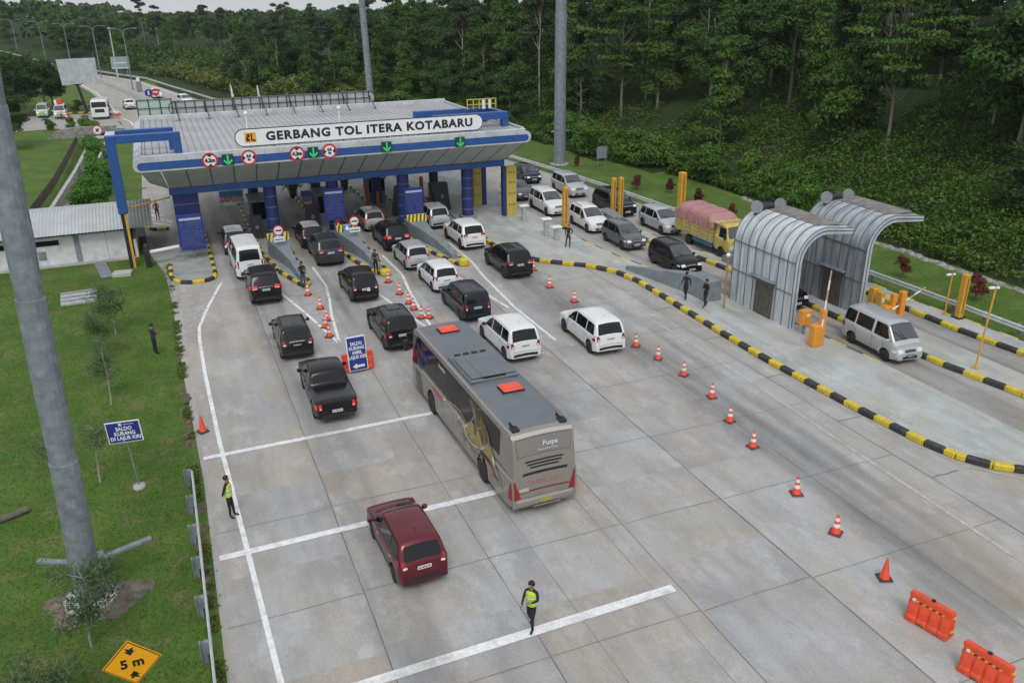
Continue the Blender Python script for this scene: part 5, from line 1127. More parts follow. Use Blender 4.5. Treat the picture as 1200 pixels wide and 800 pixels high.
def make_car(kind, col, loc, yaw, label, cat, group=None, name=None, trim=None, roof=None, rails=False, lit=False, lampstyle='v', plate='white', L=None, rear=True, front=True, rim=None, lightbar=False, roofpanel=None, spare=False, glassm=None, tailcol=None):
    K = KINDS[kind]; s = K['shape']; t = empty(name or K['name'], (loc[0], loc[1], loc[2] if len(loc) > 2 else .02), yaw, label, cat, group)
    m = P_[col]; s.body(m, t, P_[roof] if roof else None)
    G = glassm or M_['glass']; H = s.H; Lh = s.L/2
    for sg in (-1, 1):
        for (ya, yb, sa, sb) in K['win']:
            s.side_patch(sg, ya, yb, lambda y: s.belt(y)+.045, lambda y: min(s.top(y)-.09, H-.13), G, 'side_window', t, slant0=sa, slant1=sb)
        b = MB()
        for y in K['doors']: s.side_patch(sg, y-.007, y+.007, s.sill+.12, lambda y: s.belt(y)-.03, TRIM, '', t, off=.004, nx=1, nz=5, b=b)
        s.side_patch(sg, s.wh[0]+s.rw+.1, s.wh[1]-s.rw-.1, s.sill+.02, s.sill+.11, TRIM, '', t, off=.006, nx=6, nz=1, b=b)
        b.build('door_seam', t)
        for y in K['handles']:
            x = s.side_x(y, s.belt(y)-.12)+.015; q = MB(); q.box(-.015, -.09, -.014, .015, .09, .014, M_['chrome'] if col != 'black' else m, bev=.006); q.build('door_handle', t, loc=(sg*x, y, s.belt(y)-.12))
        y = K['mirror']; x = s.side_x(y, s.belt(y)); q = MB(); q.box(-.02, -.05, -.02, .10, .02, .02, TRIM); q.box(.06, -.07, -.055, .24, .06, .11, TRIM if col in ('black', 'white') and trim else m, bev=.035)
        if sg < 0: q.v = [(-a, b_, c) for a, b_, c in q.v]; q.f = [f[::-1] for f in q.f]
        q.build('mirror', t, loc=(sg*x, y, s.belt(y)+.06))
        for w in s.wh: wheel(sg*(s.W/2-.115), w, s.rw, t, rim=rim)
        if rails:
            q = MB(); x = s.wtop(0, H)-.05; q.path([(sg*x, K['rail'][0], H+.0), (sg*x, K['rail'][0]+.12, H+.065), (sg*x, K['rail'][1]-.12, H+.065), (sg*x, K['rail'][1], H)], .018, 6, M_['chrome'] if rails == 'chrome' else TRIM); q.build('roof_rail', t)
        # lamps
        tl = K['tail']; q = MB()
        s.end_patch(False, tl[0], tl[1], sg*tl[2], sg*.985, M_['red_lit'] if lit else M_['red_lamp'], '', t, off=.014, b=q, nx=4, f0t=sg*(tl[2]+tl[3]))
        s.side_patch(sg, max(s.y_at(tl[0], False), s.y_at(tl[1], False))-.0+.015, max(s.y_at(tl[0], False), s.y_at(tl[1], False))+.22, tl[0], tl[1], M_['red_lit'] if lit else M_['red_lamp'], '', t, off=.010, nx=3, nz=2, b=q)
        for i, f in enumerate(q.f[:12]):
            pass
        bm = q.build('taillight', t)
        q = MB(); s.end_patch(False, tl[0]+.02, tl[0]+(tl[1]-tl[0])*.32, sg*(tl[2]+.03), sg*.93, M_['lamp'], 'reversing_lamp', t, off=.02, nx=2)
        hl = K['head']; q = MB(); s.end_patch(True, hl[0], hl[1], sg*hl[2], sg*.985, M_['lamp'], '', t, off=.012, b=q, nx=4, f0t=sg*(hl[2]+.08))
        s.side_patch(sg, s.y_at(hl[1], True)-.28, s.y_at(hl[1], True)-.02, hl[0]+.02, hl[1]-.01, M_['lamp'], '', t, off=.008, nx=3, nz=2, b=q); q.build('headlight', t)
    # glass
    rg = K['rear_glass']; s.end_patch(False, rg[0], rg[1], -rg[2], rg[2], G, 'rear_window', t, off=.008, f0t=-rg[2]+.02, f1t=rg[2]-.02, nz=4)
    wg = K['windshield']; s.end_patch(True, wg[0], wg[1], -.90, .90, M_['glass_lit'] if not glassm else G, 'windshield', t, off=.006, f0t=-.92, f1t=.92, nz=6)
    q = MB()
    y = s.y_at(wg[0]+.02, True)
    for k in (-1, 1): q.tube((k*.05+.1, y+.06, wg[0]+.01+s.crown), (k*.05+.42+.1*k, y-.28, s.top(y-.28)+s.crown+.01), .012, n=5, m=TRIM)
    q.build('wiper', t)
    # bumpers, grille, plates
    q = MB(); s.end_patch(False, .36, .50, -.86, .86, TRIM, '', t, off=.012, b=q, nz=1); s.end_patch(False, .60, .615, -.9, .9, TRIM, '', t, off=.004, b=q, nz=1)
    if rear and K.get('tailgate', True):
        for f in (-.86, .855): s.end_patch(False, .62, tl[0]-.0, f, f+.012, TRIM, '', t, off=.004, b=q, nz=3, nx=1)
    q.build('bumper_trim', t)
    q = MB(); gr = K['grille']; s.end_patch(True, gr[0], gr[1], -gr[2], gr[2], TRIM, '', t, off=.010, b=q, nz=2); s.end_patch(True, .30, .44, -.62, .62, TRIM, '', t, off=.012, b=q, nz=1); q.build('grille', t)
    q = MB(); s.end_patch(True, (gr[0]+gr[1])/2-.012, (gr[0]+gr[1])/2+.012, -gr[2]-.04, gr[2]+.04, M_['chrome'], 'grille_bar', t, off=.018, nz=1)
    pz = K['plate']; pc = M_['plate'] if plate == 'white' else (M_['plate_black'] if plate == 'black' else mat('yellow plate', (.6, .5, .05), .5)); pi = M_['plate_ink'] if plate != 'black' else M_['refl']
    q = MB(); y = s.y_at(pz+.05, False); q.box(-.22, y-.035, pz, .22, y-.02, pz+.12, pc); 
    for x0, x1 in ((-.17, -.12), (-.07, -.035), (-.015, .02), (.04, .075), (.12, .17)): q.box(x0, y-.040, pz+.035, x1, y-.036, pz+.09, pi)
    q.build('number_plate', t)
    q = MB(); y = s.y_at(.48, True); q.box(-.22, y+.025, .43, .22, y+.04, .55, pc)
    for x0, x1 in ((-.17, -.12), (-.07, -.035), (-.015, .02), (.04, .075), (.12, .17)): q.box(x0, y+.041, .465, x1, y+.045, .52, pi)
    q.build('number_plate', t)
    if trim == 'chromebar': s.end_patch(False, pz+.16, pz+.20, -.5, .5, M_['chrome'], 'tailgate_bar', t, off=.02, nz=1)
    if roofpanel:
        q = MB(); q.box(-.34, roofpanel-.5, H+s.crown-.004, .34, roofpanel+.4, H+s.crown+.02, M_['glass'], bev=.02); q.build('sunroof', t)
    q = MB(); q.tube((0, K['rail'][0]+.15, H+s.crown-.01), (0, K['rail'][0]-.0, H+s.crown+.12), .012, .006, 6, TRIM); q.build('antenna', t)
    return t
def hatch_prof(L, H, hood, wsrun, hoodz, noz, rgrun, beltz, rearz=None):
    l = L/2
    return [(-l, .40), (-l+.01, .62), (-l+.05, .86), (-l+.09, beltz), (-l+.09+rgrun*.75, H-.14), (-l+.12+rgrun, H-.04), (-l+.5+rgrun, H-.005), (-.25, H), (l-hood-wsrun-.25, H-.02), (l-hood-wsrun, H-.09), (l-hood, hoodz+.02), (l-hood*.45, hoodz-.06), (l-.16, noz), (l-.04, noz-.14), (l, .52), (l+.001, .38)]
KINDS = {}
def kind(key, name, L, W, H, hood, ws, hoodz, noz, rg, beltr, beltf, doors, win, rw=.31, wh=None, tail=(.84, 1.10, .72, .10), **k):
    prof = hatch_prof(L, H, hood, ws, hoodz, noz, rg, beltr)
    prof = k.get('prof', prof); wh = wh or (-L/2+.78, L/2-.80)
    s = Shape(L, W, prof, (beltr, beltf), wheels=wh, rw=rw, tumble=k.get('tumble', .17), sill=k.get('sill', .23), crown=k.get('crown', .05))
    yc = L/2-hood
    KINDS[key] = dict(shape=s, name=name, doors=doors, win=win, handles=[doors[1]+.14, doors[0]-.2 if len(doors) < 4 else doors[0]+.14], mirror=L/2-hood-ws*.42, rail=(-L/2+rg+.5, L/2-hood-ws-.35), tail=tail, head=k.get('head', (noz-.17, noz-.03, .56)),
        rear_glass=k.get('rear_glass', (beltr+.04, H-.14, .84)), windshield=(hoodz+.06, H-.10), grille=k.get('grille', (noz-.20, noz-.06, .46)), plate=k.get('plate', beltr-.22))
# key, name, L, W, H, hood, windscreen run, hood z, nose z, rear glass run, belts, door lines, windows (y0, y1, slant0, slant1)
kind('mpv', 'minivan', 4.35, 1.70, 1.68, .98, .92, 1.04, .84, .34, 1.03, .95, (-.95, .1, .98), [(-1.88, -1.12, .14, .0), (-1.04, .02, 0, 0), (.10, 1.12, 0, -.55)])
kind('bigmpv', 'minivan', 4.70, 1.80, 1.76, 1.08, .95, 1.10, .92, .32, 1.08, 1.0, (-1.0, .12, 1.05), [(-2.05, -1.18, .14, 0), (-1.1, .04, 0, 0), (.12, 1.2, 0, -.58)], rw=.33)
kind('suv', 'suv', 4.72, 1.85, 1.80, 1.25, .80, 1.16, 1.0, .42, 1.14, 1.06, (-.95, .1, 1.0), [(-1.98, -1.12, .2, 0), (-1.04, .02, 0, 0), (.10, 1.02, 0, -.5)], rw=.37, sill=.32, tail=(1.0, 1.2, .6, 0))
kind('hatch', 'hatchback', 4.0, 1.66, 1.54, .90, .86, .98, .80, .40, .98, .90, (-.75, .2, .98), [(-1.55, -.85, .2, 0), (-.78, .12, 0, 0), (.2, 1.08, 0, -.55)], rw=.29)
kind('calya', 'minivan', 4.08, 1.66, 1.60, .86, .86, 1.0, .83, .32, 1.0, .92, (-.85, .15, .98), [(-1.72, -1.0, .14, 0), (-.93, .07, 0, 0), (.15, 1.1, 0, -.52)], rw=.29)
kind('oldmpv', 'minivan', 4.45, 1.70, 1.72, 1.05, .62, 1.0, .90, .16, 1.05, .98, (-1.0, .1, 1.0), [(-2.02, -1.18, .05, 0), (-1.1, .02, 0, 0), (.10, 1.0, 0, -.36)], rw=.31, tumble=.13, tail=(.78, 1.10, .80, 0))
kind('hiace', 'passenger_van', 4.9, 1.86, 2.18, .42, .75, 1.22, .98, .16, 1.22, 1.18, (-1.3, .15, 1.2), [(-2.28, -1.45, .04, 0), (-1.35, .05, 0, 0), (.3, 1.62, 0, -.42)], rw=.34, tumble=.16, wh=(-1.45, 1.45), tail=(.85, 1.3, .86, 0), rear_glass=(1.27, 1.95, .80), crown=.05)
kind('microvan', 'passenger_van', 4.15, 1.66, 1.90, .34, .62, 1.10, .86, .16, 1.12, 1.08, (-.95, .25, 1.05), [(-1.88, -1.1, .04, 0), (-1.0, .15, 0, 0), (.32, 1.5, 0, -.42)], rw=.29, tumble=.15, wh=(-1.2, 1.22), tail=(.8, 1.12, .84, 0), head=(.62, .80, .55), grille=(.62, .74, .42))
sp = [(-2.15, .42), (-2.14, .62), (-2.08, .86), (-2.03, .96), (-1.55, .99), (-1.45, 1.02), (-.85, 1.36), (-.55, 1.43), (0, 1.45), (.35, 1.40), (1.15, .97), (1.7, .88), (2.02, .74), (2.13, .6), (2.15, .38)]
kind('sedan', 'sedan', 4.3, 1.70, 1.45, 1.0, .8, .95, .76, .6, .93, .88, (-.7, .2, 1.0), [(-1.35, -.78, .35, 0), (-.7, .12, 0, 0), (.2, 1.05, 0, -.55)], rw=.3, prof=sp, tail=(.72, .9, .66, 0), rear_glass=(1.06, 1.34, .84))
pp = [(-2.62, .55), (-2.61, .75), (-2.60, 1.0), (-2.56, 1.12), (-2.45, 1.13), (-1.0, 1.14), (-.93, 1.18), (-.72, 1.62), (-.6, 1.72), (-.2, 1.78), (.35, 1.78), (.62, 1.72), (1.38, 1.22), (2.1, 1.12), (2.48, 1.0), (2.6, .82), (2.62, .45)]
kind('pickup', 'pickup_truck', 5.24, 1.86, 1.78, 1.24, .76, 1.20, 1.0, .4, 1.09, 1.08, (-.92, .12, 1.08), [(-.78, .04, .12, 0), (.13, 1.12, 0, -.45)], rw=.38, sill=.36, prof=pp, wh=(-1.58, 1.62), tail=(.78, 1.02, .82, 0), rear_glass=(1.24, 1.64, .86), plate=.62)
KINDS['pickup']['handles'] = [.26, -.78]; KINDS['pickup']['doors'] = (-.92, .12, 1.08)
def away(k, col, x, yrear, label, yaw=0, **kw):
    L = KINDS[k]['shape'].L; a = R(yaw); d = L/2
    return make_car(k, col, (x-d*math.sin(a), yrear+d*math.cos(a)), a, label, kw.pop('cat', 'car'), kw.pop('group', None), **kw)
def toward(k, col, x, yfront, label, yaw=0, **kw):
    L = KINDS[k]['shape'].L; a = R(180+yaw); d = L/2
    return make_car(k, col, (x+d*math.sin(a), yfront-d*math.cos(a)), a, label, kw.pop('cat', 'car'), kw.pop('group', None), **kw)
GQ, GO = 'vehicles queuing towards the gate', 'vehicles leaving in the right lanes'
# leftmost lane
away('hiace', 'white', 4.05, 54.2, 'white high roof passenger van queuing in the leftmost lane', 1, cat='van', group=GQ, lampstyle='v')
away('mpv', 'graphite', 3.75, 60.3, 'dark minivan with pale roof directly ahead of the white van', 0, roof='silver', group=GQ)
away('suv', 'black', 4.35, 48.9, 'black SUV with lit tail lamps right behind the white van', -1, group=GQ, lit=True, glassm=None, trim='chromebar')
away('mpv', 'olive', 4.7, 39.9, 'dark olive minivan with a silver tailgate bar ahead of the pickup', -1, group=GQ, rails='dark', trim='chromebar', plate='black')
away('pickup', 'black', 5.15, 32.4, 'black double cab pickup with covered bed and lit brake lamps', -1, cat='pickup truck', group=GQ, lit=True)
# second lane
away('calya', 'black', 9.0, 59.7, 'black hatchback with a pale sheen painted on its roof just left of the grey booth base in lane two', 0, group=GQ, roof='silver')  # sky sheen on the black roof is put in as silver paint
away('suv', 'graphite', 9.35, 54.9, 'dark grey SUV beside the middle crash wedge in lane two', 0, group=GQ)
c_ = away('mpv', 'black', 9.8, 46.9, 'black minivan with white sticker on its tailgate in lane two', 0, group=GQ)
KINDS['mpv']['shape'].end_patch(False, .70, .90, .10, .34, M_['sign_white'], 'sticker', c_, off=.03, nz=2, f0t=.16)
away('bigmpv', 'black', 9.85, 38.9, 'black long minivan beside the front of the bus', 0, group=GQ, roofpanel=-.35)
# third lane
away('calya', 'champagne', 14.2, 62.4, 'silver pinkish hatchback deepest in lane three under the canopy', 0, group=GQ, lit=True)
away('suv', 'black', 14.4, 56.5, 'black SUV with bright red tail lamps beside the third fare board', 0, group=GQ, lit=True)
away('calya', 'silver', 14.45, 51.6, 'silver hatchback in front of the white hatchback in lane three', 0, group=GQ)
away('calya', 'white', 14.75, 46.6, 'white hatchback between the silver hatchback and the dark blue old minivan', 0, group=GQ)
away('oldmpv', 'navy', 14.75, 41.2, 'dark blue boxy old minivan in lane three', 0, group=GQ)
away('bigmpv', 'white', 15.0, 35.1, 'white minivan alongside the right of the bus', 0, group=GQ, trim='bar')
# fourth lane
away('mpv', 'silver', 19.0, 61.1, 'light silver minivan passing the third fare board in lane four', 0, group=GQ)
away('suv', 'white', 19.45, 54.6, 'white SUV just past the nose of the rightmost crash wedge', 0, group=GQ)
away('suv', 'black', 19.85, 47.2, 'black SUV with roof rails beside the long striped kerb', -1, group=GQ, rails='chrome')
away('bigmpv', 'white', 19.25, 34.2, 'white minivan standing alone beside the row of cones', -2, group=GQ)
away('calya', 'maroon', 5.42, 20.6, 'maroon minivan alone in the foreground', 1.5, group=None)
# right lanes, facing the camera
toward('hatch', 'navy', 32.2, 73.1, 'dark navy car farthest back in the right lanes beside the verge', 0, group=GO)
toward('sedan', 'grey', 28.75, 67.0, 'dark grey blue car behind the white minivan, just past the yellow panels', 0, group=GO)
toward('bigmpv', 'silver', 33.5, 66.1, 'silver minivan nearest the guardrail behind the black off-roader', -2, group=GO)
toward('bigmpv', 'white', 29.0, 60.8, 'white minivan behind the yellow post in the nearer right lane', -1, group=GO)
toward('mpv', 'white', 29.6, 54.8, 'white small SUV directly behind the grey hatchback', -2, group=GO, rails='dark', trim='bar')
toward('suv', 'black', 33.9, 58.3, 'black off-roader beyond the pair of yellow posts', 0, group=GO, spare=True)
toward('calya', 'grey', 29.75, 49.7, 'grey hatchback ahead of the white small SUV', -1, group=GO, roof='greyblue')
toward('mpv', 'silver', 34.4, 52.0, 'silver minivan between the truck and the yellow posts', -1, group=GO)
toward('mpv', 'black', 30.05, 43.3, 'black minivan approaching the two walking officers', -1, group=GO)
toward('mpv', 'black', 31.95, 35.5, 'black car mostly hidden inside the nearer curved shelter', -1, group=GO)
toward('bigmpv', 'black', 36.9, 40.0, 'black car half hidden between the two curved shelters', 0, group=GO)
toward('microvan', 'silver', 31.95, 27.4, 'silver boxy passenger van leaving past the orange lifting gate', -4, group=GO, cat='van', plate='black')
# distant vehicles
FG = 'distant vehicles beyond the gate'
p = at(50, 139); make_car('microvan', 'white', (p.x, p.y+2.5, .03), R(180), 'green and white van parked at the far left of the side yard', 'van', FG); van1 = p
p = at(71, 140); make_car('microvan', 'white', (p.x, p.y+2.3, .03), R(180), 'green and white service van second from left in the side yard', 'van', FG); van2 = p
p = at(152, 129); make_car('sedan', 'white', (p.x, p.y+2.0, .03), R(8), 'small white car driving away on the distant highway right of the truck', 'car', FG)
p = at(184, 116); make_car('calya', 'white', (p.x, p.y+2, .03), R(186), 'white car behind the round signs on the far carriageway', 'car', FG)
p = at(218, 124); make_car('calya', 'white', (p.x, p.y+2, .03), R(192), 'white car near the far guardrail left of the three banner flags', 'car', FG)
GREEN = paint('van green', (.20, .38, .12), .1, .45)
for k, p in enumerate((van1, van2)):
    root_ = [o for o in COL.objects if o.get('label', '').startswith('green and white') and o.parent is None][k]
    s = KINDS['microvan']['shape']; s.end_patch(True, .42, 1.05, -.96, .96, GREEN, 'hood_panel', root_, off=.02); 
    for sg in (-1, 1): s.side_patch(sg, -1.9, 1.9, .5, 1.0, GREEN, 'green_side_panel', root_, off=.012)
root_.children  # second van carries an orange roof sign
b = MB(); b.box(-.5, .1, 1.94, .2, .6, 2.75, M_['orange'], bev=.1); b.box(.25, .1, 1.94, .6, .6, 2.6, M_['sign_white'], bev=.05); b.box(-.35, .05, 2.1, .0, .09, 2.5, M_['yellow']); b.build('roof_sign', root_)
# ------------------------------------------------------------------ bus
def build_bus():
    L, W, H = 11.7, 2.64, 3.17
    prof = [(-L/2, .45), (-L/2+.005, .9), (-L/2+.03, 1.6), (-L/2+.09, 2.5), (-L/2+.16, 2.95), (-L/2+.24, 3.12), (-L/2+.42, 3.20), (-4.9, H), (4.9, H), (5.4, 3.11), (5.6, 2.95), (5.72, 2.5), (L/2-.03, 1.5), (L/2-.01, 1.0), (L/2, .4)]
    s = Shape(L, W, prof, (1.55, 1.55), tumble=.10, wheels=(-L/2+2.75, L/2-2.85), rw=.50, sill=.36, crown=.05, taper=.07, tl=.35)
    t = empty('coach_bus', (10.44, 23.0+L/2, .02), R(.8), 'long bronze grey coach with dark roof and painted flank in the centre', 'bus')
    roofm = mat('bus roof grey', (.145, .165, .185), .5, .2, var=.10, vscale=1.2, dirt=((.20, .21, .22), .35), dscale=1.4)
    BZ = P_['bronze']; s.body(BZ, t, roofm)
    Lh = L/2
    # dark glazed band along each flank, split in panes
    BG = mat('coach glass', (.006, .006, .007), .12, spec=.22)
    for sg in (-1, 1):
        ys = [-4.72, -3.3, -1.9, -.45, 1.0, 2.4, 3.8, 4.95]
        for a, c in zip(ys[:-1], ys[1:]):
            s.side_patch(sg, a+.012, c-.012, 1.72 if a > -4 else 1.95, 2.92, BG, 'side_window', t, off=.010, nx=3, nz=5, slant0=.0 if a > -4 else 0)
        s.side_patch(sg, 5.0, 5.58, 1.5, 2.8, M_['glass'], 'driver_window', t, off=.010, nx=3, nz=3)
        b = MB()
        for y in (-5.1, -4.0, -2.3, -1.15, .1, 1.35, 2.15, 4.1): s.side_patch(sg, y-.008, y+.008, .5, 1.62, TRIM, '', t, off=.005, nx=1, nz=3, b=b)
        s.side_patch(sg, -5.4, 5.2, 1.655, 1.68, TRIM, '', t, off=.006, nx=24, nz=1, b=b)
        b.build('locker_seams', t)
        for w in s.wh:
            wheel(sg*(W/2-.17), w, .49, t, .28, rim=mat('steel rim', (.42, .43, .44), .35, .5))
        if sg < 0 or True:
            s.side_patch(sg, 4.25, 5.05, .45, 1.66, mat('door dark', (.05, .05, .055), .3), 'door', t, off=.009, nx=3, nz=3)
        # taillight
        q = MB(); s.end_patch(False, .72, 1.45, sg*.78, sg*.99, M_['red_lamp'], '', t, off=.016, b=q, nx=3, nz=5, f0t=sg*.95); s.side_patch(sg, -Lh+.02, -Lh+.22, .75, 1.38, M_['red_lamp'], '', t, off=.012, nx=2, nz=2, slant1=-.1, b=q); q.build('taillight', t)
        q = MB(); s.end_patch(True, .8, 1.05, sg*.55, sg*.95, M_['lamp'], 'headlight', t, off=.012)
        # mirror on arm
        q = MB(); q.path([(sg*1.15, 5.55, 2.85), (sg*1.45, 5.65, 2.8), (sg*1.52, 5.7, 2.45)], .03, 6, TRIM); q.box(sg*1.52-.13, 5.62, 1.95, sg*1.52+.13, 5.77, 2.5, TRIM, bev=.05); q.build('mirror', t)
    s.end_patch(True, 1.35, 2.85, -.93, .93, M_['glass'], 'windshield', t, off=.01, nz=5)
    # rear face
    CRV = mat('bus rear panel', (.28, .25, .225), .4, .4, coat=.3)
    b = MB(); s.end_patch(False, 2.30, 2.96, -.86, .86, TRIM, '', t, off=.004, b=b, nz=4, f0t=-.93, f1t=.93); s.end_patch(False, 2.315, 2.945, -.85, .85, CRV, '', t, off=.008, b=b, nz=4, f0t=-.92, f1t=.92); b.build('rear_panel', t)
    b = MB()
    for z, w0 in ((2.04, .62), (1.92, .56), (1.80, .47)):
        s.end_patch(False, z, z+.065, -w0, w0, TRIM, '', t, off=.008, b=b, nz=1, f0t=-w0+.01, f1t=w0)
    s.end_patch(False, 1.57, 1.67, -.72, .72, M_['black'], '', t, off=.009, b=b, nz=1, f0t=-.68, f1t=.76)
    b.build('vent', t)
    b = MB(); s.end_patch(False, .93, .98, -.84, .84, mat('dark red trim', (.22, .02, .03), .35), '', t, off=.012, b=b, nz=1); s.end_patch(False, .70, .74, -.95, .95, M_['chrome'], '', t, off=.014, b=b, nz=1); b.build('rear_trim', t)
    b = MB(); b.box(-1.12, -Lh-.07, .42, 1.12, -Lh+.1, .70, BZ, bev=.06); b.box(-.5, -Lh-.12, .38, .55, -Lh-.075, .43, M_['chrome']); b.box(-.24, -Lh-.09, .50, .24, -Lh-.072, .62, mat('yellow plate', (.35, .3, .06), .5)); b.build('rear_bumper', t)
    b = MB(); y = s.y_at(1.05, False); b.box(-.98, y-.03, 1.0, -.62, y-.012, 1.14, mat('plate beige', (.45, .42, .34), .6)); b.build('notice_plate', t)
    pale = mat('pale lettering', (.55, .60, .66), .5); y = s.y_at(2.7, False)
    text('lettering', 'Puspa', .25, pale, t, face_T(.22, y-.055, 2.72, tilt=R(4)), bold=.006)
    text('lettering', 'Executive Class', .12, pale, t, face_T(.12, s.y_at(2.5, False)-.045, 2.52, tilt=R(4)))
    text('lettering', 'Puspa Jaya', .18, mat('faded red lettering', (.40, .20, .18), .5), t, face_T(.05, s.y_at(1.3, False)-.03, 1.3), bold=.004, sx=1.8)
    # roof equipment
    b = MB()
    b.box(-1.0, -1.35, H+.02, 1.0, 1.35, H+.14, roofm, bev=.04); b.box(-.92, -1.2, H+.14, .92, 1.0, H+.22, roofm, bev=.04); b.box(-.5, -1.3, H+.22, .5, .9, H+.235, roofm)
    for x in (-.62, -.25, .12, .49): b.box(x-.13, 1.02, H+.145, x+.13, 1.3, H+.19, M_['black'], bev=.02)
    for k in range(9): b.box(-.42+.1*k, -1.33, H+.145, -.36+.1*k, -1.22, H+.17, M_['black'])
    b.build('air_conditioner', t)
    for y, x in ((4.25, .02), (-2.35, .22)):
        b = MB(); b.box(x-.46, y-.36, H+.03, x+.46, y+.36, H+.07, TRIM, bev=.02); b.box(x-.40, y-.32, H+.07, x+.40, y+.32, H+.17, mat('hatch red', (.80, .085, .045), .45, var=.08), bev=.06)
        b.box(x-.3, y-.2, H+.17, x+.3, y+.2, H+.185, MATS['hatch red'], bev=.01); b.build('roof_hatch', t)
    for x in (-.92, .86):
        b = MB(); b.box(x-.13, -Lh+.35, H-.02, x+.15, -Lh+.7, H+.10, M_['black'], bev=.03); b.box(x-.02, -Lh+.55, H+.02, x+.0, -Lh+.95, H+.14, M_['black']); b.build('roof_vent', t)
    b = MB(); s.end_patch(False, 2.99, 3.10, -.97, .97, mat('pale cornice', (.46, .42, .38), .4, .3), 'roof_edge', t, off=.012, nz=2)
    # painted decoration on the left and right flank: sweeping curves, petals, diagonal bands
    gold, cream, plum, ochre = mat('gold paint', (.35, .27, .09), .4, .3), mat('cream paint', (.52, .48, .40), .45), mat('plum paint', (.14, .03, .06), .4), mat('ochre paint', (.24, .19, .09), .45)
    vi = mat('violet lettering', (.035, .035, .19), .4); rd = mat('red lettering', (.55, .10, .07), .4)
    for sg in (-1, 1):
        b = MB()
        def curve(pts, w0, w1, m, off):
            n = len(pts)*4; P3 = []
            for i in range(n+1):
                u = i/n*(len(pts)-1); k = min(int(u), len(pts)-2); f = u-k
                p0 = pts[max(k-1, 0)]; p1 = pts[k]; p2 = pts[k+1]; p3 = pts[min(k+2, len(pts)-1)]
                P3.append(tuple(.5*((2*p1[j])+(-p0[j]+p2[j])*f+(2*p0[j]-5*p1[j]+4*p2[j]-p3[j])*f*f+(-p0[j]+3*p1[j]-3*p2[j]+p3[j])*f**3) for j in (0, 1)))
            rows = []
            for i, (y, z) in enumerate(P3):
                a = P3[max(i-1, 0)]; c = P3[min(i+1, n)]; dx, dz = c[0]-a[0], c[1]-a[1]; l_ = math.hypot(dx, dz) or 1; w = (w0+(w1-w0)*i/n)*math.sin(math.pi*(.08+.88*i/n))**.6
                q = [(y-dz/l_*w, z+dx/l_*w), (y+dz/l_*w, z-dx/l_*w)]; q = [(yy, min(2.92, max(.5, zz))) for yy, zz in q]
                rows.append([(sg*(s.side_x(yy, zz)+off), yy, zz) for yy, zz in q])
            b.grid(rows, m, False); b.grid([r[::-1] for r in rows], m, False)
        curve([(-2.0, .9), (-2.6, 1.4), (-2.7, 2.1), (-2.2, 2.6), (-1.6, 2.75)], .30, .18, ochre, .016)
        curve([(-1.1, .75), (-1.5, 1.3), (-1.9, 1.7), (-2.6, 1.75), (-3.1, 1.35), (-3.2, .9)], .22, .22, gold, .018)
        curve([(-.6, 1.3), (-1.4, 1.5), (-2.2, 2.3), (-2.0, 3.0)], .05, .03, cream, .021); curve([(-2.5, 2.0), (-2.1, 2.5), (-1.7, 3.08)], .05, .02, cream, .023); curve([(-3.0, 2.2), (-2.5, 2.0), (-2.3, 2.6), (-2.6, 3.05)], .045, .02, cream, .025)
        curve([(-.3, 1.0), (-.9, 1.65), (-1.9, 1.15), (-3.3, 1.5), (-3.3, 2.1)], .045, .03, cream, .027); curve([(-.5, .7), (-1.4, 1.05), (-2.3, .85), (-3.3, 1.1)], .05, .03, cream, .029)
        curve([(1.2, 1.5), (.2, 1.75), (-.9, 1.85), (-1.7, 1.6), (-2.3, 1.9)], .05, .02, cream, .031)
        curve([(-2.9, 2.6), (-3.2, 2.1), (-3.9, 1.5), (-4.4, .95)], .26, .30, gold, .019); curve([(-3.3, 2.5), (-3.6, 2.0), (-4.3, 1.4), (-4.75, .95)], .18, .22, ochre, .024)
        curve([(-3.1, 1.25), (-3.6, 1.32), (-4.1, 1.3), (-4.6, 1.0)], .10, .06, plum, .033); curve([(-3.6, 2.35), (-4.1, 1.7), (-4.7, 1.3), (-5.2, .7)], .05, .05, cream, .035)
        b.build('painted_scroll', t)
        yw = R(-90) if sg < 0 else R(90); x_ = sg*(s.side_x(4.4, 2.5)+.03)
        text('lettering', 'Puspa', .62, vi, t, face_T(x_, 4.15, 2.35, yw), bold=.015); text('lettering', 'JAYA', .36, vi, t, face_T(sg*(s.side_x(4.4, 1.9)+.03), 4.4, 1.88, yw), bold=.01)
        text('lettering', 'Puspa Jaya', .36, rd, t, face_T(sg*(s.side_x(2.7, 1.4)+.02), 1.95, 1.42, yw), bold=.01, sx=.8)
        text('lettering', 'Executive', .22, cream, t, face_T(sg*(s.side_x(1.6, 2.75)+.03), 1.5, 2.72, yw), bold=.006)
    return t
build_bus()
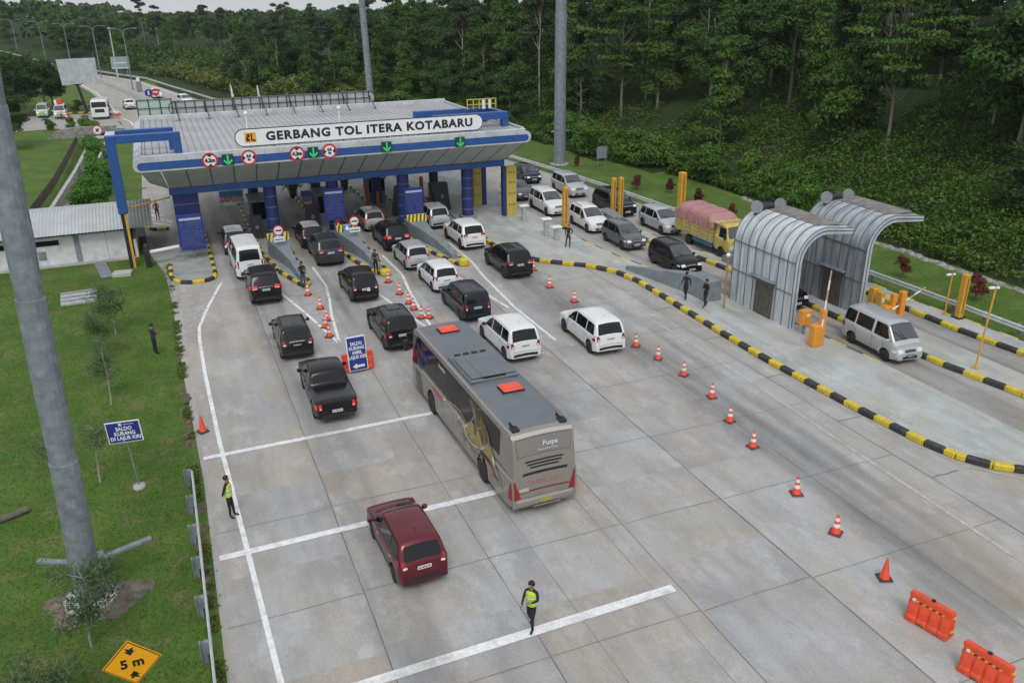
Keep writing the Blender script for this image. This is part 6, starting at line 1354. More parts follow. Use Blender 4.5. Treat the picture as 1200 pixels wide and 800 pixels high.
# ------------------------------------------------------------------ yellow truck with pink tarpaulin
def build_truck():
    t = empty('cargo_truck', (35.0, 48.5, .02), R(180), 'yellow cargo truck with timber stake sides under a pink tarpaulin', 'truck')
    Y_ = P_['yellow']
    prof = [(-.85, .8), (-.849, 1.5), (-.83, 1.9), (-.8, 2.25), (-.6, 2.30), (0, 2.31), (.35, 2.25), (.62, 1.62), (.80, 1.40), (.84, 1.1), (.85, .55)]
    s = Shape(1.7, 1.95, prof, (1.42, 1.38), tumble=.12, wheels=(.05,), rw=.38, sill=.5, crown=.03, taper=.06, tl=.25)
    c = MB(); cab = s.body(Y_, t); cab.name = 'cab'; cab.location = (0, 2.55, 0)
    for sg in (-1, 1):
        o = s.side_patch(sg, -.32, .58, 1.46, lambda y: min(s.top(y)-.1, 2.12), M_['glass'], 'side_window', t, slant1=-.22); o.location = (0, 2.55, 0)
        wheel(sg*.84, 2.6, .38, t, .22, rim=M_['galv'])
        for yw in (-1.35,): wheel(sg*.80, yw, .38, t, .34, rim=M_['galv'])
        q = MB(); s.end_patch(True, .78, 1.0, sg*.5, sg*.95, M_['lamp'], 'headlight', t, off=.014).location = (0, 2.55, 0)
        q = MB(); q.path([(sg*.98, 3.15, 1.95), (sg*1.2, 3.3, 1.9), (sg*1.22, 3.3, 1.6)], .018, 5, TRIM); q.box(sg*1.22-.08, 3.27, 1.45, sg*1.22+.08, 3.33, 1.85, TRIM, bev=.02); q.build('mirror', t)
    s.end_patch(True, 1.48, 2.18, -.9, .9, M_['glass_lit'], 'windshield', t, off=.01, nz=4).location = (0, 2.55, 0)
    s.end_patch(True, 1.08, 1.3, -.6, .6, TRIM, 'grille', t, off=.012).location = (0, 2.55, 0)
    b = MB(); b.box(-1.0, 3.36, .42, 1.0, 3.52, .72, M_['galv'], bev=.04); b.box(-.22, 3.53, .5, .22, 3.545, .62, M_['plate_black']); b.build('front_bumper', t)
    b = MB(); b.box(-.42, -2.9, .62, -.28, 1.7, .82, M_['dark_metal']); b.box(.28, -2.9, .62, .42, 1.7, .82, M_['dark_metal']); b.build('chassis', t)
    blue_ = mat('truck blue rail', (.03, .13, .30), .5, var=.15)
    for sg in (-1, 1): b = MB(); b.box(sg*.98-.05, -.75, .5, sg*.98+.05, 1.6, .82, blue_, bev=.02); b.build('side_guard', t)
    wood = mat('painted stake boards', (.47, .38, .15), .7, var=.22, vscale=3, stretch=(1, .5, 5), dirt=((.25, .18, .08), .6), dscale=2)
    b = MB(); b.box(-1.08, -2.95, .84, 1.08, 1.55, .98, wood); b.build('bed', t)
    for sg in (-1, 1):
        b = MB()
        for z in (1.0, 1.26, 1.52, 1.78, 2.04): b.box(sg*1.08-.025, -2.93, z, sg*1.08+.025, 1.53, z+.225, wood)
        for k in range(9): y = -2.85+4.3*k/8; b.box(sg*1.12-.03, y-.04, .9, sg*1.12+.03, y+.04, 2.3, wood)
        b.build('side_board', t)
    for ya_, yb_ in ((-2.97, -2.93), (1.52, 1.56)):
        b = MB()
        for z in (1.0, 1.26, 1.52, 1.78, 2.04): b.box(-1.05, ya_, z, 1.05, yb_, z+.225, wood)
        b.build('end_board', t)
    b = MB(); b.box(-1.0, 1.58, 2.25, 1.0, 2.5, 2.36, wood, bev=.02); b.box(-1.0, 2.3, 2.36, 1.0, 2.42, 2.46, wood); b.build('roof_rack', t)
    # tarpaulin
    tm = bpy.data.materials.new('pink tarpaulin'); tm.use_nodes = True; n = tm.node_tree.nodes; l = tm.node_tree.links; p = n['Principled BSDF']; p.inputs['Roughness'].default_value = .6
    tc = n.new('ShaderNodeTexCoord'); ck = n.new('ShaderNodeTexBrick'); ck.inputs['Scale'].default_value = 3.2; ck.inputs['Color1'].default_value = (.34, .085, .09, 1); ck.inputs['Color2'].default_value = (.40, .13, .13, 1); ck.inputs['Mortar'].default_value = (.43, .26, .25, 1); ck.inputs['Mortar Size'].default_value = .06
    l.new(tc.outputs['Object'], ck.inputs[0]); l.new(ck.outputs[0], p.inputs['Base Color'])
    rows = []
    for j in range(25):
        y = -3.0+4.62*j/24; e = min(1, min(j, 24-j)/2.2); row = []
        for i in range(19):
            u = -1+2*i/18; x = 1.15*math.sin(u*math.pi/2)*(1 if abs(u) < 1 else 1); hgt_ = 2.12+ (.72*(1-abs(u)**3.2))*(.45+.55*e) + .05*noise.noise(Vector((x*2.2, y*1.6, 1)))-.10*sst(.2, 1, y/1.6)*(1-abs(u))
            row.append((x*(1+.015*math.sin(5*y)), y, hgt_))
        rows.append(row)
    b = MB(); b.grid(rows, tm); 
    low = [[(r[k][0], r[k][1], r[k][2]-(.0 if q == 0 else .42+.05*math.sin(4*r[k][1]))) for q in (0, 1)] for r in rows for k in (0,)]; b.grid(low, tm)
    low = [[(r[-1][0], r[-1][1], r[-1][2]-(.0 if q == 0 else .38+.05*math.sin(5*r[-1][1]))) for q in (0, 1)] for r in rows]; b.grid(low, tm)
    for r in (rows[0], rows[-1]): b.grid([[p_ for p_ in r], [(p_[0], p_[1]+(.02 if r is rows[-1] else -.02), 1.95) for p_ in r]], tm)
    b.build('tarpaulin', t)
    b = MB()
    for y in (-2.4, -1.2, 0.0, 1.1):
        j = int((y+3.0)/4.62*24); b.path([(a[0]*1.01, a[1]+.03*math.sin(3*i), a[2]+.02) for i, a in enumerate(rows[j][::2])], .008, 4, M_['wood'])
    b.build('rope', t)
build_truck()
# ------------------------------------------------------------------ distant white lorry
def build_lorry():
    p = at(119, 140); t = empty('lorry', (p.x, p.y+.3, .03), R(180), 'white flat fronted lorry standing at the side yard mouth beneath the blank board', 'truck'); Wt = P_['white']
    prof = [(-1, .9), (-.99, 2.4), (-.8, 2.75), (0, 2.8), (.75, 2.62), (.93, 2.0), (.99, 1.2), (1.0, .5)]
    s = Shape(2.0, 2.4, prof, (1.75, 1.7), tumble=.1, wheels=(0,), rw=.48, sill=.55, crown=.04, taper=.05, tl=.25); cab = s.body(Wt, t); cab.name = 'cab'
    s.end_patch(True, 1.75, 2.5, -.92, .92, M_['glass'], 'windshield', t, off=.01, nz=3); s.end_patch(True, 1.0, 1.5, -.6, .6, TRIM, 'grille', t, off=.012)
    for sg in (-1, 1):
        s.side_patch(sg, -.4, .7, 1.8, 2.4, M_['glass'], 'side_window', t); wheel(sg*1.0, 0, .48, t, .28, rim=M_['galv']); wheel(sg*.95, -5.2, .48, t, .4, rim=M_['galv'])
        s.end_patch(True, .8, 1.0, sg*.62, sg*.95, M_['lamp'], 'headlight', t, off=.014); b = MB(); b.box(sg*1.35-.1, .85, 1.7, sg*1.35+.1, .95, 2.2, TRIM, bev=.03); b.box(min(sg*1.1, sg*1.3), .88, 2.1, max(sg*1.1, sg*1.3), .92, 2.14, TRIM); b.build('mirror', t)
    b = MB(); b.box(-1.15, -7.2, .95, 1.15, -1.15, 2.4, mat('lorry box', (.42, .43, .43), .6, var=.1), bev=.03); b.build('cargo_box', t)
    b = MB(); b.box(-.4, -7.0, .6, .4, -1.0, .94, M_['dark_metal']); b.build('chassis', t)
build_lorry()
# ------------------------------------------------------------------ traffic cones
def cone_proto(plain):
    t = empty('traffic_cone', (0, 0, 0), 0, '', 'cone'); b = MB(); b.box(-.21, -.21, 0, .21, .21, .045, mat('cone base', (.06, .03, .03), .7) if plain else mat('cone base red', (.16, .035, .02), .6), bev=.015); b.build('base', t)
    b = MB(); zz = [(.165, .045), (.15, .06), (.035, .72), (.025, .74), (0, .745)]; b.lathe(zz, 18, M_['cone']); b.build('shell', t)
    if not plain:
        for z0, z1 in ((.27, .40), (.50, .62)):
            b = MB(); r = lambda z: .15+(.035-.15)*(z-.06)/.66+.004; b.lathe([(r(z0), z0), (r(z1), z1)], 18, M_['refl']); b.f = b.f[:18]; b.m = b.m[:18]; b.sm = b.sm[:18]; b.build('reflective_band', t)
    return t
protoA, protoB = cone_proto(False), cone_proto(True)
first = {0: True, 1: True}
CONES = [((417, 445/1), None, 0)]
cones = [((386, 395), 0, 'cone of the left cluster nearest the camera, just behind the olive minivan tail'), ((381.5, 384), 0, 'cone of the left cluster, second from the camera'), ((383, 376), 0, 'cone of the left cluster, third from the camera'), ((375.5, 362), 0, 'lone cone between the left cone cluster and the first island nose'), ((361, 346), 0, 'cone touching the striped nose of the first island by the officer'),
 ((238, 506), 1, 'plain red cone on the left shoulder beside the grass'), ((455, 331), 0, 'cone beside the yellow nose of the middle island'), ((468.5, 345), 0, 'cone second from the yellow nose in the middle cone row'), ((479, 356), 0, 'cone third from the yellow nose in the middle cone row'), ((485, 363), 0, 'cone fourth from the yellow nose, partly behind the third'), ((494, 373), 0, 'cone just off the front left corner of the bus roof'), ((503, 373), 0, 'small looking cone right at the bus front corner'),
 ((501, 316), 0, 'cone by the right edge of the silver hatchback'), ((625, 317), 0, 'cone right behind the black SUV with roof rails'), ((644, 337), 0, 'cone second in the long right row, near the striped kerb bend'), ((673, 354), 0, 'cone third in the long right row, above the lone white minivan'), ((745, 406), 0, 'cone just right of the tail of the lone white minivan'), ((771, 421), 0, 'fifth cone of the long right row, next after the one by the white minivan'), ((801, 440), 0, 'sixth cone of the long right row counted from the black SUV'), ((834, 466), 0, 'seventh cone of the long right row counted from the black SUV'), ((855, 494), 0, 'eighth cone of the long right row, left of a small white scrap'), ((882, 524), 0, 'ninth cone of the long right row counted from the black SUV'), ((933, 579), 0, 'tenth cone of the long right row, with bare road either side'), ((979, 625), 0, 'striped cone nearest the camera in the long right row'), ((1036, 678), 1, 'plain red cone next to the orange water barriers')]
for (px, py), k, lab in cones:
    p = at(px, py); p.z = .03; o = (protoA, protoB)[k]
    if first[k]: first[k] = False; o.location = p; o.rotation_euler = (0, 0, random.uniform(0, 1)); o['label'] = lab; o['group'] = 'traffic cones on the concrete'
    else: copy_tree(o, p, random.uniform(-.8, .8), lab, 'traffic cones on the concrete')
# ------------------------------------------------------------------ water filled barriers
def water_barrier(loc, rz, lab, L=1.25):
    t = empty('water_barrier', loc, rz, lab, 'barrier', 'orange plastic water barriers')
    b = MB(); prof = [(.25, 0), (.25, .14), (.21, .2), (.18, .42), (.10, .62), (.085, .84), (.07, .88)]
    rows = []; nx = 33
    for i in range(nx):
        x = -L/2+L*i/(nx-1); ph = (x/L+.5)*4; g = .055*max(0, math.cos(2*math.pi*ph))**2; e = min(1, min(i, nx-1-i)/1.5)
        h = [(w_*(1-.0)-(g if .12 < z < .6 else 0)-.015*(1-e), z+(.0 if z > 0 else (.06 if abs(x) < .42 and int((x+10)*4) % 2 else 0))) for w_, z in prof]
        rows.append([(x, -a, z) for a, z in h]+[(x, a, z) for a, z in h[::-1]])
    b.grid(rows, M_['orange'], False, close=True); n = len(rows[0]); b.add(rows[0], [tuple(range(n))], M_['orange']); b.add(rows[-1], [tuple(range(n-1, -1, -1))], M_['orange']); o = b.build('shell', t); bmf(o)
    for k, z in enumerate((.12, .36, .60)): b = MB(); b.tube((L/2-.02, 0, z), (L/2-.02, 0, z+.1), .075, n=12, m=M_['orange']); b.tube((L/2-.02, 0, z+.1), (L/2-.02, 0, z+.115), .08, n=12, m=M_['yellow'] if k != 1 else M_['orange']); b.build('hinge_lug', t)
    for z in (.2, .46, .72): b = MB(); b.tube((-L/2+.02, 0, z), (-L/2+.02, 0, z+.09), .07, n=12, m=M_['orange']); b.build('hinge_lug', t)
    b = MB(); b.tube((0, 0, .86), (0, 0, .92), .06, n=12, m=M_['ink']); b.build('filler_cap', t)
    for sg in (-1, 1):
        b = MB(); y = sg*.112
        for k in range(9): x = -.42+.095*k; b.add([(x, y, .64), (x+.05, y, .64), (x+.085, y*.94, .70), (x+.035, y*.94, .70)], [(0, 1, 2, 3), (3, 2, 1, 0)], M_['yellow'] if k % 2 == 0 else M_['ink'])
        b.build('chevron_strip', t)
    b = MB(); b.tube((-.48, -.105, .68), (-.48, -.13, .68), .055, n=12, m=M_['refl']); b.build('reflector', t)
a = at(1083, 728); c = at(1113, 750); m_ = (a+c)/2; water_barrier((18.25, 13.35, .03), R(-76), 'orange plastic water barrier, upper one of the two at lower right')
water_barrier((17.95, 11.25, .03), R(-78), 'orange plastic water barrier at the very bottom right corner')
water_barrier((7.2, 37.75, .03), R(3), 'low orange plastic barrier behind the propped blue board', 1.5)
p = at(134, 139); t = empty('safety_barrier', (p.x, p.y, .03), R(-25), 'small orange and white striped barricade beside the distant lorry', 'barrier'); b = MB(); b.box(-1.1, -.05, .35, 1.1, .05, .6, M_['orange']); b.box(-1.1, -.05, .8, 1.1, .05, 1.05, M_['sign_white']); b.build('rail', t)
for s_ in (-.9, .9): b = MB(); b.tube((s_, -.4, 0), (s_, 0, 1.1), .04, n=6, m=M_['orange']); b.tube((s_, .4, 0), (s_, 0, 1.1), .04, n=6, m=M_['orange']); b.build('leg', t)
for k, (px, py) in enumerate(((79, 141), (131, 133), (139, 136))):
    p = at(px, py); copy_tree(protoA, (p.x, p.y, .03), 0, ['cone beside the second green van in the side yard', 'cone just right of the distant lorry cab', 'cone right of the distant barricade'][k], 'traffic cones on the concrete', (1.5, 1.5, 1.6))
# ------------------------------------------------------------------ people
SKIN = mat('skin', (.28, .15, .095), .6); HAIR = mat('hair', (.012, .010, .009), .6); LIME = mat('lime vest', (.42, .62, .05), .55)
CL = dict(black=mat('black cloth', (.014, .014, .017), .85), navy=mat('navy cloth', (.022, .028, .055), .85), denim=mat('denim', (.05, .075, .12), .85), maroon=mat('maroon cloth', (.20, .03, .05), .8), white=mat('pale cloth', (.5, .5, .5), .8), shoe=mat('shoe', (.01, .01, .01), .5), peach=mat('peach scarf', (.45, .28, .22), .8), khaki=mat('dark khaki', (.055, .05, .04), .85))
def person(px, py, yaw, label, top, legs, pose=None, vest=False, cap=None, zg=0.0, scarf=None, h=1.70, group=None, sleeves='long', stripes=False):
    p = at(px, py, zg); t = empty('person', (p.x, p.y, zg+.01), R(yaw), label, 'person', group)
    J = dict(pelvis=((0, 0, .94), .13), belly=((0, .01, 1.10), .122), chest=((0, 0, 1.29), .135), nb=((0, -.01, 1.43), .07), neck=((0, 0, 1.50), .052), jaw=((0, .025, 1.565), .072), head=((0, .015, 1.635), .094), crown=((0, .0, 1.70), .06), nose=((0, .118, 1.60), .016),
             shL=((-.175, -.01, 1.39), .058), elL=((-.225, -.03, 1.13), .043), wrL=((-.225, .04, .90), .028), paL=((-.22, .065, .84), .030),
             shR=((.175, -.01, 1.39), .058), elR=((.225, -.03, 1.13), .043), wrR=((.225, .04, .90), .028), paR=((.22, .065, .84), .030),
             hiL=((-.09, 0, .86), .088), knL=((-.10, .015, .49), .060), anL=((-.10, -.01, .10), .042), toL=((-.115, .15, .045), .038),
             hiR=((.09, 0, .86), .088), knR=((.10, .015, .49), .060), anR=((.10, -.01, .10), .042), toR=((.115, .15, .045), .038))
    for k, v in (pose or {}).items(): J[k] = (v, J[k][1])
    E_ = [('pelvis', 'belly'), ('belly', 'chest'), ('chest', 'nb'), ('nb', 'neck'), ('neck', 'jaw'), ('jaw', 'head'), ('head', 'crown'), ('head', 'nose')]
    for s in 'LR': E_ += [('nb', 'sh'+s), ('sh'+s, 'el'+s), ('el'+s, 'wr'+s), ('wr'+s, 'pa'+s), ('pelvis', 'hi'+s), ('hi'+s, 'kn'+s), ('kn'+s, 'an'+s), ('an'+s, 'to'+s)]
    names = list(J); vs = [J[n][0] for n in names]; rr = [J[n][1] for n in names]; es = [(names.index(a), names.index(c)) for a, c in E_]
    # fingers: short chains rooted in the palms
    for s, sg in (('L', -1), ('R', 1)):
        pa = Vector(J['pa'+s][0]); d = (pa-Vector(J['wr'+s][0])).normalized(); side = Vector((0, 1, 0)) if abs(d.z) > .6 else Vector((0, 0, 1)); side = (side-d*side.dot(d)).normalized(); curl = d.cross(side)*sg
        for k, (o_, ln) in enumerate(((-.028, .050), (-.010, .064), (.009, .068), (.027, .060))):
            a = len(vs); vs += [tuple(pa+side*o_+d*.0), tuple(pa+side*o_*1.15+d*(.025+ln*.5)), tuple(pa+side*o_*1.15+d*(.025+ln*.95)+curl*.02)]; rr += [.010, .0095, .008]; es += [(a, a+1), (a+1, a+2)]
        a = len(vs); vs += [tuple(pa-d*.02+side*.015), tuple(pa+side*.048+d*.012), tuple(pa+side*.055+d*.042)]; rr += [.011, .010, .009]; es += [(a, a+1), (a+1, a+2)]
    me = bpy.data.meshes.new('person_body'); me.from_pydata(vs, es, []); o = bpy.data.objects.new('body', me); COL.objects.link(o)
    sk = o.modifiers.new('s', 'SKIN'); sk.use_smooth_shade = True; sv = me.skin_vertices[0].data
    for i, r_ in enumerate(rr): sv[i].radius = (r_, r_*(.82 if names[i] in ('chest', 'belly', 'pelvis') else 1) if i < len(names) else r_)
    for i in range(len(vs)): sv[i].use_root = (i == 0 or (i >= len(names) and (i-len(names)) % 3 == 0))
    su = o.modifiers.new('u', 'SUBSURF'); su.levels = 1; su.render_levels = 1
    bpy.context.view_layer.update(); dg = bpy.context.evaluated_depsgraph_get(); nm = bpy.data.meshes.new_from_object(o.evaluated_get(dg)); bpy.data.objects.remove(o); bpy.data.meshes.remove(me)
    mats = [SKIN, CL[top], CL[legs], CL['shoe'], HAIR]; nm.materials.clear(); [nm.materials.append(m) for m in mats]
    seg = [(Vector(vs[a]), Vector(vs[c]), (names[a], names[c]) if a < len(names) and c < len(names) else ('f', 'f')) for a, c in es]
    for pl in nm.polygons:
        c = pl.center; best = 9; lab = None; bt = 0
        for a, b_, l_ in seg:
            ab = b_-a; tt = max(0, min(1, (c-a).dot(ab)/max(1e-9, ab.length_squared))); dd = (a+ab*tt-c).length
            if dd < best: best, lab, bt = dd, l_, tt
        n2 = lab[1]
        if lab[0] == 'f' or n2[:2] in ('pa',) or n2 in ('neck', 'jaw', 'head', 'crown', 'nose'): k = 0
        elif n2[:2] == 'to': k = 3
        elif n2[:2] == 'an': k = 2 if bt < .93 else 3
        elif n2[:2] in ('hi', 'kn'): k = 2
        elif n2 == 'belly': k = 2 if c.z < J['pelvis'][0][2]+.04 else 1
        elif n2[:2] == 'wr': k = 1 if sleeves == 'long' else 0
        else: k = 1
        pl.material_index = k; pl.use_smooth = True
    nm.name = 'person_body'; body = bpy.data.objects.new('body', nm); COL.objects.link(body); body.parent = t
    H_ = Vector(J['head'][0])
    b = MB()
    for s in (-1, 1): b.lathe([(0, -.006), (.011, 0), (0, .006)], 8, HAIR, axis='y', T=Matrix.Translation((H_.x+s*.033, H_.y+.093, H_.z-.012)))
    b.build('eyes', t)
    b = MB(); rows = []
    for j in range(7):
        th = R(4)+R(100 if not cap else 74)*j/6; rows.append([(H_.x+.108*math.sin(th)*math.cos(a), H_.y-.012+.115*math.sin(th)*math.sin(a)*(1 if math.sin(a) < 0 else (.95 if j < 4 else .62)), H_.z+.022+.115*math.cos(th)) for a in [2*math.pi*i/16 for i in range(16)]])
    b.grid(rows, CL[cap] if cap else HAIR, True, close=True)
    if cap: b.lathe([(0, .005), (.075, .003), (.08, -.004), (0, -.008)], 12, CL[cap], T=Matrix.Translation((H_.x, H_.y+.10, H_.z+.045)))
    b.build('cap' if cap else 'hair', t)
    if scarf:
        b = MB(); rows = []
        for j in range(8):
            th = R(4)+R(125)*j/7; rows.append([(H_.x+(.116+.012*max(0, j-5))*math.sin(th)*math.cos(a), H_.y-.012+(.122 if math.sin(a) < 0 else .07)*math.sin(th)*math.sin(a), H_.z+.02+.122*math.cos(th)-.04*max(0, j-5)) for a in [2*math.pi*i/16 for i in range(16)]])
        b.grid(rows, CL[scarf], True, close=True); b.build('scarf', t)
    if vest:
        cx = Vector(J['chest'][0]); pe = Vector(J['pelvis'][0]); b = MB(); rows = []
        for j, (z, rx, ry) in enumerate(((.93, .168, .138), (1.02, .162, .132), (1.12, .158, .132), (1.22, .168, .136), (1.32, .178, .138), (1.40, .150, .112), (1.445, .09, .08))):
            f = (z-.94)/.38; c = pe.lerp(cx, max(-.2, min(1.35, f))); rows.append([(c.x+rx*math.cos(a), c.y+ry*math.sin(a), z) for a in [2*math.pi*i/18 for i in range(18)]])
        b.grid(rows, LIME, True, close=True); b.build('vest', t)
        b = MB()
        for z0 in (1.03, 1.20):
            r2 = []
            for z in (z0, z0+.045):
                f = (z-.94)/.38; c = pe.lerp(cx, f); r2.append([(c.x+.173*math.cos(a), c.y+.143*math.sin(a), z) for a in [2*math.pi*i/18 for i in range(18)]])
            b.grid(r2, M_['refl'], True, close=True)
        b.build('reflective_tape', t)
    t.scale = (h/1.76,)*3
    return t
walk = dict(knL=(-.10, .16, .50), anL=(-.10, .14, .12), toL=(-.11, .30, .07), knR=(.10, -.03, .49), anR=(.10, -.24, .14), toR=(.11, -.12, .05), elL=(-.23, -.12, 1.14), wrL=(-.23, -.10, .90), paL=(-.23, -.09, .84), elR=(.23, .06, 1.15), wrR=(.21, .22, .98), paR=(.20, .28, .95))
phone = dict(elL=(-.22, .02, 1.14), wrL=(-.10, .22, 1.16), paL=(-.05, .27, 1.17), elR=(.22, .02, 1.14), wrR=(.10, .22, 1.18), paR=(.05, .27, 1.19), head=((0, .04, 1.63)), jaw=((0, .06, 1.565)), nose=((0, .14, 1.585)), crown=((0, .03, 1.70)))
behind = dict(elL=(-.25, -.08, 1.15), wrL=(-.14, -.17, .98), paL=(-.06, -.18, .97), elR=(.25, -.08, 1.15), wrR=(.14, -.17, .98), paR=(.06, -.18, .97))
folded = dict(elL=(-.24, .03, 1.16), wrL=(-.02, .20, 1.18), paL=(.05, .20, 1.20), elR=(.24, .03, 1.16), wrR=(.02, .19, 1.13), paR=(-.05, .20, 1.12))
hips = dict(elL=(-.32, -.05, 1.17), wrL=(-.17, .07, 1.02), paL=(-.13, .10, 1.0), knR=(.16, .05, .49), anR=(.19, -.02, .10), toR=(.26, .11, .045))
person(272, 606, 245, 'person in lime vest and black trousers standing on the left white edge line', 'black', 'black', {**behind, 'knL': (-.1, .05, .5), 'anL': (-.1, .07, .1), 'toL': (-.12, .23, .045)}, vest=True)
person(623, 737, 130, 'person in lime vest looking down and walking across the foreground stop line', 'black', 'black', {**walk, **{k: phone[k] for k in ('elL', 'wrL', 'paL')}}, vest=True)
person(183, 415, 300, 'person in navy jacket reading a phone on the left grass', 'navy', 'black', phone)
person(185.5, 258, 190, 'person in maroon shirt with hands behind the back beside the left end of the canopy', 'maroon', 'black', behind, h=1.66)
person(356, 337, 200, 'person in black shirt and jeans beside the first striped island nose', 'black', 'denim', {**folded}, zg=.15)
person(441, 322, 185, 'person in black cap and uniform by the middle crash wedge nose', 'black', 'black', folded, cap='navy', zg=.15)
person(666, 290, 160, 'person in black with peach headscarf striding on the wide island by a yellow post', 'black', 'black', hips, scarf='peach', zg=.15)
person(803, 351, 120, 'person in black uniform, left one of the two walking by the grey block', 'black', 'black', walk, zg=.15, cap='black')
person(826, 360, 100, 'person in black uniform, hands raised before the chest, right one of two by grey block', 'black', 'black', {**walk, **{k: phone[k] for k in ('elL', 'wrL', 'paL', 'elR', 'wrR', 'paR')}}, zg=.15)
person(862, 347, 180, 'person in dark clothes standing against the side of the nearer curved shelter', 'navy', 'khaki', behind, zg=.15)
person(73, 141, 180, 'person in orange and white by the second service van in the side yard', 'white', 'maroon', None, h=1.7)
# ------------------------------------------------------------------ vegetation
rng = np.random.default_rng(11)
def leaf_mesh(name, C_, S_, N_, m, aspect=.62):
    "one bent leaf clump (two triangles sharing a ridge) per centre"
    n = len(C_); C_ = np.asarray(C_, float); N_ = N_/np.linalg.norm(N_, axis=1)[:, None]
    a = rng.normal(size=(n, 3)); u = np.cross(N_, a); u /= np.linalg.norm(u, axis=1)[:, None]; v = np.cross(N_, u)
    S_ = np.asarray(S_)[:, None]; k = (rng.uniform(.7, 1.3, n))[:, None]
    V = np.empty((n, 4, 3)); V[:, 0] = C_-u*S_*k; V[:, 1] = C_-v*S_*aspect+N_*S_*.18; V[:, 2] = C_+u*S_*k; V[:, 3] = C_+v*S_*aspect+N_*S_*.12
    me = bpy.data.meshes.new(name); me.vertices.add(n*4); me.vertices.foreach_set('co', V.reshape(-1)); me.loops.add(n*4); me.loops.foreach_set('vertex_index', np.arange(n*4, dtype=np.int32))
    me.polygons.add(n); me.polygons.foreach_set('loop_start', np.arange(0, n*4, 4, dtype=np.int32)); me.polygons.foreach_set('loop_total', np.full(n, 4, dtype=np.int32)); me.materials.append(m); me.update(calc_edges=True); me.validate()
    return me
def blob_points(blobs, n, fill=.35, up=.35):
    "points through ellipsoid clumps, denser towards their skins"
    w = np.array([b_[3]*b_[4] for b_ in blobs]); w = w/w.sum(); idx = rng.choice(len(blobs), n, p=w); B_ = np.array(blobs)[idx]
    d = rng.normal(size=(n, 3)); d /= np.linalg.norm(d, axis=1)[:, None]; d[:, 2] = np.where(d[:, 2] < -.3, -d[:, 2]*.6, d[:, 2]); d /= np.linalg.norm(d, axis=1)[:, None]
    r_ = (1-fill*rng.random(n)**1.6); r_ *= 1+.14*rng.normal(size=n)
    P = B_[:, :3]+d*np.stack([B_[:, 3], B_[:, 3], B_[:, 4]], 1)*r_[:, None]; N = d*.8+rng.normal(size=(n, 3))*.55; N[:, 2] += up
    return P, N
LM = dict(dark=leaf_mat('dark leaves', (.014, .044, .008), (.056, .118, .018)), mid=leaf_mat('mid leaves', (.022, .066, .010), (.098, .180, .026)), olive=leaf_mat('grey green leaves', (.018, .036, .014), (.06, .085, .036)), light=leaf_mat('fresh leaves', (.032, .095, .011), (.11, .21, .030)),
          red=leaf_mat('red leaves', (.07, .016, .012), (.17, .04, .03)), bright=leaf_mat('bright shrub leaves', (.04, .13, .014), (.12, .26, .035)), thin=leaf_mat('feathery leaves', (.08, .14, .055), (.17, .25, .11), .4), dry=leaf_mat('yellow green scrub', (.05, .095, .018), (.16, .20, .045)))
def trunk_mesh(H, r, limbs, m, lean=0):
    b = MB(); pts = [(0, 0, -.6)]
    for i in range(1, 6): pts.append((lean*i/5*H*.12+rng.normal()*.05*i*.4, rng.normal()*.05*i*.4, H*i/5))
    for i in range(5): b.tube(pts[i], pts[i+1], r*(1-.16*i), r*(1-.16*(i+1)), 7, m, cap=False)
    for (z, x, y, zz) in limbs:
        k = min(4, int(z/H*5)); f = z/H*5-k; a = Vector(pts[k]).lerp(Vector(pts[k+1]), f); e = Vector((x, y, zz)); mid = a.lerp(e, .55)+Vector((0, 0, -.1*(e-a).length)); b.tube(a, mid, r*.38, r*.25, 5, m, cap=False); b.tube(mid, e, r*.25, r*.08, 5, m, cap=False)
    return b
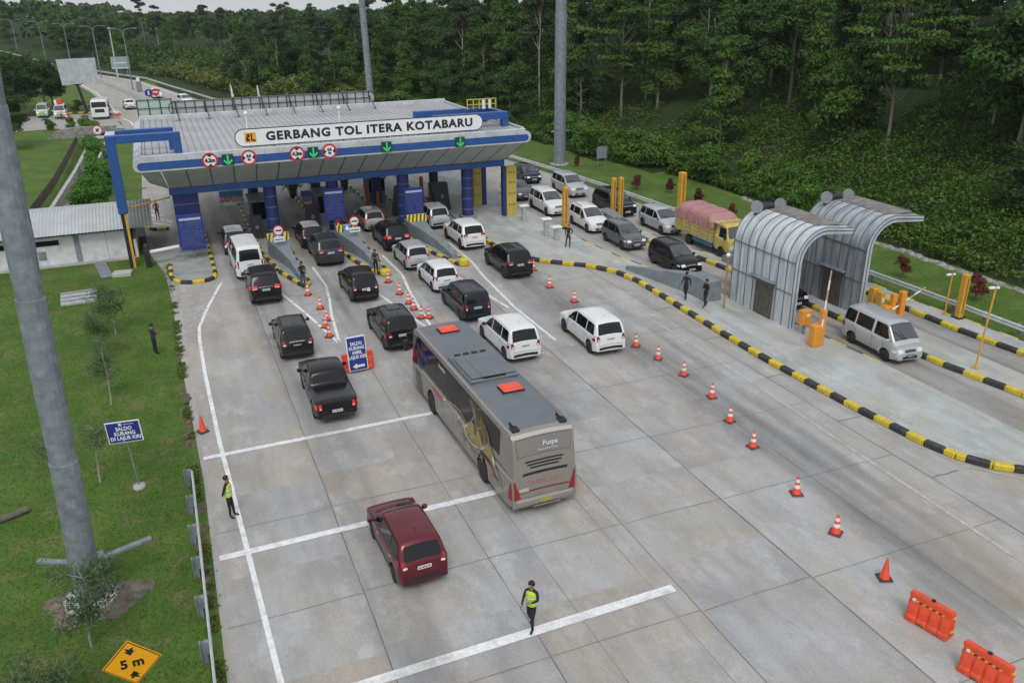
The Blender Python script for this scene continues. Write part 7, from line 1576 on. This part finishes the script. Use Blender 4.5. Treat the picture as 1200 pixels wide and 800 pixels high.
def make_tree(kind, seed):
    global rng; rng = np.random.default_rng(seed); t = empty('tree', (0, -500, 0), 0, '', 'tree'); blobs = []; limbs = []
    if kind == 'broad':
        H = rng.uniform(8, 10); W_ = rng.uniform(2.6, 3.5)
        for i in range(22): a = rng.uniform(0, 6.28); z = rng.uniform(.28, .95)*H; rr_ = W_*math.sin(math.pi*min(.97, max(.12, (z/H-.12)/.95)))**.7*rng.uniform(.35, .95); s_ = rng.uniform(.8, 1.45); blobs.append((rr_*math.cos(a), rr_*math.sin(a), z, s_, s_*.75))
        m, n, sz, tm, r_ = LM['dark' if seed % 2 else 'mid'], 8500, .15, M_['bark'], .22
    elif kind == 'cone':
        H = rng.uniform(9, 12); W_ = 2.6
        for i in range(26): z = rng.uniform(.15, .98)*H; a = rng.uniform(0, 6.28); rr_ = W_*(1.02-z/H)**.8*rng.uniform(.3, 1); s_ = .5+1.0*(1-z/H); blobs.append((rr_*math.cos(a), rr_*math.sin(a), z, s_, s_*.8))
        m, n, sz, tm, r_ = LM['mid' if seed % 2 else 'dark'], 8500, .145, M_['bark'], .2
    elif kind == 'layered':
        H = rng.uniform(12, 14)
        for tier in range(7):
            z = H*(.38+.6*tier/6); Wt = (4.6 if tier in (3, 4) else 3.6)*(1-.35*abs(tier-3)/3)
            for i in range(9): a = rng.uniform(0, 6.28); rr_ = Wt*rng.uniform(.15, 1); blobs.append((rr_*math.cos(a), rr_*math.sin(a), z+rng.normal()*.25, rng.uniform(.8, 1.5), .32))
        m, n, sz, tm, r_ = LM['mid'], 10500, .14, mat('grey brown bark', (.17, .155, .125), .9, var=.35, vscale=4), .17
    elif kind == 'slender':
        H = rng.uniform(12, 15)
        for i in range(15): a = rng.uniform(0, 6.28); z = H*rng.uniform(.6, 1.0); rr_ = 1.9*rng.uniform(.1, 1); s_ = rng.uniform(.6, 1.1); blobs.append((rr_*math.cos(a), rr_*math.sin(a), z, s_, s_*.7))
        m, n, sz, tm, r_ = LM['olive'], 5200, .15, M_['bark_pale'], .13
    elif kind == 'bush':
        H = rng.uniform(1.8, 2.6)
        for i in range(9): a = rng.uniform(0, 6.28); rr_ = rng.uniform(0, 1.0); blobs.append((rr_*math.cos(a), rr_*math.sin(a), rng.uniform(.35, H-.4), rng.uniform(.5, .8), rng.uniform(.4, .6)))
        m, n, sz, tm, r_ = LM['light'], 2600, .10, M_['bark'], .08
    elif kind == 'shrub':
        H = rng.uniform(2.4, 3.0)
        for i in range(12): a = rng.uniform(0, 6.28); rr_ = rng.uniform(0, .95); blobs.append((rr_*math.cos(a), rr_*math.sin(a), rng.uniform(.5, H-.5), rng.uniform(.55, .85), rng.uniform(.5, .7)))
        m, n, sz, tm, r_ = LM['bright'], 3600, .10, M_['bark'], .08
    elif kind == 'red':
        H = rng.uniform(1.3, 1.6)
        for i in range(9): a = rng.uniform(0, 6.28); rr_ = rng.uniform(0, .35); blobs.append((rr_*math.cos(a), rr_*math.sin(a), rng.uniform(.4, H-.15), rng.uniform(.22, .34), rng.uniform(.2, .35)))
        m, n, sz, tm, r_ = LM['red'], 1100, .075, M_['bark'], .04
    for bl in blobs[::2]: limbs.append((max(.5, min(H*.9, bl[2]*.75)), bl[0]*.8, bl[1]*.8, bl[2]))
    P, N = blob_points(blobs, n, fill=.55 if kind in ('layered', 'slender') else .4, up=.5 if kind == 'layered' else .3)
    me = leaf_mesh(kind+'_crown', P, rng.uniform(.7, 1.35, len(P))*sz, N, m); c = bpy.data.objects.new('crown', me); COL.objects.link(c); c.parent = t
    trunk_mesh(H*.85, r_, limbs, tm).build('trunk', t)
    return t
USED = {}
PROTO = {k: [make_tree(k, 100*i+sd) for i in range(n)] for k, n, sd in (('broad', 4, 1), ('cone', 3, 5), ('layered', 3, 9), ('slender', 3, 14), ('bush', 2, 21), ('shrub', 2, 31), ('red', 2, 41))}
random.seed(21)
def plant(kind, x, y, label, group, sc=1.0, i=None, cat=None, name=None, sz=None):
    pr = PROTO[kind][random.randrange(len(PROTO[kind])) if i is None else i]; s_ = sc*random.uniform(.88, 1.12); scl = (s_*random.uniform(.92, 1.1), s_*random.uniform(.92, 1.1), s_*(sz or 1)*random.uniform(.92, 1.08))
    if pr.name not in USED: USED[pr.name] = 1; o = pr; o.location = (x, y, hz(x, y)-.05); o.rotation_euler = (0, 0, random.uniform(0, 6.28)); o.scale = scl; o['label'] = label; o['group'] = group
    else: o = copy_tree(pr, (x, y, hz(x, y)-.05), random.uniform(0, 6.28), label, group, scl)
    if cat: o['category'] = cat
    if name: o.name = name
    return o
LT = {'broad': ('broad dark green tree in the roadside wood', 'broad trees of the roadside wood'), 'cone': ('pointed bushy green tree in the roadside wood', 'pointed trees of the roadside wood'), 'slender': ('slender pale trunked tree at the back of the wood', 'slender trees at the back of the wood'), 'layered': ('spreading tree with tiered branches in the wood on the right', 'tiered trees of the wood')}
def wood(kind, x, y, sc=1, sz=None): plant(kind, x, y, LT[kind][0], LT[kind][1], sc, sz=sz)
# the wood on the right: rows up the slope
pts_ = []
def ok(x, y, dmin):
    for a, c in pts_:
        if (a-x)**2+(c-y)**2 < dmin*dmin: return False
    pts_.append((x, y)); return True
n_t = 0
# marked individual trees first
for kind, px, X, Y, sc, sz in (('layered', 0, 60.0, 58.0, 1.05, 1.1), ('cone', 0, 66, 46, 1.1, 1.1), ('cone', 0, 62, 70, .95, 1.05), ('cone', 0, 53.5, 74, 1.0, 1.0), ('layered', 0, 74, 58, 1.15, 1.1), ('broad', 0, 58.5, 36, 1.1, 1.1), ('cone', 0, 57, 92, 1.0, 1.0), ('layered', 0, 70, 36, 1.2, 1.1), ('broad', 0, 55.5, 40, .8, .9)):
    ok(X, Y, 0); wood(kind, X, Y, sc, sz); n_t += 1
for k in range(34):
    X, Y = random.uniform(82, 128), random.uniform(28, 84)
    if ok(X, Y, 4.5): wood(random.choice(('broad', 'cone', 'broad', 'slender')), X, Y, 1.2)
tries = 0
while n_t < 172 and tries < 9000:
    tries += 1; Y = random.uniform(24, 175); d = random.uniform(3, 50); X = xr(Y)+d
    if Y < 100 and d < (13 if Y < 70 else 6+ (100-Y)*.25): continue
    if d > 38 and random.random() < .35: continue
    if not ok(X, Y, 3.9): continue
    if Y > 100: k = random.choice(('broad', 'broad', 'cone', 'cone', 'broad', 'slender')); sc = 1.0
    else: k = random.choice(('slender', 'broad', 'slender')) if d > 30 else random.choice(('broad', 'cone', 'broad', 'cone', 'slender', 'broad', 'layered')); sc = 1.1
    if d < 10: sc *= .82
    wood(k, X, Y, sc); n_t += 1
# beyond: trees by the curving highway and on the left
tries = 0
while n_t < 250 and tries < 8000:
    tries += 1; Y = random.uniform(160, 330); X = random.uniform(-120, 120)
    right = X > xr(Y)+ (3 if Y > 220 else 9); left_ = X < np.interp(Y, [150, 168, 206, 247, 278, 310, 350], [-20, -18, -24, -44, -66, -98, -140])-3
    if not (right or left_): continue
    if abs(X/Y-math.tan(YAW)) > .62: continue
    if not ok(X, Y, 5.2 if Y < 240 else 6.5): continue
    wood(random.choice(('broad', 'broad', 'cone', 'slender')), X, Y, .95 if right else 1.15); n_t += 1
# left: big dark tree, trees behind the service vans, round shrubs beside the drain
plant('broad', -17.2, 118, 'big dense dark green tree beside the tall near pole at the upper left', None, 1.0, sz=.85)
del_ = 0
for k, (x, y, sc) in enumerate(((-19.5, 152, .95), (-16, 154.5, .8), (-23, 150, 1.1), (-27, 158, 1.2), (-20, 163, 1.2), (-31, 147, 1.1), (-15.5, 161, .9), (-26.5, 138, .9))):
    plant('broad', x, y, 'bushy green tree in the clump behind the service vans', 'trees behind the service vans', sc)
for k, (px, py, sc) in enumerate(((107, 162, .8), (113, 172, .9), (108, 190, .95), (120, 198, .85), (112, 215, 1.05), (103, 228, .9), (122, 222, .8), (96, 240, .85), (118, 238, .8), (111, 152, .75), (128, 210, .7))):
    p = at(px, py+6); plant('shrub', p.x, p.y, 'round bright green shrub in the row between the drain and the blue portal', 'round shrubs between drain and gate', sc, cat='shrub')
for k, (px, py) in enumerate(((61, 152), (84, 150), (98, 149), (92, 130))):
    p = at(px, py); plant('bush', p.x, p.y, ['small clipped round bush nearest the big dark tree above the headwall', 'clipped bush in the middle of the row above the headwall', 'clipped bush at the right end of the row above the headwall', 'small bush at the foot of the large blank board'][k], None, .7, cat='bush')
for k, (px, py, lab) in enumerate(((1057, 325, 'red leaved shrub on the grass right of the farther curved shelter'), (1143, 352, 'dark red shrub behind the yellow post at the right edge'), (785, 226, 'small reddish bush in a line on the verge left of the thick yellow post'), (746, 222, 'small dark bush on the verge above the pair of yellow posts'), (676, 195, 'small reddish bush right of the mast on the verge'), (818, 240, 'small dark bush on the verge right of the thick yellow post'), (857, 256, 'small red bush on the verge behind the pink tarpaulin'))):
    p = at(px, py); plant('red', p.x, p.y, lab, None, .95 if k < 2 else .8, cat='bush')
random.seed(77)
for k in range(30):
    Y = 50+80*(k/30)+random.uniform(-1.5, 1.5); X = xr(Y)+random.uniform(.8, 4.5)
    plant('bush', X, Y, 'rounded light green bush at the foot of the wooded slope', 'light green bushes along the foot of the slope', random.uniform(1.0, 1.7), cat='bush')
sl = at(700, 186)
b = MB(); t = empty('road_sign', at(705, 197), 0, 'small grey backed sign on two posts on the right verge', 'sign'); b.box(-.6, 0, 1.0, .6, .04, 2.2, M_['galv']); b.build('panel', t)
for s_ in (-.4, .4): b = MB(); b.box(s_-.03, .045, 0, s_+.03, .1, 2.1, M_['galv']); b.build('post', t)
# feathery saplings on the near grass
def sapling(px, py, h, label, dens=900, spread=.9, lean=(0, 0), zlo=.45):
    global rng; p = at(px, py); t = empty('sapling', p, 0, label, 'sapling', None); b = MB(); rng = np.random.default_rng(int(px*7+py)); stems = []
    cur = Vector((0, 0, -.1)); pts = [cur.copy()]
    for i in range(6): cur = cur+Vector((lean[0]*h/6+rng.normal()*.05, lean[1]*h/6+rng.normal()*.05, h*.85/6)); pts.append(cur.copy())
    for i in range(6): b.tube(pts[i], pts[i+1], .045*(1-.13*i), .045*(1-.13*(i+1)), 6, M_['bark_pale'], cap=False)
    tips = []
    for i in range(13):
        k = rng.uniform(zlo, .98)*6; a = pts[min(5, int(k))].lerp(pts[min(6, int(k)+1)], k % 1); an = rng.uniform(0, 6.28); l_ = spread*rng.uniform(.5, 1.1); e = a+Vector((math.cos(an)*l_, math.sin(an)*l_, l_*rng.uniform(.1, .7))); b.tube(a, e, .016, .006, 4, M_['bark_pale'], cap=False); tips += [a.lerp(e, f) for f in (.45, .6, .8, 1.0)]
    b.build('stem', t); T_ = np.array([tuple(v) for v in tips]); n = dens; P = T_[rng.integers(0, len(T_), n)]+rng.normal(size=(n, 3))*np.array([.2, .2, .16]); N = rng.normal(size=(n, 3)); N[:, 2] += .4
    c = bpy.data.objects.new('foliage', leaf_mesh('feathery_foliage', P, rng.uniform(.05, .11, n), N, LM['thin'], .22)); COL.objects.link(c); c.parent = t; return t
sapling(108, 758, 3.0, 'bushy feathery sapling in front of the near pole foot', 2400, 1.0, (.0, .12), .35)
sapling(62, 838, 2.0, 'feathery sapling at the bottom left behind the amber sign', 2200, .9)
sapling(130, 474, 3.6, 'tallest thin sapling leaning over the blue sign', 1300, .7, (-.03, .02))
sapling(121, 420, 2.6, 'feathery sapling with split white trunk below the drain cover', 1700, .9)
sapling(136, 392, 2.9, 'leafy sapling just below the concrete box', 2200, .9)
sapling(118, 566, 2.9, 'bare stemmed sapling left of the blue sign post', 700, .5, (.02, 0), .7)
sapling(66, 560, 2.2, 'sparse sapling between the near pole and the left edge', 500, .6)
for tt in POTS:
    rng = np.random.default_rng(5); n = 500; P = rng.normal(size=(n, 3))*np.array([.38, .38, .22])+np.array([0, 0, 1.3]); N = rng.normal(size=(n, 3)); c = bpy.data.objects.new('foliage', leaf_mesh('pot_foliage', P, rng.uniform(.08, .14, n), N, LM['mid'])); COL.objects.link(c); c.parent = tt
# undergrowth, scrub and grass that nobody could count
rng = np.random.default_rng(3)
def scrub(name, label, n, xf, Yr, hgt, sz, m, thresh=-.1, clump=.16):
    P = []; N = []; S = []
    while len(P) < n:
        Y = rng.uniform(*Yr); X = xf(Y); c = noise.noise(Vector((X*clump, Y*clump, 2.7)))+.5*noise.noise(Vector((X*.5, Y*.5, 9)))
        if c < thresh: continue
        h = hgt*(c-thresh+.15)*rng.random()**.45*1.5; P.append((X, Y, hz(X, Y)+h)); S.append(sz*rng.uniform(.6, 1.4)); v = rng.normal(size=3)*.7; v[2] += .8; N.append(v)
    o = bpy.data.objects.new(name, leaf_mesh(name, np.array(P), S, np.array(N), m)); COL.objects.link(o); return tag(o, label, 'undergrowth', kind='stuff')
scrub('undergrowth', 'dense green undergrowth on the slope below the trees', 150000, lambda Y: xr(Y)+.4+48*rng.random()**1.35, (24, 122), 1.7, .125, LM['mid'], -.15)
scrub('undergrowth', 'fresh bright patches of scrub along the foot of the slope', 36000, lambda Y: xr(Y)+.8+17*rng.random()**1.3, (24, 150), 2.0, .105, LM['light'], .12, .22)
scrub('undergrowth', 'brown and yellowish dry scrub on the slope', 24000, lambda Y: xr(Y)+.6+20*rng.random()**1.1, (24, 110), 1.3, .10, LM['dry'], .1, .19)
scrub('undergrowth', 'yellow green scrub bank beyond the highway curve', 26000, lambda Y: xr(Y)+1.0+12*rng.random()**1.1, (118, 225), 2.6, .26, LM['dry'], -.2, .09)
scrub('undergrowth', 'green thicket beyond the highway curve', 26000, lambda Y: xr(Y)+4+30*rng.random()**1.1, (118, 260), 4.0, .34, LM['mid'], -.1, .08)
scrub('undergrowth', 'green thicket at the back left of the side yard', 14000, lambda Y: -20-40*rng.random(), (153, 240), 4.2, .34, LM['mid'], -.2, .08)
# distant wood that reads as one mass
def far_wood():
    P = []; N = []; S = []; nb = 0
    while nb < 3000:
        if nb < 2300:
            Y = 285+ 620*rng.random()**1.25; X = Y*math.tan(YAW+rng.uniform(-.62, .60))
            if Y < 330 and xr(Y)-45 < X < xr(Y)+8: continue
        else:
            Y = 20+150*rng.random(); X = xr(Y)+46+60*rng.random()
        nb += 1; z0 = hz(X, Y); h = rng.uniform(7, 12.5) if nb > 2300 else rng.uniform(5, 9.5); w_ = rng.uniform(2.2, 3.6); k = 46
        d = rng.normal(size=(k, 3)); d /= np.linalg.norm(d, axis=1)[:, None]; d[:, 2] = np.abs(d[:, 2])*1.0-.25; q = d*np.array([w_, w_, h*.42])*rng.uniform(.75, 1.05, k)[:, None]+np.array([X, Y, z0+h*.58])
        P.append(q); nn = d+rng.normal(size=(k, 3))*.5; nn[:, 2] += .3; N.append(nn); S.append(rng.uniform(.5, 1.0, k)*(.75+Y/900))
    o = bpy.data.objects.new('distant_wood', leaf_mesh('distant_wood', np.concatenate(P), np.concatenate(S), np.concatenate(N), LM['dark'], .8)); COL.objects.link(o); tag(o, 'far off dark green wood reaching the skyline', 'forest', kind='stuff')
far_wood()
# weeds and dirt creeping over the road edge
n = 9000; t_ = rng.random(n); Yw = 14+46*rng.random(n); keep = np.array([noise.noise(Vector((0, float(y)*.35, 3)))+.35*noise.noise(Vector((0, float(y)*1.7, 8))) > .02 for y in Yw]); Yw = Yw[keep]; n = len(Yw)
Xw = -.80+rng.normal(size=n)*.10; P = np.stack([Xw, Yw, .02+.10*rng.random(n)], 1); o = bpy.data.objects.new('weeds', leaf_mesh('weeds', P, rng.uniform(.03, .07, n), rng.normal(size=(n, 3)), LM['dry'])); COL.objects.link(o); tag(o, 'low weeds creeping along the edge of the concrete', 'weeds', kind='stuff')
b = MB(); SOIL = mat('road edge dirt', (.12, .09, .065), .95, var=.4, vscale=6, bump=.6, bscale=14); random.seed(9)
for k in range(46):
    y = random.choice((random.uniform(33, 38.5), random.uniform(33, 38.5), random.uniform(42, 47), random.uniform(22, 30))); x = -.78+random.uniform(-.18, .12); s_ = random.uniform(.06, .22)
    rows = [[(x+s_*r_*math.cos(a)*random.uniform(.8, 1.2), y+1.5*s_*r_*math.sin(a)*random.uniform(.8, 1.2), .0+z_*s_) for a in [2*math.pi*i/7 for i in range(7)]] for r_, z_ in ((1, 0), (.75, .35), (.3, .5), (.02, .52))]; b.grid(rows, SOIL, True, close=True)
tag(b.build('dirt'), 'crumbs of brown dirt along the left road edge', 'dirt', kind='stuff')
# short grass on the near verge
n = 70000; Xg = np.concatenate([rng.uniform(-11, -.78, int(n*.8)), rng.uniform(40.2, 46, n-int(n*.8))]); Yg = np.concatenate([16+44*rng.random(int(n*.8))**1.5, rng.uniform(26, 80, n-int(n*.8))])
Zg = np.zeros(n); P = np.stack([Xg, Yg, Zg+.03], 1); N = np.stack([rng.normal(size=n), rng.normal(size=n), rng.normal(size=n)*.3], 1)
o = bpy.data.objects.new('grass', leaf_mesh('grass_blades', P, rng.uniform(.02, .045, n), N, leaf_mat('grass blades', (.070, .15, .025), (.15, .23, .052), .3), .5)); COL.objects.link(o); tag(o, 'short mown grass blades on the verges', 'grass', kind='stuff')
for prs in PROTO.values():
    for o in prs:
        if o.name not in USED:
            for c in kids(o): bpy.data.objects.remove(c)
            bpy.data.objects.remove(o)
# ------------------------------------------------------------------ air
hb = MB(); hb.box(-260, -60, -12, 560, 1050, 48, None); hz_m = bpy.data.materials.new('haze air'); hz_m.use_nodes = True; n_ = hz_m.node_tree.nodes
n_.remove(n_['Principled BSDF']); pv = n_.new('ShaderNodeVolumePrincipled'); pv.inputs['Color'].default_value = (.80, .88, .95, 1); pv.inputs['Density'].default_value = .00014; pv.inputs['Anisotropy'].default_value = .2
hz_m.node_tree.links.new(pv.outputs[0], n_['Material Output'].inputs['Volume']); hb.mats = [hz_m]; o = hb.build('haze'); tag(o, 'thin pale haze over the whole place', 'haze', kind='stuff')
